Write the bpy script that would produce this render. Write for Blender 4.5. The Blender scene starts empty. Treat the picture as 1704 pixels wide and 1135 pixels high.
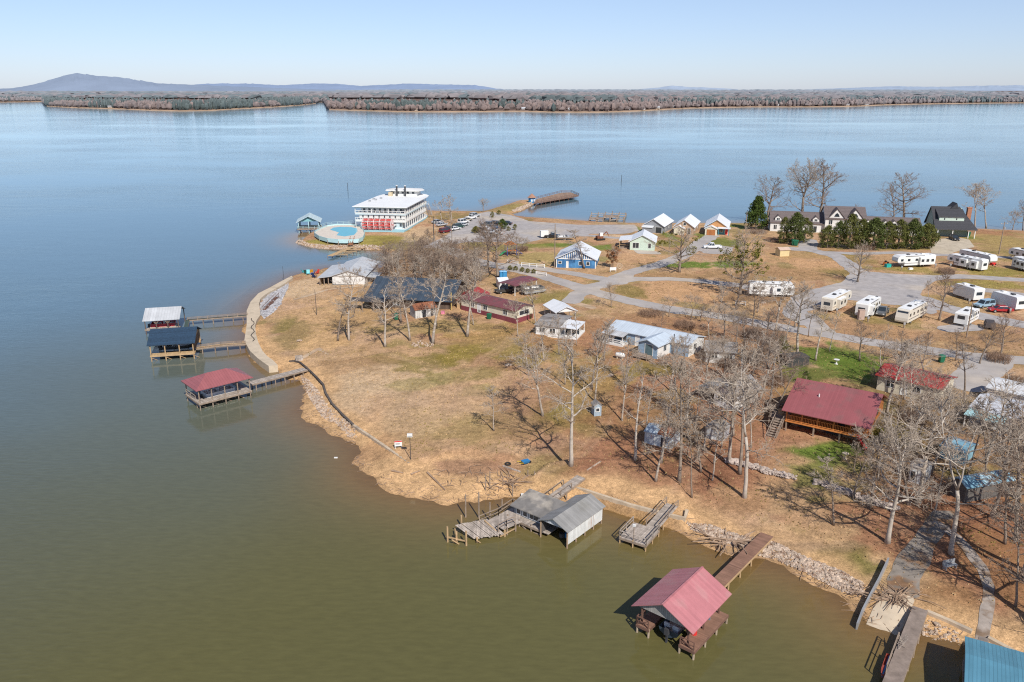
import bpy, math, random
import numpy as np
from mathutils import Vector, Matrix
random.seed(7)
rng = np.random.default_rng(11)
S = bpy.context.scene
COL = S.collection
R = math.radians
# ------------------------------------------------------------------ camera of the survey drone
F, CX, CY, H = 1325.0, 852.0, 567.5, 50.0
PITCH = math.atan((567.5 - 148) / F)
SP, CP = math.sin(PITCH), math.cos(PITCH)

def W(x, y, z=0.0):
    """point of the plan seen at photo position x, y on the level z"""
    u, v = (x - CX) / F, (CY - y) / F
    d = (u, CP + v * SP, -SP + v * CP)
    t = (z - H) / d[2]
    return Vector((d[0] * t, d[1] * t, z))

def far_pt(x, y, dist):
    u, v = (x - CX) / F, (CY - y) / F
    d = (u, CP + v * SP, -SP + v * CP)
    t = dist / d[1]
    return Vector((d[0] * t, dist, H + d[2] * t))

def proj(p):
    dep = p[1] * CP - (p[2] - H) * SP
    up = p[1] * SP + (p[2] - H) * CP
    return CX + F * p[0] / dep, CY - F * up / dep

# ------------------------------------------------------------------ numpy noise and distance helpers
_lat = rng.random((256, 256))
def vnoise(x, y, s):
    x = np.asarray(x, float) / s + 1000.0; y = np.asarray(y, float) / s + 1000.0
    xi = np.floor(x).astype(int); yi = np.floor(y).astype(int)
    fx = x - xi; fy = y - yi
    fx = fx * fx * (3 - 2 * fx); fy = fy * fy * (3 - 2 * fy)
    g = lambda a, b: _lat[a & 255, b & 255]
    return ((g(xi, yi) * (1 - fx) + g(xi + 1, yi) * fx) * (1 - fy) + (g(xi, yi + 1) * (1 - fx) + g(xi + 1, yi + 1) * fx) * fy) * 2 - 1
def fbm(x, y, s, o=3):
    a, r = 1.0, 0
    for i in range(o):
        r = r + a * vnoise(np.asarray(x) + 37.1 * i, np.asarray(y) - 19.7 * i, s); s *= 0.5; a *= 0.5
    return r

def seg_d2(px, py, a, b):
    ex, ey = b[0] - a[0], b[1] - a[1]
    l = ex * ex + ey * ey + 1e-12
    t = np.clip(((px - a[0]) * ex + (py - a[1]) * ey) / l, 0, 1)
    return (px - a[0] - t * ex) ** 2 + (py - a[1] - t * ey) ** 2
def sd_poly(px, py, poly):
    """signed distance, negative inside"""
    px = np.asarray(px, float); py = np.asarray(py, float)
    d = np.full(px.shape, 1e18); ins = np.zeros(px.shape, bool)
    n = len(poly)
    for i in range(n):
        a, b = poly[i], poly[(i + 1) % n]
        d = np.minimum(d, seg_d2(px, py, a, b))
        if a[1] != b[1]:
            c = ((a[1] > py) != (b[1] > py)) & (px < (b[0] - a[0]) * (py - a[1]) / (b[1] - a[1]) + a[0])
            ins ^= c
    d = np.sqrt(d)
    return np.where(ins, -d, d)
def sd_line(px, py, pts, w):
    px = np.asarray(px, float); py = np.asarray(py, float)
    d = np.full(px.shape, 1e18)
    for a, b in zip(pts[:-1], pts[1:]): d = np.minimum(d, seg_d2(px, py, a, b))
    return np.sqrt(d) - w / 2
def smooth(a, b, x):
    t = np.clip((x - a) / (b - a), 0, 1); return t * t * (3 - 2 * t)

# ------------------------------------------------------------------ the shore
SHORE_PX = [(1760,1150),(1704,1114),(1638,1092),(1596,1077),(1532,1060),(1490,1058),(1441,1036),(1428,1025),(1400,1002),(1374,981),
 (1344,963),(1300,944),(1269,936),(1234,929),(1205,926),(1190,911),(1148,891),(1118,877),(1099,868),(1048,858),(1001,843),(960,836),(917,840),
 (880,838),(858,832),(831,833),(806,832),(769,837),(735,836),(709,830),(663,818),(629,807),(606,793),(594,770),(590,750),(581,736),(549,717),
 (523,704),(501,683),(505,671),(514,658),(510,642),(494,633),(480,628),(466,616),(447,614),(418,590),(409,569),(412,544),(412,522),(419,507),(432,492),
 (467,472),(487,459),(500,455),(526,452),(541,446),(570,447),(612,449),(632,447),(646,438),(651,428),(650,422),(640,417),(610,416),(576,414),(545,414),(523,412),(505,408),(493,403),
 (490,397),(500,390),(530,384),(560,382),(592,384),(600,376),(640,352),(700,346),(722,351),(745,352),(774,352),(800,352),(812,350),(827,345),(848,339),(862,334),(880,333),
 (893,338),(881,344),(866,352),(851,355),(858,359),(880,362),(915,364),(960,367),(1000,370),(1068,372),(1174,372),(1235,372),(1290,371),(1400,372),(1500,374),(1540,379),(1619,381),(1647,382),(1704,385),(1900,398)]
SHORE = [tuple(W(x, y, 0)[:2]) for x, y in SHORE_PX]
SHORE += [(440.0, 300.0), (440.0, -10.0), (85.0, -10.0)]
# the lawn held up by the low wall on the lake side
LAWN_PX = [(481,601),(497,603),(507,609),(538,640),(542,655),(552,672),(570,691),(588,708),(600,716),(640,743),(680,771),(740,759),(775,752),(850,765),(1000,640),(900,560),(640,590),(520,610)]
LAWN = [tuple(W(x, y, 1.3)[:2]) for x, y in LAWN_PX]
LAWN2_PX = [(888,791),(909,798),(927,806),(976,819),(1050,843),(1100,856),(1141,866),(1150,852),(1130,800),(1040,770),(960,765),(910,775)]
LAWN2 = [tuple(W(x, y, 1.3)[:2]) for x, y in LAWN2_PX]

def shore_d(x, y):
    """metres inland of the water line, which runs ragged along the natural banks"""
    d = -sd_poly(x, y, SHORE)
    return d + (1.0 * vnoise(x, y, 4.6) + .6 * vnoise(np.asarray(x) + 31, y, 1.9) + .3 * vnoise(x, np.asarray(y) + 77, .9)) * smooth(9, 1, np.abs(d)) * smooth(230, 170, y)

def ground(x, y):
    x = np.asarray(x, float); y = np.asarray(y, float)
    d = shore_d(x, y)
    z = np.where(d > 0, 1.25 * (1 - np.exp(-np.maximum(d, 0) / 4.0)) + 0.6 * smooth(6, 40, d) + 0.5 * smooth(25, 70, d), np.maximum(d * 0.26, -2.2))
    z = z + np.where(d > 3, 0.10 * vnoise(x, y, 9.0) * smooth(3, 10, d), 0)
    z = z + 0.06 * vnoise(x, y, 3.0) * smooth(-2, 1, d)
    sl = sd_poly(x, y, LAWN); s2 = sd_poly(x, y, LAWN2)
    return z + 0.45 * smooth(0.5, -0.3, sl) + 0.75 * smooth(0.5, -0.25, s2)
def G(x, y):
    return float(ground(np.array([x]), np.array([y]))[0])
def P(x, y, dz=0.0):
    """point of the ground seen at photo position x, y"""
    z = 1.5
    for _ in range(5):
        p = W(x, y, z); z = max(G(p.x, p.y), 0.0) + dz
    return W(x, y, z)
def up(x, y0, y1, p=None):
    """height of an upright thing whose foot is at x, y0 and head at y1"""
    p = p or P(x, y0); lo, hi = 0.0, 60.0
    for _ in range(40):
        m = (lo + hi) / 2
        if proj((p.x, p.y, p.z + m))[1] > y1: lo = m
        else: hi = m
    return lo

# ------------------------------------------------------------------ materials
MATS = {}
def nodes(name):
    m = bpy.data.materials.new(name); m.use_nodes = True
    nt = m.node_tree; nt.nodes.clear()
    out = nt.nodes.new('ShaderNodeOutputMaterial')
    return m, nt, nt.nodes, nt.links, out
def rgba(c): return (c[0], c[1], c[2], 1.0)
def M(name, col=(.5, .5, .5), rough=.65, var=.22, scale=1.5, metal=0.0, lines=None, lw=.5, ldark=.75, bump=0.0, dirt=None, spec=.4, second=None):
    """plain weathered surface; lines = (axis, spacing) darkens and grooves boards, ribs or seams; second = patches of another colour"""
    if name in MATS: return MATS[name]
    m, nt, N, L, out = nodes(name)
    b = N.new('ShaderNodeBsdfPrincipled'); L.new(b.outputs[0], out.inputs[0])
    b.inputs['Roughness'].default_value = rough; b.inputs['Metallic'].default_value = metal
    b.inputs['Specular IOR Level'].default_value = spec
    tc = N.new('ShaderNodeTexCoord')
    nz = N.new('ShaderNodeTexNoise'); nz.inputs['Scale'].default_value = scale; nz.inputs['Detail'].default_value = 6
    nz.inputs['Roughness'].default_value = .65
    L.new(tc.outputs['Object'], nz.inputs['Vector'])
    mr = N.new('ShaderNodeMapRange'); mr.inputs['From Min'].default_value = .3; mr.inputs['From Max'].default_value = .7
    mr.inputs['To Min'].default_value = 1 - var; mr.inputs['To Max'].default_value = 1 + var
    L.new(nz.outputs[0], mr.inputs[0])
    mx = N.new('ShaderNodeMix'); mx.data_type = 'RGBA'; mx.blend_type = 'MULTIPLY'; mx.inputs[0].default_value = 1
    mx.inputs[6].default_value = rgba(col); L.new(mr.outputs[0], mx.inputs[7])
    if second is not None:
        n3 = N.new('ShaderNodeTexNoise'); n3.inputs['Scale'].default_value = second[1]; n3.inputs['Detail'].default_value = 5
        L.new(tc.outputs['Object'], n3.inputs['Vector'])
        r3 = N.new('ShaderNodeMapRange'); r3.inputs['From Min'].default_value = second[2]; r3.inputs['From Max'].default_value = second[2] + .12
        L.new(n3.outputs[0], r3.inputs[0])
        m3 = N.new('ShaderNodeMix'); m3.data_type = 'RGBA'; L.new(r3.outputs[0], m3.inputs[0])
        m3.inputs[6].default_value = rgba(col); m3.inputs[7].default_value = rgba(second[0]); L.new(m3.outputs[2], mx.inputs[6])
    last = mx.outputs[2]
    hgt = None
    if lines:
        sx = N.new('ShaderNodeSeparateXYZ'); L.new(tc.outputs['Object'], sx.inputs[0])
        dv = N.new('ShaderNodeMath'); dv.operation = 'DIVIDE'; L.new(sx.outputs['XYZ'.index(lines[0])], dv.inputs[0]); dv.inputs[1].default_value = lines[1]
        fr = N.new('ShaderNodeMath'); fr.operation = 'FRACT'; L.new(dv.outputs[0], fr.inputs[0])
        pp = N.new('ShaderNodeMath'); pp.operation = 'PINGPONG'; L.new(fr.outputs[0], pp.inputs[0]); pp.inputs[1].default_value = .5
        ml = N.new('ShaderNodeMapRange'); ml.inputs['From Min'].default_value = 0; ml.inputs['From Max'].default_value = lw * .3
        ml.inputs['To Min'].default_value = ldark; ml.inputs['To Max'].default_value = 1
        L.new(pp.outputs[0], ml.inputs[0])
        # each board its own tone
        fl = N.new('ShaderNodeMath'); fl.operation = 'FLOOR'; L.new(dv.outputs[0], fl.inputs[0])
        wn = N.new('ShaderNodeTexWhiteNoise'); wn.noise_dimensions = '1D'; L.new(fl.outputs[0], wn.inputs['W'])
        mw = N.new('ShaderNodeMapRange'); mw.inputs['To Min'].default_value = 1 - var * .6; mw.inputs['To Max'].default_value = 1 + var * .6
        L.new(wn.outputs[0], mw.inputs[0])
        mm = N.new('ShaderNodeMath'); mm.operation = 'MULTIPLY'; L.new(ml.outputs[0], mm.inputs[0]); L.new(mw.outputs[0], mm.inputs[1])
        m2 = N.new('ShaderNodeMix'); m2.data_type = 'RGBA'; m2.blend_type = 'MULTIPLY'; m2.inputs[0].default_value = 1
        L.new(last, m2.inputs[6]); L.new(mm.outputs[0], m2.inputs[7]); last = m2.outputs[2]; hgt = ml.outputs[0]
    if dirt:   # grime or rust running along z near the foot
        n2 = N.new('ShaderNodeTexNoise'); n2.inputs['Scale'].default_value = 1.0; n2.inputs['Detail'].default_value = 8
        mp = N.new('ShaderNodeMapping'); mp.inputs['Scale'].default_value = (3, 3, .35)
        L.new(tc.outputs['Object'], mp.inputs[0]); L.new(mp.outputs[0], n2.inputs['Vector'])
        r2 = N.new('ShaderNodeMapRange'); r2.inputs['From Min'].default_value = dirt[1]; r2.inputs['From Max'].default_value = dirt[1] + .16
        L.new(n2.outputs[0], r2.inputs[0])
        m4 = N.new('ShaderNodeMix'); m4.data_type = 'RGBA'; L.new(r2.outputs[0], m4.inputs[0]); L.new(last, m4.inputs[6]); m4.inputs[7].default_value = rgba(dirt[0])
        last = m4.outputs[2]
    L.new(last, b.inputs['Base Color'])
    if bump or hgt:
        bp = N.new('ShaderNodeBump'); bp.inputs['Strength'].default_value = max(bump, .3); bp.inputs['Distance'].default_value = .03
        L.new(hgt or nz.outputs[0], bp.inputs['Height']); L.new(bp.outputs[0], b.inputs['Normal'])
    MATS[name] = m
    return m

# ------------------------------------------------------------------ mesh builder and object helpers
class MB:
    def __init__(s): s.v = []; s.f = []
    def add(s, vs, fs):
        o = len(s.v); s.v += [tuple(v) for v in vs]; s.f += [tuple(i + o for i in f) for f in fs]; return s
    def box(s, x0, x1, y0, y1, z0, z1):
        return s.add([(x0,y0,z0),(x1,y0,z0),(x1,y1,z0),(x0,y1,z0),(x0,y0,z1),(x1,y0,z1),(x1,y1,z1),(x0,y1,z1)],
                     [(0,3,2,1),(4,5,6,7),(0,1,5,4),(1,2,6,5),(2,3,7,6),(3,0,4,7)])
    def hexa(s, b, t):
        return s.add(list(b) + list(t), [(3,2,1,0),(4,5,6,7),(0,1,5,4),(1,2,6,5),(2,3,7,6),(3,0,4,7)])
    def prism(s, poly, z0, z1):
        n = len(poly)
        a = sum(poly[i][0] * poly[(i+1) % n][1] - poly[(i+1) % n][0] * poly[i][1] for i in range(n))
        if a < 0: poly = poly[::-1]
        vs = [(p[0], p[1], z0) for p in poly] + [(p[0], p[1], z1) for p in poly]
        return s.add(vs, [tuple(range(n))[::-1], tuple(range(n, 2*n))] + [(i, (i+1) % n, n + (i+1) % n, n + i) for i in range(n)])
    def prism_y(s, poly, y0, y1):   # polygon in x,z pushed along y
        n = len(poly)
        a = sum(poly[i][0] * poly[(i+1) % n][1] - poly[(i+1) % n][0] * poly[i][1] for i in range(n))
        if a < 0: poly = poly[::-1]
        vs = [(p[0], y0, p[1]) for p in poly] + [(p[0], y1, p[1]) for p in poly]
        return s.add(vs, [tuple(range(n)), tuple(range(n, 2*n))[::-1]] + [((i+1) % n, i, n + i, n + (i+1) % n) for i in range(n)])
    def prism_x(s, poly, x0, x1):   # polygon in y,z pushed along x
        n = len(poly)
        a = sum(poly[i][0] * poly[(i+1) % n][1] - poly[(i+1) % n][0] * poly[i][1] for i in range(n))
        if a < 0: poly = poly[::-1]
        vs = [(x0, p[0], p[1]) for p in poly] + [(x1, p[0], p[1]) for p in poly]
        return s.add(vs, [tuple(range(n))[::-1], tuple(range(n, 2*n))] + [(i, (i+1) % n, n + (i+1) % n, n + i) for i in range(n)])
    def beam(s, p, q, w, h=None):
        h = h or w; p = Vector(p); q = Vector(q); d = (q - p).normalized()
        a = Vector((0, 0, 1)) if abs(d.z) < .95 else Vector((1, 0, 0))
        x = d.cross(a).normalized() * w / 2; y = x.cross(d).normalized() * h / 2
        return s.hexa([p-x-y, p+x-y, p+x+y, p-x+y], [q-x-y, q+x-y, q+x+y, q-x+y])
    def tube(s, pts, rad, n=6, cap=True):
        pts = [Vector(p) for p in pts]; o = len(s.v); k = len(pts); ref = None
        for i, p in enumerate(pts):
            d = (pts[min(i+1, k-1)] - pts[max(i-1, 0)])
            d = d.normalized() if d.length > 1e-9 else Vector((0, 0, 1))
            if ref is None: ref = d.orthogonal().normalized()
            ref = (ref - d * ref.dot(d)); ref = ref.normalized() if ref.length > 1e-6 else d.orthogonal().normalized()
            c = d.cross(ref); r = rad[i] if hasattr(rad, '__len__') else rad
            for j in range(n):
                t = 2 * math.pi * j / n
                s.v.append(tuple(p + ref * (r * math.cos(t)) + c * (r * math.sin(t))))
        for i in range(k - 1):
            for j in range(n):
                s.f.append((o+i*n+j, o+i*n+(j+1) % n, o+(i+1)*n+(j+1) % n, o+(i+1)*n+j))
        if cap: s.f += [tuple(o+j for j in range(n))[::-1], tuple(o+(k-1)*n+j for j in range(n))]
        return s
    def cyl(s, c, r, h, n=12, axis='z', r2=None):
        c = Vector(c); d = {'x': Vector((1,0,0)), 'y': Vector((0,1,0)), 'z': Vector((0,0,1))}[axis]
        return s.tube([c, c + d * h], [r, r if r2 is None else r2], n)
    def blob(s, c, r, seed=0, jag=.25, sub=1):
        rr = random.Random(seed); t = (1 + 5 ** .5) / 2
        vs = [(-1,t,0),(1,t,0),(-1,-t,0),(1,-t,0),(0,-1,t),(0,1,t),(0,-1,-t),(0,1,-t),(t,0,-1),(t,0,1),(-t,0,-1),(-t,0,1)]
        fs = [(0,11,5),(0,5,1),(0,1,7),(0,7,10),(0,10,11),(1,5,9),(5,11,4),(11,10,2),(10,7,6),(7,1,8),(3,9,4),(3,4,2),(3,2,6),(3,6,8),(3,8,9),(4,9,5),(2,4,11),(6,2,10),(8,6,7),(9,8,1)]
        vs = [Vector(v).normalized() for v in vs]
        for _ in range(sub - 1):
            cache = {}; nf = []
            def mid(a, b):
                k = (min(a, b), max(a, b))
                if k not in cache: cache[k] = len(vs); vs.append((vs[a] + vs[b]).normalized())
                return cache[k]
            for a, b, d in fs:
                e, f, g = mid(a, b), mid(b, d), mid(d, a); nf += [(a, e, g), (b, f, e), (d, g, f), (e, f, g)]
            fs = nf
        r = r if hasattr(r, '__len__') else (r, r, r)
        return s.add([(c[0] + v.x * r[0] * (k := 1 + rr.uniform(-jag, jag)), c[1] + v.y * r[1] * k, c[2] + v.z * r[2] * k) for v in vs], fs)
    def build(s, name, mat, parent=None, smooth=False):
        me = bpy.data.meshes.new(name); me.from_pydata(s.v, [], s.f); me.materials.append(mat); me.update()
        if smooth: me.polygons.foreach_set('use_smooth', [True] * len(me.polygons))
        o = bpy.data.objects.new(name, me); COL.objects.link(o)
        if parent is not None: o.parent = parent
        return o

def tag(o, label=None, cat=None, group=None, kind=None):
    if label: o['label'] = label
    if cat: o['category'] = cat
    if group: o['group'] = group
    if kind: o['kind'] = kind
    return o
def thing(name, label, cat, loc=(0, 0, 0), rz=0.0, group=None):
    o = bpy.data.objects.new(name, None); COL.objects.link(o); o.empty_display_size = .5
    o.location = loc; o.rotation_euler = (0, 0, rz)
    return tag(o, label, cat, group)
def copy_tree(root, loc, rz=0.0, scale=None, label=None, group=None):
    r = root.copy(); COL.objects.link(r); r.location = loc; r.rotation_euler = (0, 0, rz)
    if scale is not None: r.scale = scale if hasattr(scale, '__len__') else (scale,) * 3
    if label: r['label'] = label
    if group: r['group'] = group
    for ch in [c for c in root.children]:
        c = ch.copy(); COL.objects.link(c); c.parent = r
        for g in ch.children:
            d = g.copy(); COL.objects.link(d); d.parent = c
    return r
def frame(a, b, z=None, lift=0.0):
    """origin, heading and length of a front line given by two photo positions on the ground (or level z)"""
    p = P(*a) if z is None else W(a[0], a[1], z); q = P(*b) if z is None else W(b[0], b[1], z)
    d = q - p
    zz = min(p.z, q.z) + lift
    return Vector((p.x, p.y, zz)), math.atan2(d.y, d.x), math.hypot(d.x, d.y)
# ================================================================== world, sun, camera
SUN_AZ = Vector((0.36, -0.933)); SUN_EL = R(42.5)
w = bpy.data.worlds.new('World'); S.world = w; w.use_nodes = True
wn = w.node_tree; bg = wn.nodes['Background']
sky = wn.nodes.new('ShaderNodeTexSky'); sky.sky_type = 'NISHITA'; sky.sun_disc = False
sky.sun_elevation = SUN_EL; sky.sun_rotation = math.atan2(SUN_AZ.x, SUN_AZ.y)
sky.altitude = 200; sky.air_density = 1.0; sky.dust_density = .35; sky.ozone_density = 3.0
tint = wn.nodes.new('ShaderNodeMix'); tint.data_type = 'RGBA'; tint.blend_type = 'MULTIPLY'; tint.inputs[0].default_value = 1.0
wtc = wn.nodes.new('ShaderNodeTexCoord'); wsx = wn.nodes.new('ShaderNodeSeparateXYZ'); wn.links.new(wtc.outputs['Generated'], wsx.inputs[0])
wmr = wn.nodes.new('ShaderNodeMapRange'); wmr.inputs['From Min'].default_value = -.02; wmr.inputs['From Max'].default_value = .16; wn.links.new(wsx.outputs[2], wmr.inputs[0])
wmx = wn.nodes.new('ShaderNodeMix'); wmx.data_type = 'RGBA'; wmx.inputs[6].default_value = (.63, .745, 1.08, 1); wmx.inputs[7].default_value = (.56, .72, .86, 1)
wn.links.new(wmr.outputs[0], wmx.inputs[0]); wn.links.new(wmx.outputs[2], tint.inputs[7]); wn.links.new(sky.outputs[0], tint.inputs[6])
veil = wn.nodes.new('ShaderNodeMix'); veil.data_type = 'RGBA'; veil.blend_type = 'ADD'; veil.inputs[0].default_value = 1.0
veil.inputs[7].default_value = (2.3, 2.15, 2.35, 1); wn.links.new(tint.outputs[2], veil.inputs[6])
zmr = wn.nodes.new('ShaderNodeMapRange'); zmr.inputs['From Min'].default_value = .10; zmr.inputs['From Max'].default_value = .62; wn.links.new(wsx.outputs[2], zmr.inputs[0])
zmx = wn.nodes.new('ShaderNodeMix'); zmx.data_type = 'RGBA'; zmx.inputs[6].default_value = (1, 1, 1, 1); zmx.inputs[7].default_value = (.36, .47, .62, 1); wn.links.new(zmr.outputs[0], zmx.inputs[0])
zen = wn.nodes.new('ShaderNodeMix'); zen.data_type = 'RGBA'; zen.blend_type = 'MULTIPLY'; zen.inputs[0].default_value = 1; wn.links.new(veil.outputs[2], zen.inputs[6]); wn.links.new(zmx.outputs[2], zen.inputs[7])
wn.links.new(zen.outputs[2], bg.inputs[0]); bg.inputs[1].default_value = 0.1
sl = bpy.data.lights.new('sun', 'SUN'); sl.energy = 5.0; sl.angle = R(.53); sl.color = (1.0, .955, .88)
so = bpy.data.objects.new('sun', sl); COL.objects.link(so)
sd = Vector((SUN_AZ.x * math.cos(SUN_EL), SUN_AZ.y * math.cos(SUN_EL), math.sin(SUN_EL)))
so.rotation_euler = sd.to_track_quat('Z', 'Y').to_euler(); so.location = (30, -40, 120)
cam = bpy.data.cameras.new('camera'); co = bpy.data.objects.new('camera', cam); COL.objects.link(co)
cam.sensor_width = 36; cam.lens = 36.0 * F / 1704.0; cam.clip_start = 1; cam.clip_end = 60000
co.location = (0, 0, H); co.rotation_euler = (math.pi / 2 - PITCH, 0, 0)
S.camera = co
S.view_settings.view_transform = 'Standard'; S.view_settings.look = 'None'
S.view_settings.exposure = 0; S.view_settings.gamma = 1
S.render.film_transparent = False
S.cycles.use_denoising = False
S.cycles.pixel_filter_type = 'BLACKMAN_HARRIS'; S.cycles.filter_width = 1.15
S.cycles.max_bounces = 6; S.cycles.transparent_max_bounces = 12
S.cycles.caustics_reflective = False; S.cycles.caustics_refractive = False

# ================================================================== ground
gx = np.concatenate([np.arange(-72, 135, .64), np.arange(135, 235, 1.25), np.arange(235, 441, 6.0)])
ys = [42.0]
while ys[-1] < 410: ys.append(ys[-1] + (.5 if ys[-1] < 85 else .5 + (ys[-1] - 85) / 240 * .95))
gy = np.array(ys)
GX, GY = np.meshgrid(gx, gy)
SDS = shore_d(GX, GY)          # metres inland of the water line
GZ = ground(GX, GY)
ny, nx = GX.shape

TAN, LITTER, OLIVE = (.50, .315, .17), (.32, .155, .085), (.25, .19, .055)
GREEN, SAND, CLAY = (.15, .205, .036), (.60, .375, .19), (.55, .325, .17)
PALE, MUD, DARKL = (.60, .43, .265), (.25, .14, .07), (.17, .095, .055)
col = np.empty(GX.shape + (3,)); col[:] = TAN
n8, n25, n3 = fbm(GX, GY, 8), fbm(GX, GY, 26), fbm(GX, GY, 3)
def mixc(mask, c):
    global col
    col = col * (1 - mask[..., None]) + np.array(c) * mask[..., None]
mixc(smooth(-.1, .9, n25 + .35 * n8) * .45, LITTER)
mixc(smooth(.15, .9, fbm(GX + 90, GY, 17) + .3 * n3) * .5, OLIVE)
mixc(smooth(.3, 1.0, n8) * .3, PALE)
n1 = vnoise(GX + 55, GY, 1.3)
mixc(smooth(.25, .75, fbm(GX - 200, GY + 60, 11) + .35 * n3 + .2 * n1) * .6, (.54, .345, .215))
mixc(smooth(.35, .8, fbm(GX + 300, GY - 60, 9) + .3 * n3 + .25 * n1) * .55, (.24, .20, .06))
mixc(smooth(.4, .8, fbm(GX + 500, GY + 160, 7) + .3 * n3 + .25 * n1) * .5, (.36, .18, .105))
def patch(x, y, rx, ry, c, a=.8, soft=.5):
    """a patch of the ground round photo position x, y, rx and ry photo pixels out to each side"""
    p = P(x, y); ax = (P(x + rx, y) - P(x - rx, y)).length / 2; ay = (P(x, y - ry) - P(x, y + ry)).length / 2
    d = np.sqrt(((GX - p.x) / ax) ** 2 + ((GY - p.y) / ay) ** 2) + .34 * n8 + .34 * n3 + .22 * n1
    mixc(smooth(1 + soft / 2, 1 - soft / 2, d) * a, c)
def area(pts, c, a=.8, soft=1.5, n=.8):
    d = sd_poly(GX, GY, [tuple(P(*q)[:2]) for q in pts]) + n * n8 + n * .5 * n3
    mixc(smooth(soft, -soft, d) * a, c)
# lawn and lake point
area([(500,610),(560,590),(640,585),(800,600),(900,640),(870,760),(780,755),(680,770),(600,715),(545,650)], TAN, .7, 4)
patch(640,630,100,28,PALE,.6); patch(590,660,45,30,PALE,.55); patch(730,680,90,40,(.45,.31,.155),.55); patch(760,720,70,25,(.33,.24,.09),.55)
patch(720,600,50,14,OLIVE,.8); patch(770,590,45,14,(.27,.20,.045),.8); patch(640,595,40,8,OLIVE,.6); patch(840,600,50,14,(.36,.20,.11),.8)
patch(590,602,60,9,(.33,.20,.10),.6); patch(720,545,120,12,OLIVE,.55); patch(800,560,60,10,(.42,.26,.10),.6)
patch(800,650,40,12,(.24,.21,.06),.6); patch(870,700,60,35,(.30,.19,.09),.6); patch(960,690,55,22,OLIVE,.8); patch(1010,690,40,20,OLIVE,.7)
patch(560,520,60,30,SAND,.6); patch(530,570,40,14,SAND,.7); patch(475,560,34,24,(.30,.21,.09),.8); patch(465,545,16,16,(.24,.19,.06),.6); patch(500,480,40,18,PALE,.8)
patch(600,520,40,30,(.40,.25,.11),.6)
patch(780,790,60,22,(.33,.19,.11),.7); patch(1000,790,80,40,(.32,.165,.09),.75)
# brown leaf litter below the grove
area([(960,700),(1030,640),(1160,610),(1300,600),(1320,740),(1240,850),(1120,850),(1000,800),(940,790)], (.33,.15,.085), .75, 5)
patch(880,650,60,30,(.36,.20,.12),.6); patch(1000,570,60,14,(.38,.20,.12),.7); patch(1090,640,60,18,(.37,.20,.12),.6); patch(930,740,50,20,(.36,.21,.13),.6); patch(760,660,70,22,(.53,.34,.205),.6); patch(700,700,60,26,(.54,.36,.21),.5); patch(640,670,60,20,(.52,.35,.22),.5); patch(860,745,40,14,(.52,.34,.2),.6); patch(1250,560,60,20,(.34,.18,.105),.7); patch(1450,655,60,24,(.24,.16,.075),.7)
patch(780,625,50,12,(.25,.20,.06),.6); patch(690,640,40,8,(.30,.25,.09),.5); patch(1120,660,40,16,(.27,.20,.07),.6); patch(1000,720,50,14,(.28,.21,.075),.5)
patch(1060,740,70,30,(.33,.16,.085),.7); patch(1110,800,90,45,(.40,.22,.12),.5); patch(1150,840,60,20,TAN,.7)
patch(1210,800,60,45,LITTER,.85); patch(1180,770,60,30,(.22,.10,.055),.6); patch(1240,830,40,28,(.27,.12,.06),.9); patch(1300,840,100,40,TAN,.6); patch(1100,690,70,40,(.31,.19,.09),.6)
patch(1395,602,85,27,GREEN,.97); patch(1350,590,40,14,(.13,.16,.03),.7); patch(1440,610,50,16,(.11,.16,.025),.85); patch(1360,620,60,16,(.12,.15,.03),.8)
patch(1370,760,60,20,(.13,.17,.03),.9); patch(1350,790,45,25,(.19,.19,.05),.8); patch(1440,780,50,18,(.19,.18,.05),.8); patch(1470,700,70,40,(.20,.17,.06),.7); patch(1370,750,50,14,GREEN,.9)
patch(1440,810,60,20,(.24,.19,.08),.7); patch(1500,830,60,20,LITTER,.7); patch(1560,900,110,60,(.31,.145,.08),.8); patch(1650,860,90,70,(.29,.13,.07),.9); patch(1500,800,70,30,(.30,.15,.085),.7); patch(1640,960,80,50,(.33,.16,.09),.8); patch(1690,960,60,80,(.33,.17,.08),.8); patch(1580,1000,50,40,(.34,.19,.09),.8)
patch(1400,930,50,24,(.23,.18,.06),.8); patch(1440,945,40,18,(.18,.16,.045),.8); patch(1330,890,60,24,TAN,.7)
patch(1620,720,90,60,(.24,.13,.07),.7); patch(1560,690,60,30,(.22,.14,.07),.6)
# middle of the park
patch(900,580,70,22,(.30,.22,.07),.8); patch(960,560,70,30,(.37,.19,.10),.7); patch(1060,600,60,22,(.36,.19,.10),.7); patch(990,625,60,18,(.34,.22,.08),.8); patch(1090,615,45,12,OLIVE,.8)
patch(1040,540,120,16,(.38,.21,.11),.8); patch(1150,550,90,18,(.37,.20,.11),.7); patch(940,500,60,14,(.26,.21,.06),.8); patch(1250,580,60,18,(.36,.20,.10),.7)
patch(900,465,70,14,(.38,.23,.115),.8); patch(945,462,40,7,CLAY,.7)
patch(1130,485,80,17,CLAY,.95,.35); patch(1180,478,60,12,CLAY,.8); patch(1050,485,22,10,(.22,.17,.05),.8); patch(1210,460,60,9,(.36,.22,.11),.9); patch(1130,458,70,6,(.36,.22,.11),.8)
patch(1150,440,60,5,GREEN,.95); patch(1210,439,60,5,GREEN,.9); patch(1345,437,60,13,CLAY,.9); patch(1360,425,60,8,OLIVE,.7); patch(1420,430,30,8,OLIVE,.6); patch(1390,452,40,7,OLIVE,.7)
patch(1300,455,70,10,(.37,.22,.11),.8); patch(1260,495,50,12,(.25,.15,.08),.8); patch(1330,430,70,18,CLAY,.5)
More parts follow.
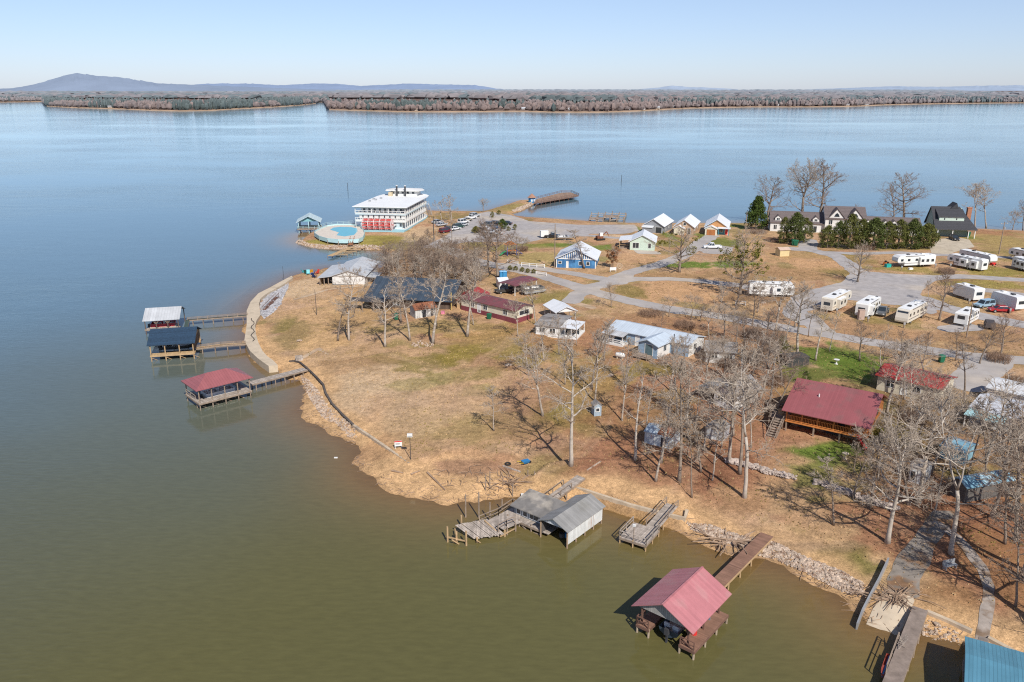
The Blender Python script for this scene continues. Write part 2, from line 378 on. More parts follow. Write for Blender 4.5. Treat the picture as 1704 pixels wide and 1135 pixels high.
patch(900,430,70,10,(.38,.29,.11),.8); patch(930,408,60,3.5,GREEN,.9); patch(990,412,40,5,GREEN,.85); patch(870,411,50,6,(.25,.22,.06),.8); patch(1000,432,30,5,GREEN,.5)
patch(1060,430,45,8,CLAY,.7); patch(1030,395,40,4,PALE,.8); patch(980,398,60,5,CLAY,.6); patch(1110,405,24,6,(.20,.18,.045),.8)
patch(1165,392,14,5,GREEN,.8); patch(1205,405,28,7,(.16,.18,.04),.9); patch(1230,377,12,4,GREEN,.9); patch(1062,383,7,5,GREEN,.8); patch(1114,392,10,6,GREEN,.8); patch(1030,385,30,4,(.34,.22,.1),.8)
patch(1660,400,60,16,(.36,.26,.10),.8); patch(1640,386,50,5,(.38,.19,.10),.8); patch(1620,396,10,3,GREEN,.8); patch(1690,405,40,12,(.40,.28,.11),.7)
patch(1480,412,80,4,(.30,.23,.08),.8); patch(1500,448,60,5,(.30,.24,.06),.7); patch(1650,452,60,7,(.26,.22,.05),.8); patch(1640,475,60,6,(.30,.24,.06),.8); patch(1570,500,34,8,(.34,.24,.09),.7)
patch(1440,550,60,14,(.40,.23,.12),.8); patch(1550,555,70,10,CLAY,.5); patch(1640,560,80,14,(.36,.21,.11),.8); patch(1510,535,30,6,OLIVE,.5); patch(1450,533,20,5,OLIVE,.6)
patch(1500,580,90,6,(.40,.25,.13),.6); patch(1690,600,60,12,(.35,.23,.1),.6)
# boat lawn
area([(500,402),(540,398),(600,392),(650,392),(690,396),(700,412),(655,415),(576,412),(520,410)], (.30,.25,.06), .9, 2)
patch(660,403,40,6,(.25,.19,.06),.7); patch(700,385,24,14,PALE,.7); patch(720,412,20,8,(.24,.20,.05),.7); patch(790,407,30,6,(.24,.21,.05),.8)
patch(760,360,50,5,(.26,.19,.07),.8); patch(800,348,40,6,(.33,.23,.10),.9); patch(850,345,24,5,(.30,.24,.08),.7); patch(640,430,20,10,CLAY,.7)
patch(690,440,60,26,(.27,.17,.10),.75); patch(720,460,90,14,(.28,.18,.10),.7)
# sand and mud along the water
shore_n = SDS + .9 * n3 + .8 * n8
area([(497,636),(520,640),(545,690),(590,718),(640,750),(680,776),(775,757),(860,790),(890,812),(905,838),(760,838),(660,820),(595,775),(545,715),(500,683)], SAND, .85, 1.2)
patch(600,745,30,16,(.36,.21,.12),.6); patch(700,795,50,10,(.38,.22,.13),.6); patch(790,780,60,16,(.34,.19,.115),.75); patch(850,800,40,12,(.38,.22,.12),.6); patch(545,690,20,20,(.40,.25,.15),.5)
mixc(smooth(6.5, 3.4, shore_n) * .92 * (GY < 168), SAND)
BEACH = sd_poly(GX, GY, [tuple(P(*q)[:2]) for q in [(497,636),(520,640),(545,690),(590,718),(640,750),(680,776),(775,757),(860,790),(890,812),(905,838),(760,838),(660,820),(595,775),(545,715),(500,683)]])
for q_ in ([(870,548),(840,575),(800,600),(760,640),(740,690)], [(905,800),(960,760),(1000,720),(1010,690)], [(1130,820),(1160,760),(1180,700)], [(600,560),(650,590),(720,610)]):
    for o_ in (-.7, .7): mixc(smooth(.55, .0, sd_line(GX, GY, [tuple((P(*k_) + Vector((o_, 0, 0)))[:2]) for k_ in q_], .3) + .25 * n3) * .35, (.50, .32, .20))
mixc(smooth(2.6, 1.2, SDS + .5 * n3) * .7 * (GY >= 168), CLAY)
mixc(smooth(1.0, .1, SDS + .45 * n3) * .6, (.33, .20, .105))
mixc(smooth(.15, -1.2, SDS), (.40, .235, .10))
patch(630,745,26,20,(.40,.23,.12),.6); patch(690,795,40,14,SAND,.8); patch(740,805,50,14,SAND,.9); patch(820,815,60,12,SAND,.8)
patch(1290,915,110,14,(.38,.25,.15),.6); patch(1360,965,50,10,SAND,.6)

def add_col(me, c):
    a = me.color_attributes.new('Col', 'FLOAT_COLOR', 'POINT')
    a.data.foreach_set('color', np.concatenate([c, np.ones(c.shape[:-1] + (1,))], -1).astype(np.float32).ravel())
def ground_mat():
    m, nt, N, L, out = nodes('dry_ground')
    b = N.new('ShaderNodeBsdfPrincipled'); L.new(b.outputs[0], out.inputs[0]); b.inputs['Roughness'].default_value = .95; b.inputs['Specular IOR Level'].default_value = .1
    at = N.new('ShaderNodeAttribute'); at.attribute_name = 'Col'
    ge = N.new('ShaderNodeNewGeometry')
    last = at.outputs['Color']
    for sc, lo, hi in ((.35, .78, 1.2), (1.3, .70, 1.28), (5, .62, 1.34), (17, .7, 1.28)):
        nz = N.new('ShaderNodeTexNoise'); nz.inputs['Scale'].default_value = sc; nz.inputs['Detail'].default_value = 5; nz.inputs['Roughness'].default_value = .7
        L.new(ge.outputs['Position'], nz.inputs['Vector'])
        mr = N.new('ShaderNodeMapRange'); mr.inputs['From Min'].default_value = .3; mr.inputs['From Max'].default_value = .7
        mr.inputs['To Min'].default_value = lo; mr.inputs['To Max'].default_value = hi; L.new(nz.outputs[0], mr.inputs[0])
        mx = N.new('ShaderNodeMix'); mx.data_type = 'RGBA'; mx.blend_type = 'MULTIPLY'; mx.inputs[0].default_value = 1
        L.new(last, mx.inputs[6]); L.new(mr.outputs[0], mx.inputs[7]); last = mx.outputs[2]
    # scattered leaves and bare specks
    vo = N.new('ShaderNodeTexVoronoi'); vo.inputs['Scale'].default_value = 2.3; L.new(ge.outputs['Position'], vo.inputs['Vector'])
    mr = N.new('ShaderNodeMapRange'); mr.inputs['From Min'].default_value = .05; mr.inputs['From Max'].default_value = .16; mr.inputs['To Min'].default_value = .28; mr.inputs['To Max'].default_value = 0
    L.new(vo.outputs['Distance'], mr.inputs[0])
    mx = N.new('ShaderNodeMix'); mx.data_type = 'RGBA'; L.new(mr.outputs[0], mx.inputs[0]); L.new(last, mx.inputs[6]); mx.inputs[7].default_value = (.20, .11, .06, 1)
    L.new(mx.outputs[2], b.inputs['Base Color'])
    bp = N.new('ShaderNodeBump'); bp.inputs['Strength'].default_value = .6; bp.inputs['Distance'].default_value = .15
    L.new(nz.outputs[0], bp.inputs['Height']); L.new(bp.outputs[0], b.inputs['Normal'])
    return m
GM = ground_mat()
idx = np.arange(ny * nx).reshape(ny, nx)
keep = SDS > -14
kc = keep[:-1, :-1] | keep[1:, :-1] | keep[:-1, 1:] | keep[1:, 1:]
a_, b_, c_, d_ = idx[:-1, :-1][kc], idx[:-1, 1:][kc], idx[1:, 1:][kc], idx[1:, :-1][kc]
TRI = np.concatenate([np.stack([a_, b_, c_], 1), np.stack([a_, c_, d_], 1)])
used = np.unique(TRI); remap = np.full(ny * nx, -1); remap[used] = np.arange(len(used))
VX, VY, VZ = GX.ravel(), GY.ravel(), GZ.ravel()
me = bpy.data.meshes.new('ground')
me.vertices.add(len(used)); me.vertices.foreach_set('co', np.stack([VX[used], VY[used], VZ[used]], 1).astype(np.float32).ravel())
me.loops.add(TRI.size); me.loops.foreach_set('vertex_index', remap[TRI].astype(np.int32).ravel())
me.polygons.add(len(TRI)); me.polygons.foreach_set('loop_start', np.arange(0, TRI.size, 3, dtype=np.int32)); me.polygons.foreach_set('loop_total', np.full(len(TRI), 3, np.int32))
me.update(calc_edges=True); me.validate()
me.polygons.foreach_set('use_smooth', [True] * len(TRI))
add_col(me, col.reshape(-1, 3)[used]); me.materials.append(GM)
go = bpy.data.objects.new('ground', me); COL.objects.link(go); tag(go, kind='structure')

def sheet(name, sd, off, mat, kind='structure', label=None, cat=None):
    """the part of the ground surface where sd < 0, as a sheet of its own lying off above it"""
    s = sd.ravel(); t = TRI[(s[TRI] < 0).any(1)]
    vs, fs, vm = [], [], {}
    def vtx(i):
        if i not in vm: vm[i] = len(vs); vs.append((VX[i], VY[i], VZ[i] + off))
        return vm[i]
    ed = {}
    def cut(i, j):
        k = (min(i, j), max(i, j))
        if k not in ed:
            i, j = k; u = s[i] / (s[i] - s[j]); ed[k] = len(vs)
            vs.append((VX[i] + (VX[j] - VX[i]) * u, VY[i] + (VY[j] - VY[i]) * u, VZ[i] + (VZ[j] - VZ[i]) * u + off))
        return ed[k]
    for tri in t.tolist():
        poly = []
        for k in range(3):
            i, j = tri[k], tri[(k + 1) % 3]
            if s[i] < 0: poly.append(vtx(i))
            if (s[i] < 0) != (s[j] < 0): poly.append(cut(i, j))
        if len(poly) > 2: fs.append(tuple(poly))
    m = MB(); m.v = vs; m.f = fs
    o = m.build(name, mat, None, True)
    return tag(o, label, cat, None, kind)
def px_line(pts, wid): return sd_line(GX, GY, [tuple(P(*q)[:2]) for q in pts], wid)
def px_poly(pts): return sd_poly(GX, GY, [tuple(P(*q)[:2]) for q in pts])

ROAD = M('worn_asphalt', (.40, .365, .34), .95, .14, .25, second=((.47, .41, .35), .06, .5), spec=.1)
GRAV = M('pale_gravel', (.39, .36, .345), .95, .18, .5, second=((.47, .41, .35), .05, .52), spec=.1)
DIRTY = M('dirt_track', (.50, .37, .25), .95, .25, .4, second=((.42, .30, .2), .15, .5), spec=.1)
CONC = M('old_concrete', (.52, .44, .33), .9, .18, .8, second=((.42, .35, .26), .35, .55), spec=.15)
CONG = M('shaded_leafy_concrete', (.26, .225, .19), .9, .35, .9, second=((.22, .13, .075), .45, .48), spec=.15)  # drive concrete darkened for the shadow on it, plus leaf brown patches
nE = .35 * n3
road = np.minimum.reduce([
    px_line([(1760,608),(1704,600),(1620,594),(1560,586),(1480,574),(1400,561),(1300,545),(1200,527),(1100,512),(1040,499),(970,481),(900,459),(850,447),(800,436),(760,422),(735,406)], 5.2),
    px_line([(800,440),(850,441),(900,447),(950,455),(1000,464),(1030,470)], 4.6),
    px_line([(985,478),(1010,471),(1050,453),(1095,441),(1140,424),(1165,404),(1185,393)], 5.0),
    px_line([(1010,470),(1060,464),(1110,464),(1170,468),(1230,475),(1270,484)], 4.4),
    px_line([(965,488),(950,502)], 4.5)]) + nE
LOT = [(1400,470),(1420,450),(1457,453),(1492,456),(1550,458),(1560,466),(1540,476),(1530,490),(1545,506),(1560,520),(1550,523),(1503,509),(1462,504),(1404,499),(1372,508),(1345,518),(1352,542),(1330,542),(1300,520),(1315,495),(1350,482)]
lot = np.minimum.reduce([px_poly(LOT),
    px_line([(1550,463),(1600,460),(1704,466),(1780,471)], 5.0), px_line([(1535,498),(1560,508),(1600,519),(1650,530),(1704,541),(1780,556)], 6.2),
    px_line([(1600,479),(1650,484),(1704,492)], 5.0), px_line([(1315,413),(1350,417),(1390,425),(1412,440),(1430,456)], 5.0),
    px_line([(1345,400),(1343,416)], 5.5), px_line([(1370,420),(1430,422),(1500,420),(1560,424),(1640,427),(1704,430)], 3.6),
    px_line([(1340,525),(1360,545),(1376,556)], 5.0), px_line([(1585,548),(1612,545)], 5.5)]) + nE
park = np.minimum.reduce([px_poly([(700,412),(735,396),(760,380),(785,358),(812,352),(850,358),(880,368),(960,374),(1056,374),(1064,384),(1040,389),(960,390),(900,398),(870,406),(820,402),(770,404),(735,412)]),
    px_line([(880,392),(960,391),(1040,397)], 4)]) + nE
pads = np.minimum.reduce([px_poly([(1160,412),(1195,408),(1222,412),(1215,424),(1170,421)]), px_poly([(1052,415),(1094,419),(1105,424),(1060,422)]),
    px_line([(1650,600),(1610,640)], 7)]) + nE
road = np.minimum(road, pads)
lot = np.maximum(lot, -road + .02)
sheet('road', road, .035, ROAD); sheet('gravel_lot', lot, .03, GRAV); sheet('parking_lot', np.maximum(park, -road + .02), .03, GRAV)
sheet('dirt_path', np.minimum.reduce([px_line([(492,498),(520,490),(545,482),(580,478),(620,474)], 1.5), px_line([(545,590),(530,580),(500,598)], .8), px_line([(950,502),(985,512)], 2.4)]) + nE * .5, .028, DIRTY)
drive = np.minimum(px_poly([(1559,398),(1600,396),(1613,399),(1622,411),(1600,416),(1572,426),(1555,425),(1552,412)]), px_line([(1561,412),(1566,424)], 5))
sheet('driveway', np.maximum(drive, -lot + .02), .034, CONC)

# ================================================================== water
def water_mat():
    m, nt, N, L, out = nodes('lake_water')
    ge = N.new('ShaderNodeNewGeometry')
    at = N.new('ShaderNodeAttribute'); at.attribute_name = 'Col'
    # wind ripples
    def noise(scale, vec, detail=3, rough=.55):
        mp = N.new('ShaderNodeMapping'); mp.inputs['Scale'].default_value = vec; mp.inputs['Rotation'].default_value = (0, 0, R(24))
        L.new(ge.outputs['Position'], mp.inputs[0])
        n = N.new('ShaderNodeTexNoise'); n.inputs['Scale'].default_value = scale; n.inputs['Detail'].default_value = detail; n.inputs['Roughness'].default_value = rough
        L.new(mp.outputs[0], n.inputs['Vector']); return n.outputs[0]
    r1 = noise(1.0, (.55, 1.9, 1), 4, .6); r2 = noise(.11, (.5, 1.2, 1), 3)
    big = noise(.0055, (.55, 1.05, 1), 5, .62)
    ad = N.new('ShaderNodeMath'); ad.operation = 'MULTIPLY_ADD'; L.new(r2, ad.inputs[0]); ad.inputs[1].default_value = 2.0; L.new(r1, ad.inputs[2])
    wind = N.new('ShaderNodeMapRange'); wind.inputs['From Min'].default_value = .36; wind.inputs['From Max'].default_value = .62
    wind.inputs['To Min'].default_value = .05; wind.inputs['To Max'].default_value = .36; L.new(big, wind.inputs[0])
    # calm in the lee of the shore
    ca = N.new('ShaderNodeMath'); ca.operation = 'MULTIPLY'; L.new(wind.outputs[0], ca.inputs[0])
    sep = N.new('ShaderNodeSeparateColor'); L.new(at.outputs['Color'], sep.inputs[0]); L.new(sep.outputs[1], ca.inputs[1])
    bp = N.new('ShaderNodeBump'); bp.inputs['Distance'].default_value = .22; L.new(ca.outputs[0], bp.inputs['Strength']); L.new(ad.outputs[0], bp.inputs['Height'])
    # turbid body of the lake, with far haze, sheen and ripple tones in its colour
    body = N.new('ShaderNodeBsdfDiffuse'); body.inputs['Roughness'].default_value = 0
    cr = N.new('ShaderNodeMix'); cr.data_type = 'RGBA'; cr.inputs[6].default_value = (.104, .095, .035, 1); cr.inputs[7].default_value = (.098, .165, .208, 1)
    L.new(sep.outputs[2], cr.inputs[0])
    f2 = N.new('ShaderNodeMapRange'); f2.inputs['From Min'].default_value = 1; f2.inputs['From Max'].default_value = 2; L.new(sep.outputs[2], f2.inputs[0])
    c2 = N.new('ShaderNodeMix'); c2.data_type = 'RGBA'; L.new(f2.outputs[0], c2.inputs[0]); L.new(cr.outputs[2], c2.inputs[6]); c2.inputs[7].default_value = (.32, .46, .58, 1)  # far water paled in colour to stand for haze
    stv = N.new('ShaderNodeMapRange'); stv.inputs['From Min'].default_value = .38; stv.inputs['From Max'].default_value = .66; stv.inputs['To Min'].default_value = 1.15; stv.inputs['To Max'].default_value = .93; L.new(big, stv.inputs[0])  # calm slicks paler, ruffled water darker: sheen put into the body colour
    c3 = N.new('ShaderNodeMix'); c3.data_type = 'RGBA'; c3.blend_type = 'MULTIPLY'; c3.inputs[0].default_value = 1; L.new(c2.outputs[2], c3.inputs[6]); L.new(stv.outputs[0], c3.inputs[7]); c4 = N.new('ShaderNodeMix'); c4.data_type = 'RGBA'; shf = N.new('ShaderNodeMath'); shf.operation = 'POWER'; L.new(sep.outputs[0], shf.inputs[0]); shf.inputs[1].default_value = .8
    L.new(shf.outputs[0], c4.inputs[0]); L.new(c3.outputs[2], c4.inputs[6]); c4.inputs[7].default_value = (.36, .21, .085, 1)
    rip = N.new('ShaderNodeMapRange'); rip.inputs['From Min'].default_value = .3; rip.inputs['From Max'].default_value = .7; rip.inputs['To Min'].default_value = .91; rip.inputs['To Max'].default_value = 1.09; L.new(r1, rip.inputs[0])  # light and dark of the ripples painted into the body colour
    c5 = N.new('ShaderNodeMix'); c5.data_type = 'RGBA'; c5.blend_type = 'MULTIPLY'; c5.inputs[0].default_value = 1; L.new(c4.outputs[2], c5.inputs[6]); L.new(rip.outputs[0], c5.inputs[7]); L.new(c5.outputs[2], body.inputs['Color'])
    tr = N.new('ShaderNodeBsdfTransparent'); tr.inputs['Color'].default_value = (.80, .66, .42, 1)
    mx = N.new('ShaderNodeMixShader'); tcl = N.new('ShaderNodeMath'); tcl.operation = 'MULTIPLY'; tcl.inputs[1].default_value = .6; L.new(sep.outputs[0], tcl.inputs[0]); L.new(tcl.outputs[0], mx.inputs[0]); L.new(body.outputs[0], mx.inputs[1]); L.new(tr.outputs[0], mx.inputs[2])
    gl = N.new('ShaderNodeBsdfGlossy'); gl.inputs['Roughness'].default_value = .07; gl.inputs['Color'].default_value = (.90, .98, 1, 1); L.new(bp.outputs[0], gl.inputs['Normal'])
    fr = N.new('ShaderNodeFresnel'); fr.inputs['IOR'].default_value = 1.36; L.new(bp.outputs[0], fr.inputs['Normal'])
    fm = N.new('ShaderNodeMath'); fm.operation = 'MULTIPLY'; L.new(fr.outputs[0], fm.inputs[0]); fm.inputs[1].default_value = .97
    m2 = N.new('ShaderNodeMixShader'); L.new(fm.outputs[0], m2.inputs[0]); L.new(mx.outputs[0], m2.inputs[1]); L.new(gl.outputs[0], m2.inputs[2])
    L.new(m2.outputs[0], out.inputs[0])
    return m
wx = np.concatenate([[-30000, -9000, -3000, -1200, -600, -300], np.arange(-150, 240, 1.7), [300, 420, 700, 1500, 4000, 12000, 30000]])
wy = np.concatenate([[-3000, -300], np.arange(20, 380, 1.7), np.arange(380, 500, 6), [560, 700, 1000, 1500, 2500, 4000, 9000, 40000]])
WX, WY = np.meshgrid(wx, wy)
ds = sd_poly(WX, WY, SHORE)
clear = np.clip(np.exp(-np.maximum(ds, 0) * .30) * .95, 0, .95)
calm = .25 + .75 * smooth(6, 60, ds + 8 * fbm(WX, WY, 40))
far_blue = smooth(75, 260, np.hypot(WX, WY * .9) + 14 * fbm(WX, WY, 50) - WX * .35) + smooth(260, 1600, np.hypot(WX, WY))  # grows with distance; puts sky reflection and haze into the body colour
mb = MB(); n2 = len(wx)
mb.v = np.stack([WX.ravel(), WY.ravel(), np.zeros(WX.size)], 1).tolist()
mb.f = [(j*n2+i, j*n2+i+1, (j+1)*n2+i+1, (j+1)*n2+i) for j in range(len(wy)-1) for i in range(n2-1)]
lake = mb.build('lake_water', water_mat()); tag(lake, kind='structure')
add_col(lake.data, np.stack([clear, calm, far_blue], -1).reshape(-1, 3))

# ================================================================== far shore
FAR_PX = [(-700,170.5),(-200,171),(0,170.5),(72,169.5),(78,177),(130,180),(200,182),(250,184),(300,185.5),(350,184.5),(400,181.5),(450,179),(500,175.5),(525,172.5),(530,170),(541,171),(546,178),(548,183),(600,184.5),(660,186.5),(720,187),(800,186.5),(860,186),(930,187.5),(1000,187.5),(1060,185.5),(1110,182.5),(1150,180.5),(1250,178.5),(1350,178.5),(1420,177.5),(1470,175),(1560,173),(1640,172),(1704,171.5),(1850,170.5),(2400,168)]
FAR = [tuple(W(x, y, 0)[:2]) for x, y in FAR_PX]
fb = FAR + [(14000, 30000), (-14000, 30000)]
mb = MB()
nf = len(FAR)
rows = [[(x, y, .0) for x, y in FAR], [(x * (1 + 22 / math.hypot(x, y)), y * (1 + 22 / math.hypot(x, y)), 2.0) for x, y in FAR]]
rows.append([(x * (1 + 60 / math.hypot(x, y)), y * (1 + 60 / math.hypot(x, y)), 3.0) for x, y in FAR])
rows.append([(x * 9, 30000.0, 6.0) for x, y in FAR])
for r_ in rows: mb.v += r_
for k in range(1, 3):
    for i in range(nf - 1): mb.f.append((k*nf+i, k*nf+i+1, (k+1)*nf+i+1, (k+1)*nf+i))
fs_o = mb.build('far_shore', M('far_wood_floor', (.16, .11, .09), .95, .25, .02, spec=.05), None, True); tag(fs_o, kind='structure')
mb = MB(); mb.v = rows[0] + rows[1]; mb.f = [(i, i+1, nf+i+1, nf+i) for i in range(nf - 1)]
tag(mb.build('far_beach', M('far_beach_soil', (.40, .28, .19), .95, .3, .02, spec=.05), None, True), kind='structure')

# woods beyond the lake: broad crowns, bare brown or evergreen
HAZE = np.array((.44, .51, .58))  # haze of distance, mixed into the crown colours
def wood_mat():
    m, nt, N, L, out = nodes('far_woods')
    b = N.new('ShaderNodeBsdfPrincipled'); L.new(b.outputs[0], out.inputs[0]); b.inputs['Roughness'].default_value = 1; b.inputs['Specular IOR Level'].default_value = 0
    at = N.new('ShaderNodeAttribute'); at.attribute_name = 'Col'; L.new(at.outputs['Color'], b.inputs['Base Color'])
    return m
WM = wood_mat()
mb = MB(); cols = []
def crown(x, y, r, h, c, seed):
    rr = random.Random(seed); n0 = len(mb.v)
    k = rr.randint(5, 6); top = rr.uniform(.0, .35)
    rings = [(0.0, .55, .02), (.35, 1.0, 0), (.75, .75, 0)]
    for fz, fr, _ in rings:
        for i in range(k):
            t = 2 * math.pi * (i + rr.uniform(-.3, .3)) / k; q = r * fr * rr.uniform(.75, 1.2)
            mb.v.append((x + q * math.cos(t), y + q * math.sin(t), 2.5 + h * fz * rr.uniform(.85, 1.1)))
    mb.v.append((x + r * .2 * rr.uniform(-1, 1), y, 2.5 + h))
    for a in range(2):
        for i in range(k): mb.f.append((n0+a*k+i, n0+a*k+(i+1) % k, n0+(a+1)*k+(i+1) % k, n0+(a+1)*k+i))
    for i in range(k): mb.f.append((n0+2*k+i, n0+2*k+(i+1) % k, n0+3*k))
    for j in range(3 * k + 1):
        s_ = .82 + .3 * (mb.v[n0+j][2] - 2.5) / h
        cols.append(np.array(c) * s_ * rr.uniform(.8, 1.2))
rf = random.Random(5)
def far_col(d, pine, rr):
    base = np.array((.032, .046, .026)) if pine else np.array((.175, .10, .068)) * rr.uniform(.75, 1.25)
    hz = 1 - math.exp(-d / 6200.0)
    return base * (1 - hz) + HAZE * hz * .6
seedc = 0
for i in range(nf - 1):
    (x0, y0), (x1, y1) = FAR[i], FAR[i + 1]
    seg = math.hypot(x1 - x0, y1 - y0)
    if FAR_PX[i][0] < -250 or FAR_PX[i][0] > 1900: continue
    depth = 25.0
    while depth < 950:
        nn = max(1, int(seg / (13 + depth * .02)))
        for k in range(nn):
            u = (k + rf.random()) / nn; x = x0 + (x1 - x0) * u; y = y0 + (y1 - y0) * u; d = math.hypot(x, y)
            dd = depth + rf.uniform(-7, 9); x *= 1 + dd / d; y *= 1 + dd / d
            p = vnoise(x, y, 110.0) + .6 * vnoise(x, y, 45.0)
            pxx = CX + F * x / (y * CP + H * SP)
            bias = .35 if 290 < pxx < 500 else (-.12 if pxx < 290 else .0)
            pine = float(p) + bias > .22
            if depth < 55 and not pine and rf.random() < .5: continue
            h = rf.uniform(9, 19) if not pine else rf.uniform(13, 24)
            if float(vnoise(x + 900, y, 60.0)) > .52 and depth > 40: continue
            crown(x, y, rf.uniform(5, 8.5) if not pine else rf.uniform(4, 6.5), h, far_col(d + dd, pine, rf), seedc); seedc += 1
        depth += 16 + depth * .05
for dist in list(np.geomspace(2900, 16000, 44)):
    half = dist * .95; st = dist * .011; x = -half
    while x < half:
        d = math.hypot(x, dist); y = dist + rf.uniform(-.03, .03) * dist
        inl = sd_poly(np.array([x]), np.array([y]), fb)[0] < -700
        if inl:
            pine = float(vnoise(x, y, 240.0) + .5 * vnoise(x, y, 90.0)) > .36
            roll = 10 * float(vnoise(x, y, 1500)) + max(0, (dist - 3000) / 1000) * 1.5
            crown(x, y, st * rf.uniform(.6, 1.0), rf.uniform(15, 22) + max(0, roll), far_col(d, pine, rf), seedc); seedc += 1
        x += st * rf.uniform(.7, 1.2)
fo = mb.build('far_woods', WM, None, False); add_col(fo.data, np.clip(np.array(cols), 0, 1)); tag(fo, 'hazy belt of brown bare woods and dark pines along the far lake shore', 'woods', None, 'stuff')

# hills on the horizon, the haze of distance put into their base colours
def hills(name, prof, dist, colr, rough=1.0):
    mb = MB(); pts = []
    prof = [(float(a), float(b)) for a, b in prof]
    xs = np.arange(prof[0][0], prof[-1][0] + .1, 3.0); yv = np.interp(xs, [p[0] for p in prof], [p[1] for p in prof])
    nr = 9
    for i, (x, y) in enumerate(zip(xs, yv)):
        t = far_pt(x, y + .35 * rough * float(vnoise(x, 0, 7.0)), dist); top = max(t.z, 1.0)
        for k in range(nr):
            f = k / (nr - 1); zz = top * (math.sin(f * math.pi / 2) ** 1.15)
            rough_k = 1 + .10 * rough * float(vnoise(x * 1.0, k * 9.0, 5.0)) * (0 < k < nr - 1)
            yy = dist - (1 - f) * dist * .16
            mb.v.append((t.x * yy / dist, yy, zz * rough_k - (5 if k == 0 else 0)))
        mb.v.append((t.x * 1.1, dist * 1.1, -5))
    q = nr + 1
    for i in range(len(xs) - 1):
        for k in range(q - 1): mb.f.append((i*q+k, (i+1)*q+k, (i+1)*q+k+1, i*q+k+1))
    return tag(mb.build(name, M(name + '_haze', colr, 1.0, .10, .0012, spec=0), None, True), kind='structure')
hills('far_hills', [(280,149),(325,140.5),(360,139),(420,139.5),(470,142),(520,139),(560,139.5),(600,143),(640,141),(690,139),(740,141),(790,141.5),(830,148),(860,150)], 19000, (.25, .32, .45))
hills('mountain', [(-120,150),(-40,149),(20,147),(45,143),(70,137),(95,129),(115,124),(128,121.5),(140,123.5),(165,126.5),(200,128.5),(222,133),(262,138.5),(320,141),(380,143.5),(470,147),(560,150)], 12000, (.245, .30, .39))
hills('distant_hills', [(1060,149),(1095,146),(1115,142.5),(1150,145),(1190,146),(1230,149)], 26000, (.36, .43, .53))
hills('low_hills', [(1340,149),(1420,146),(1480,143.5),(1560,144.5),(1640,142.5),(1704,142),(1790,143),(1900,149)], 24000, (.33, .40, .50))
# ================================================================== trees
BARK = M('pale_bark', (.36, .30, .245), .9, .3, 2.0, spec=.1, second=((.50, .46, .40), 1.2, .52))
BARKD = M('grey_bark', (.25, .20, .16), .9, .3, 2.0, spec=.1)
TWIG = M('pale_twig', (.42, .345, .275), .9, .15, 1.0, spec=.1)
TWIGD = M('brown_twig', (.28, .205, .155), .9, .2, 1.0, spec=.1)
WHITEB = M('white_bark', (.46, .40, .34), .9, .2, 1.5, spec=.1, second=((.36, .31, .25), .8, .55))

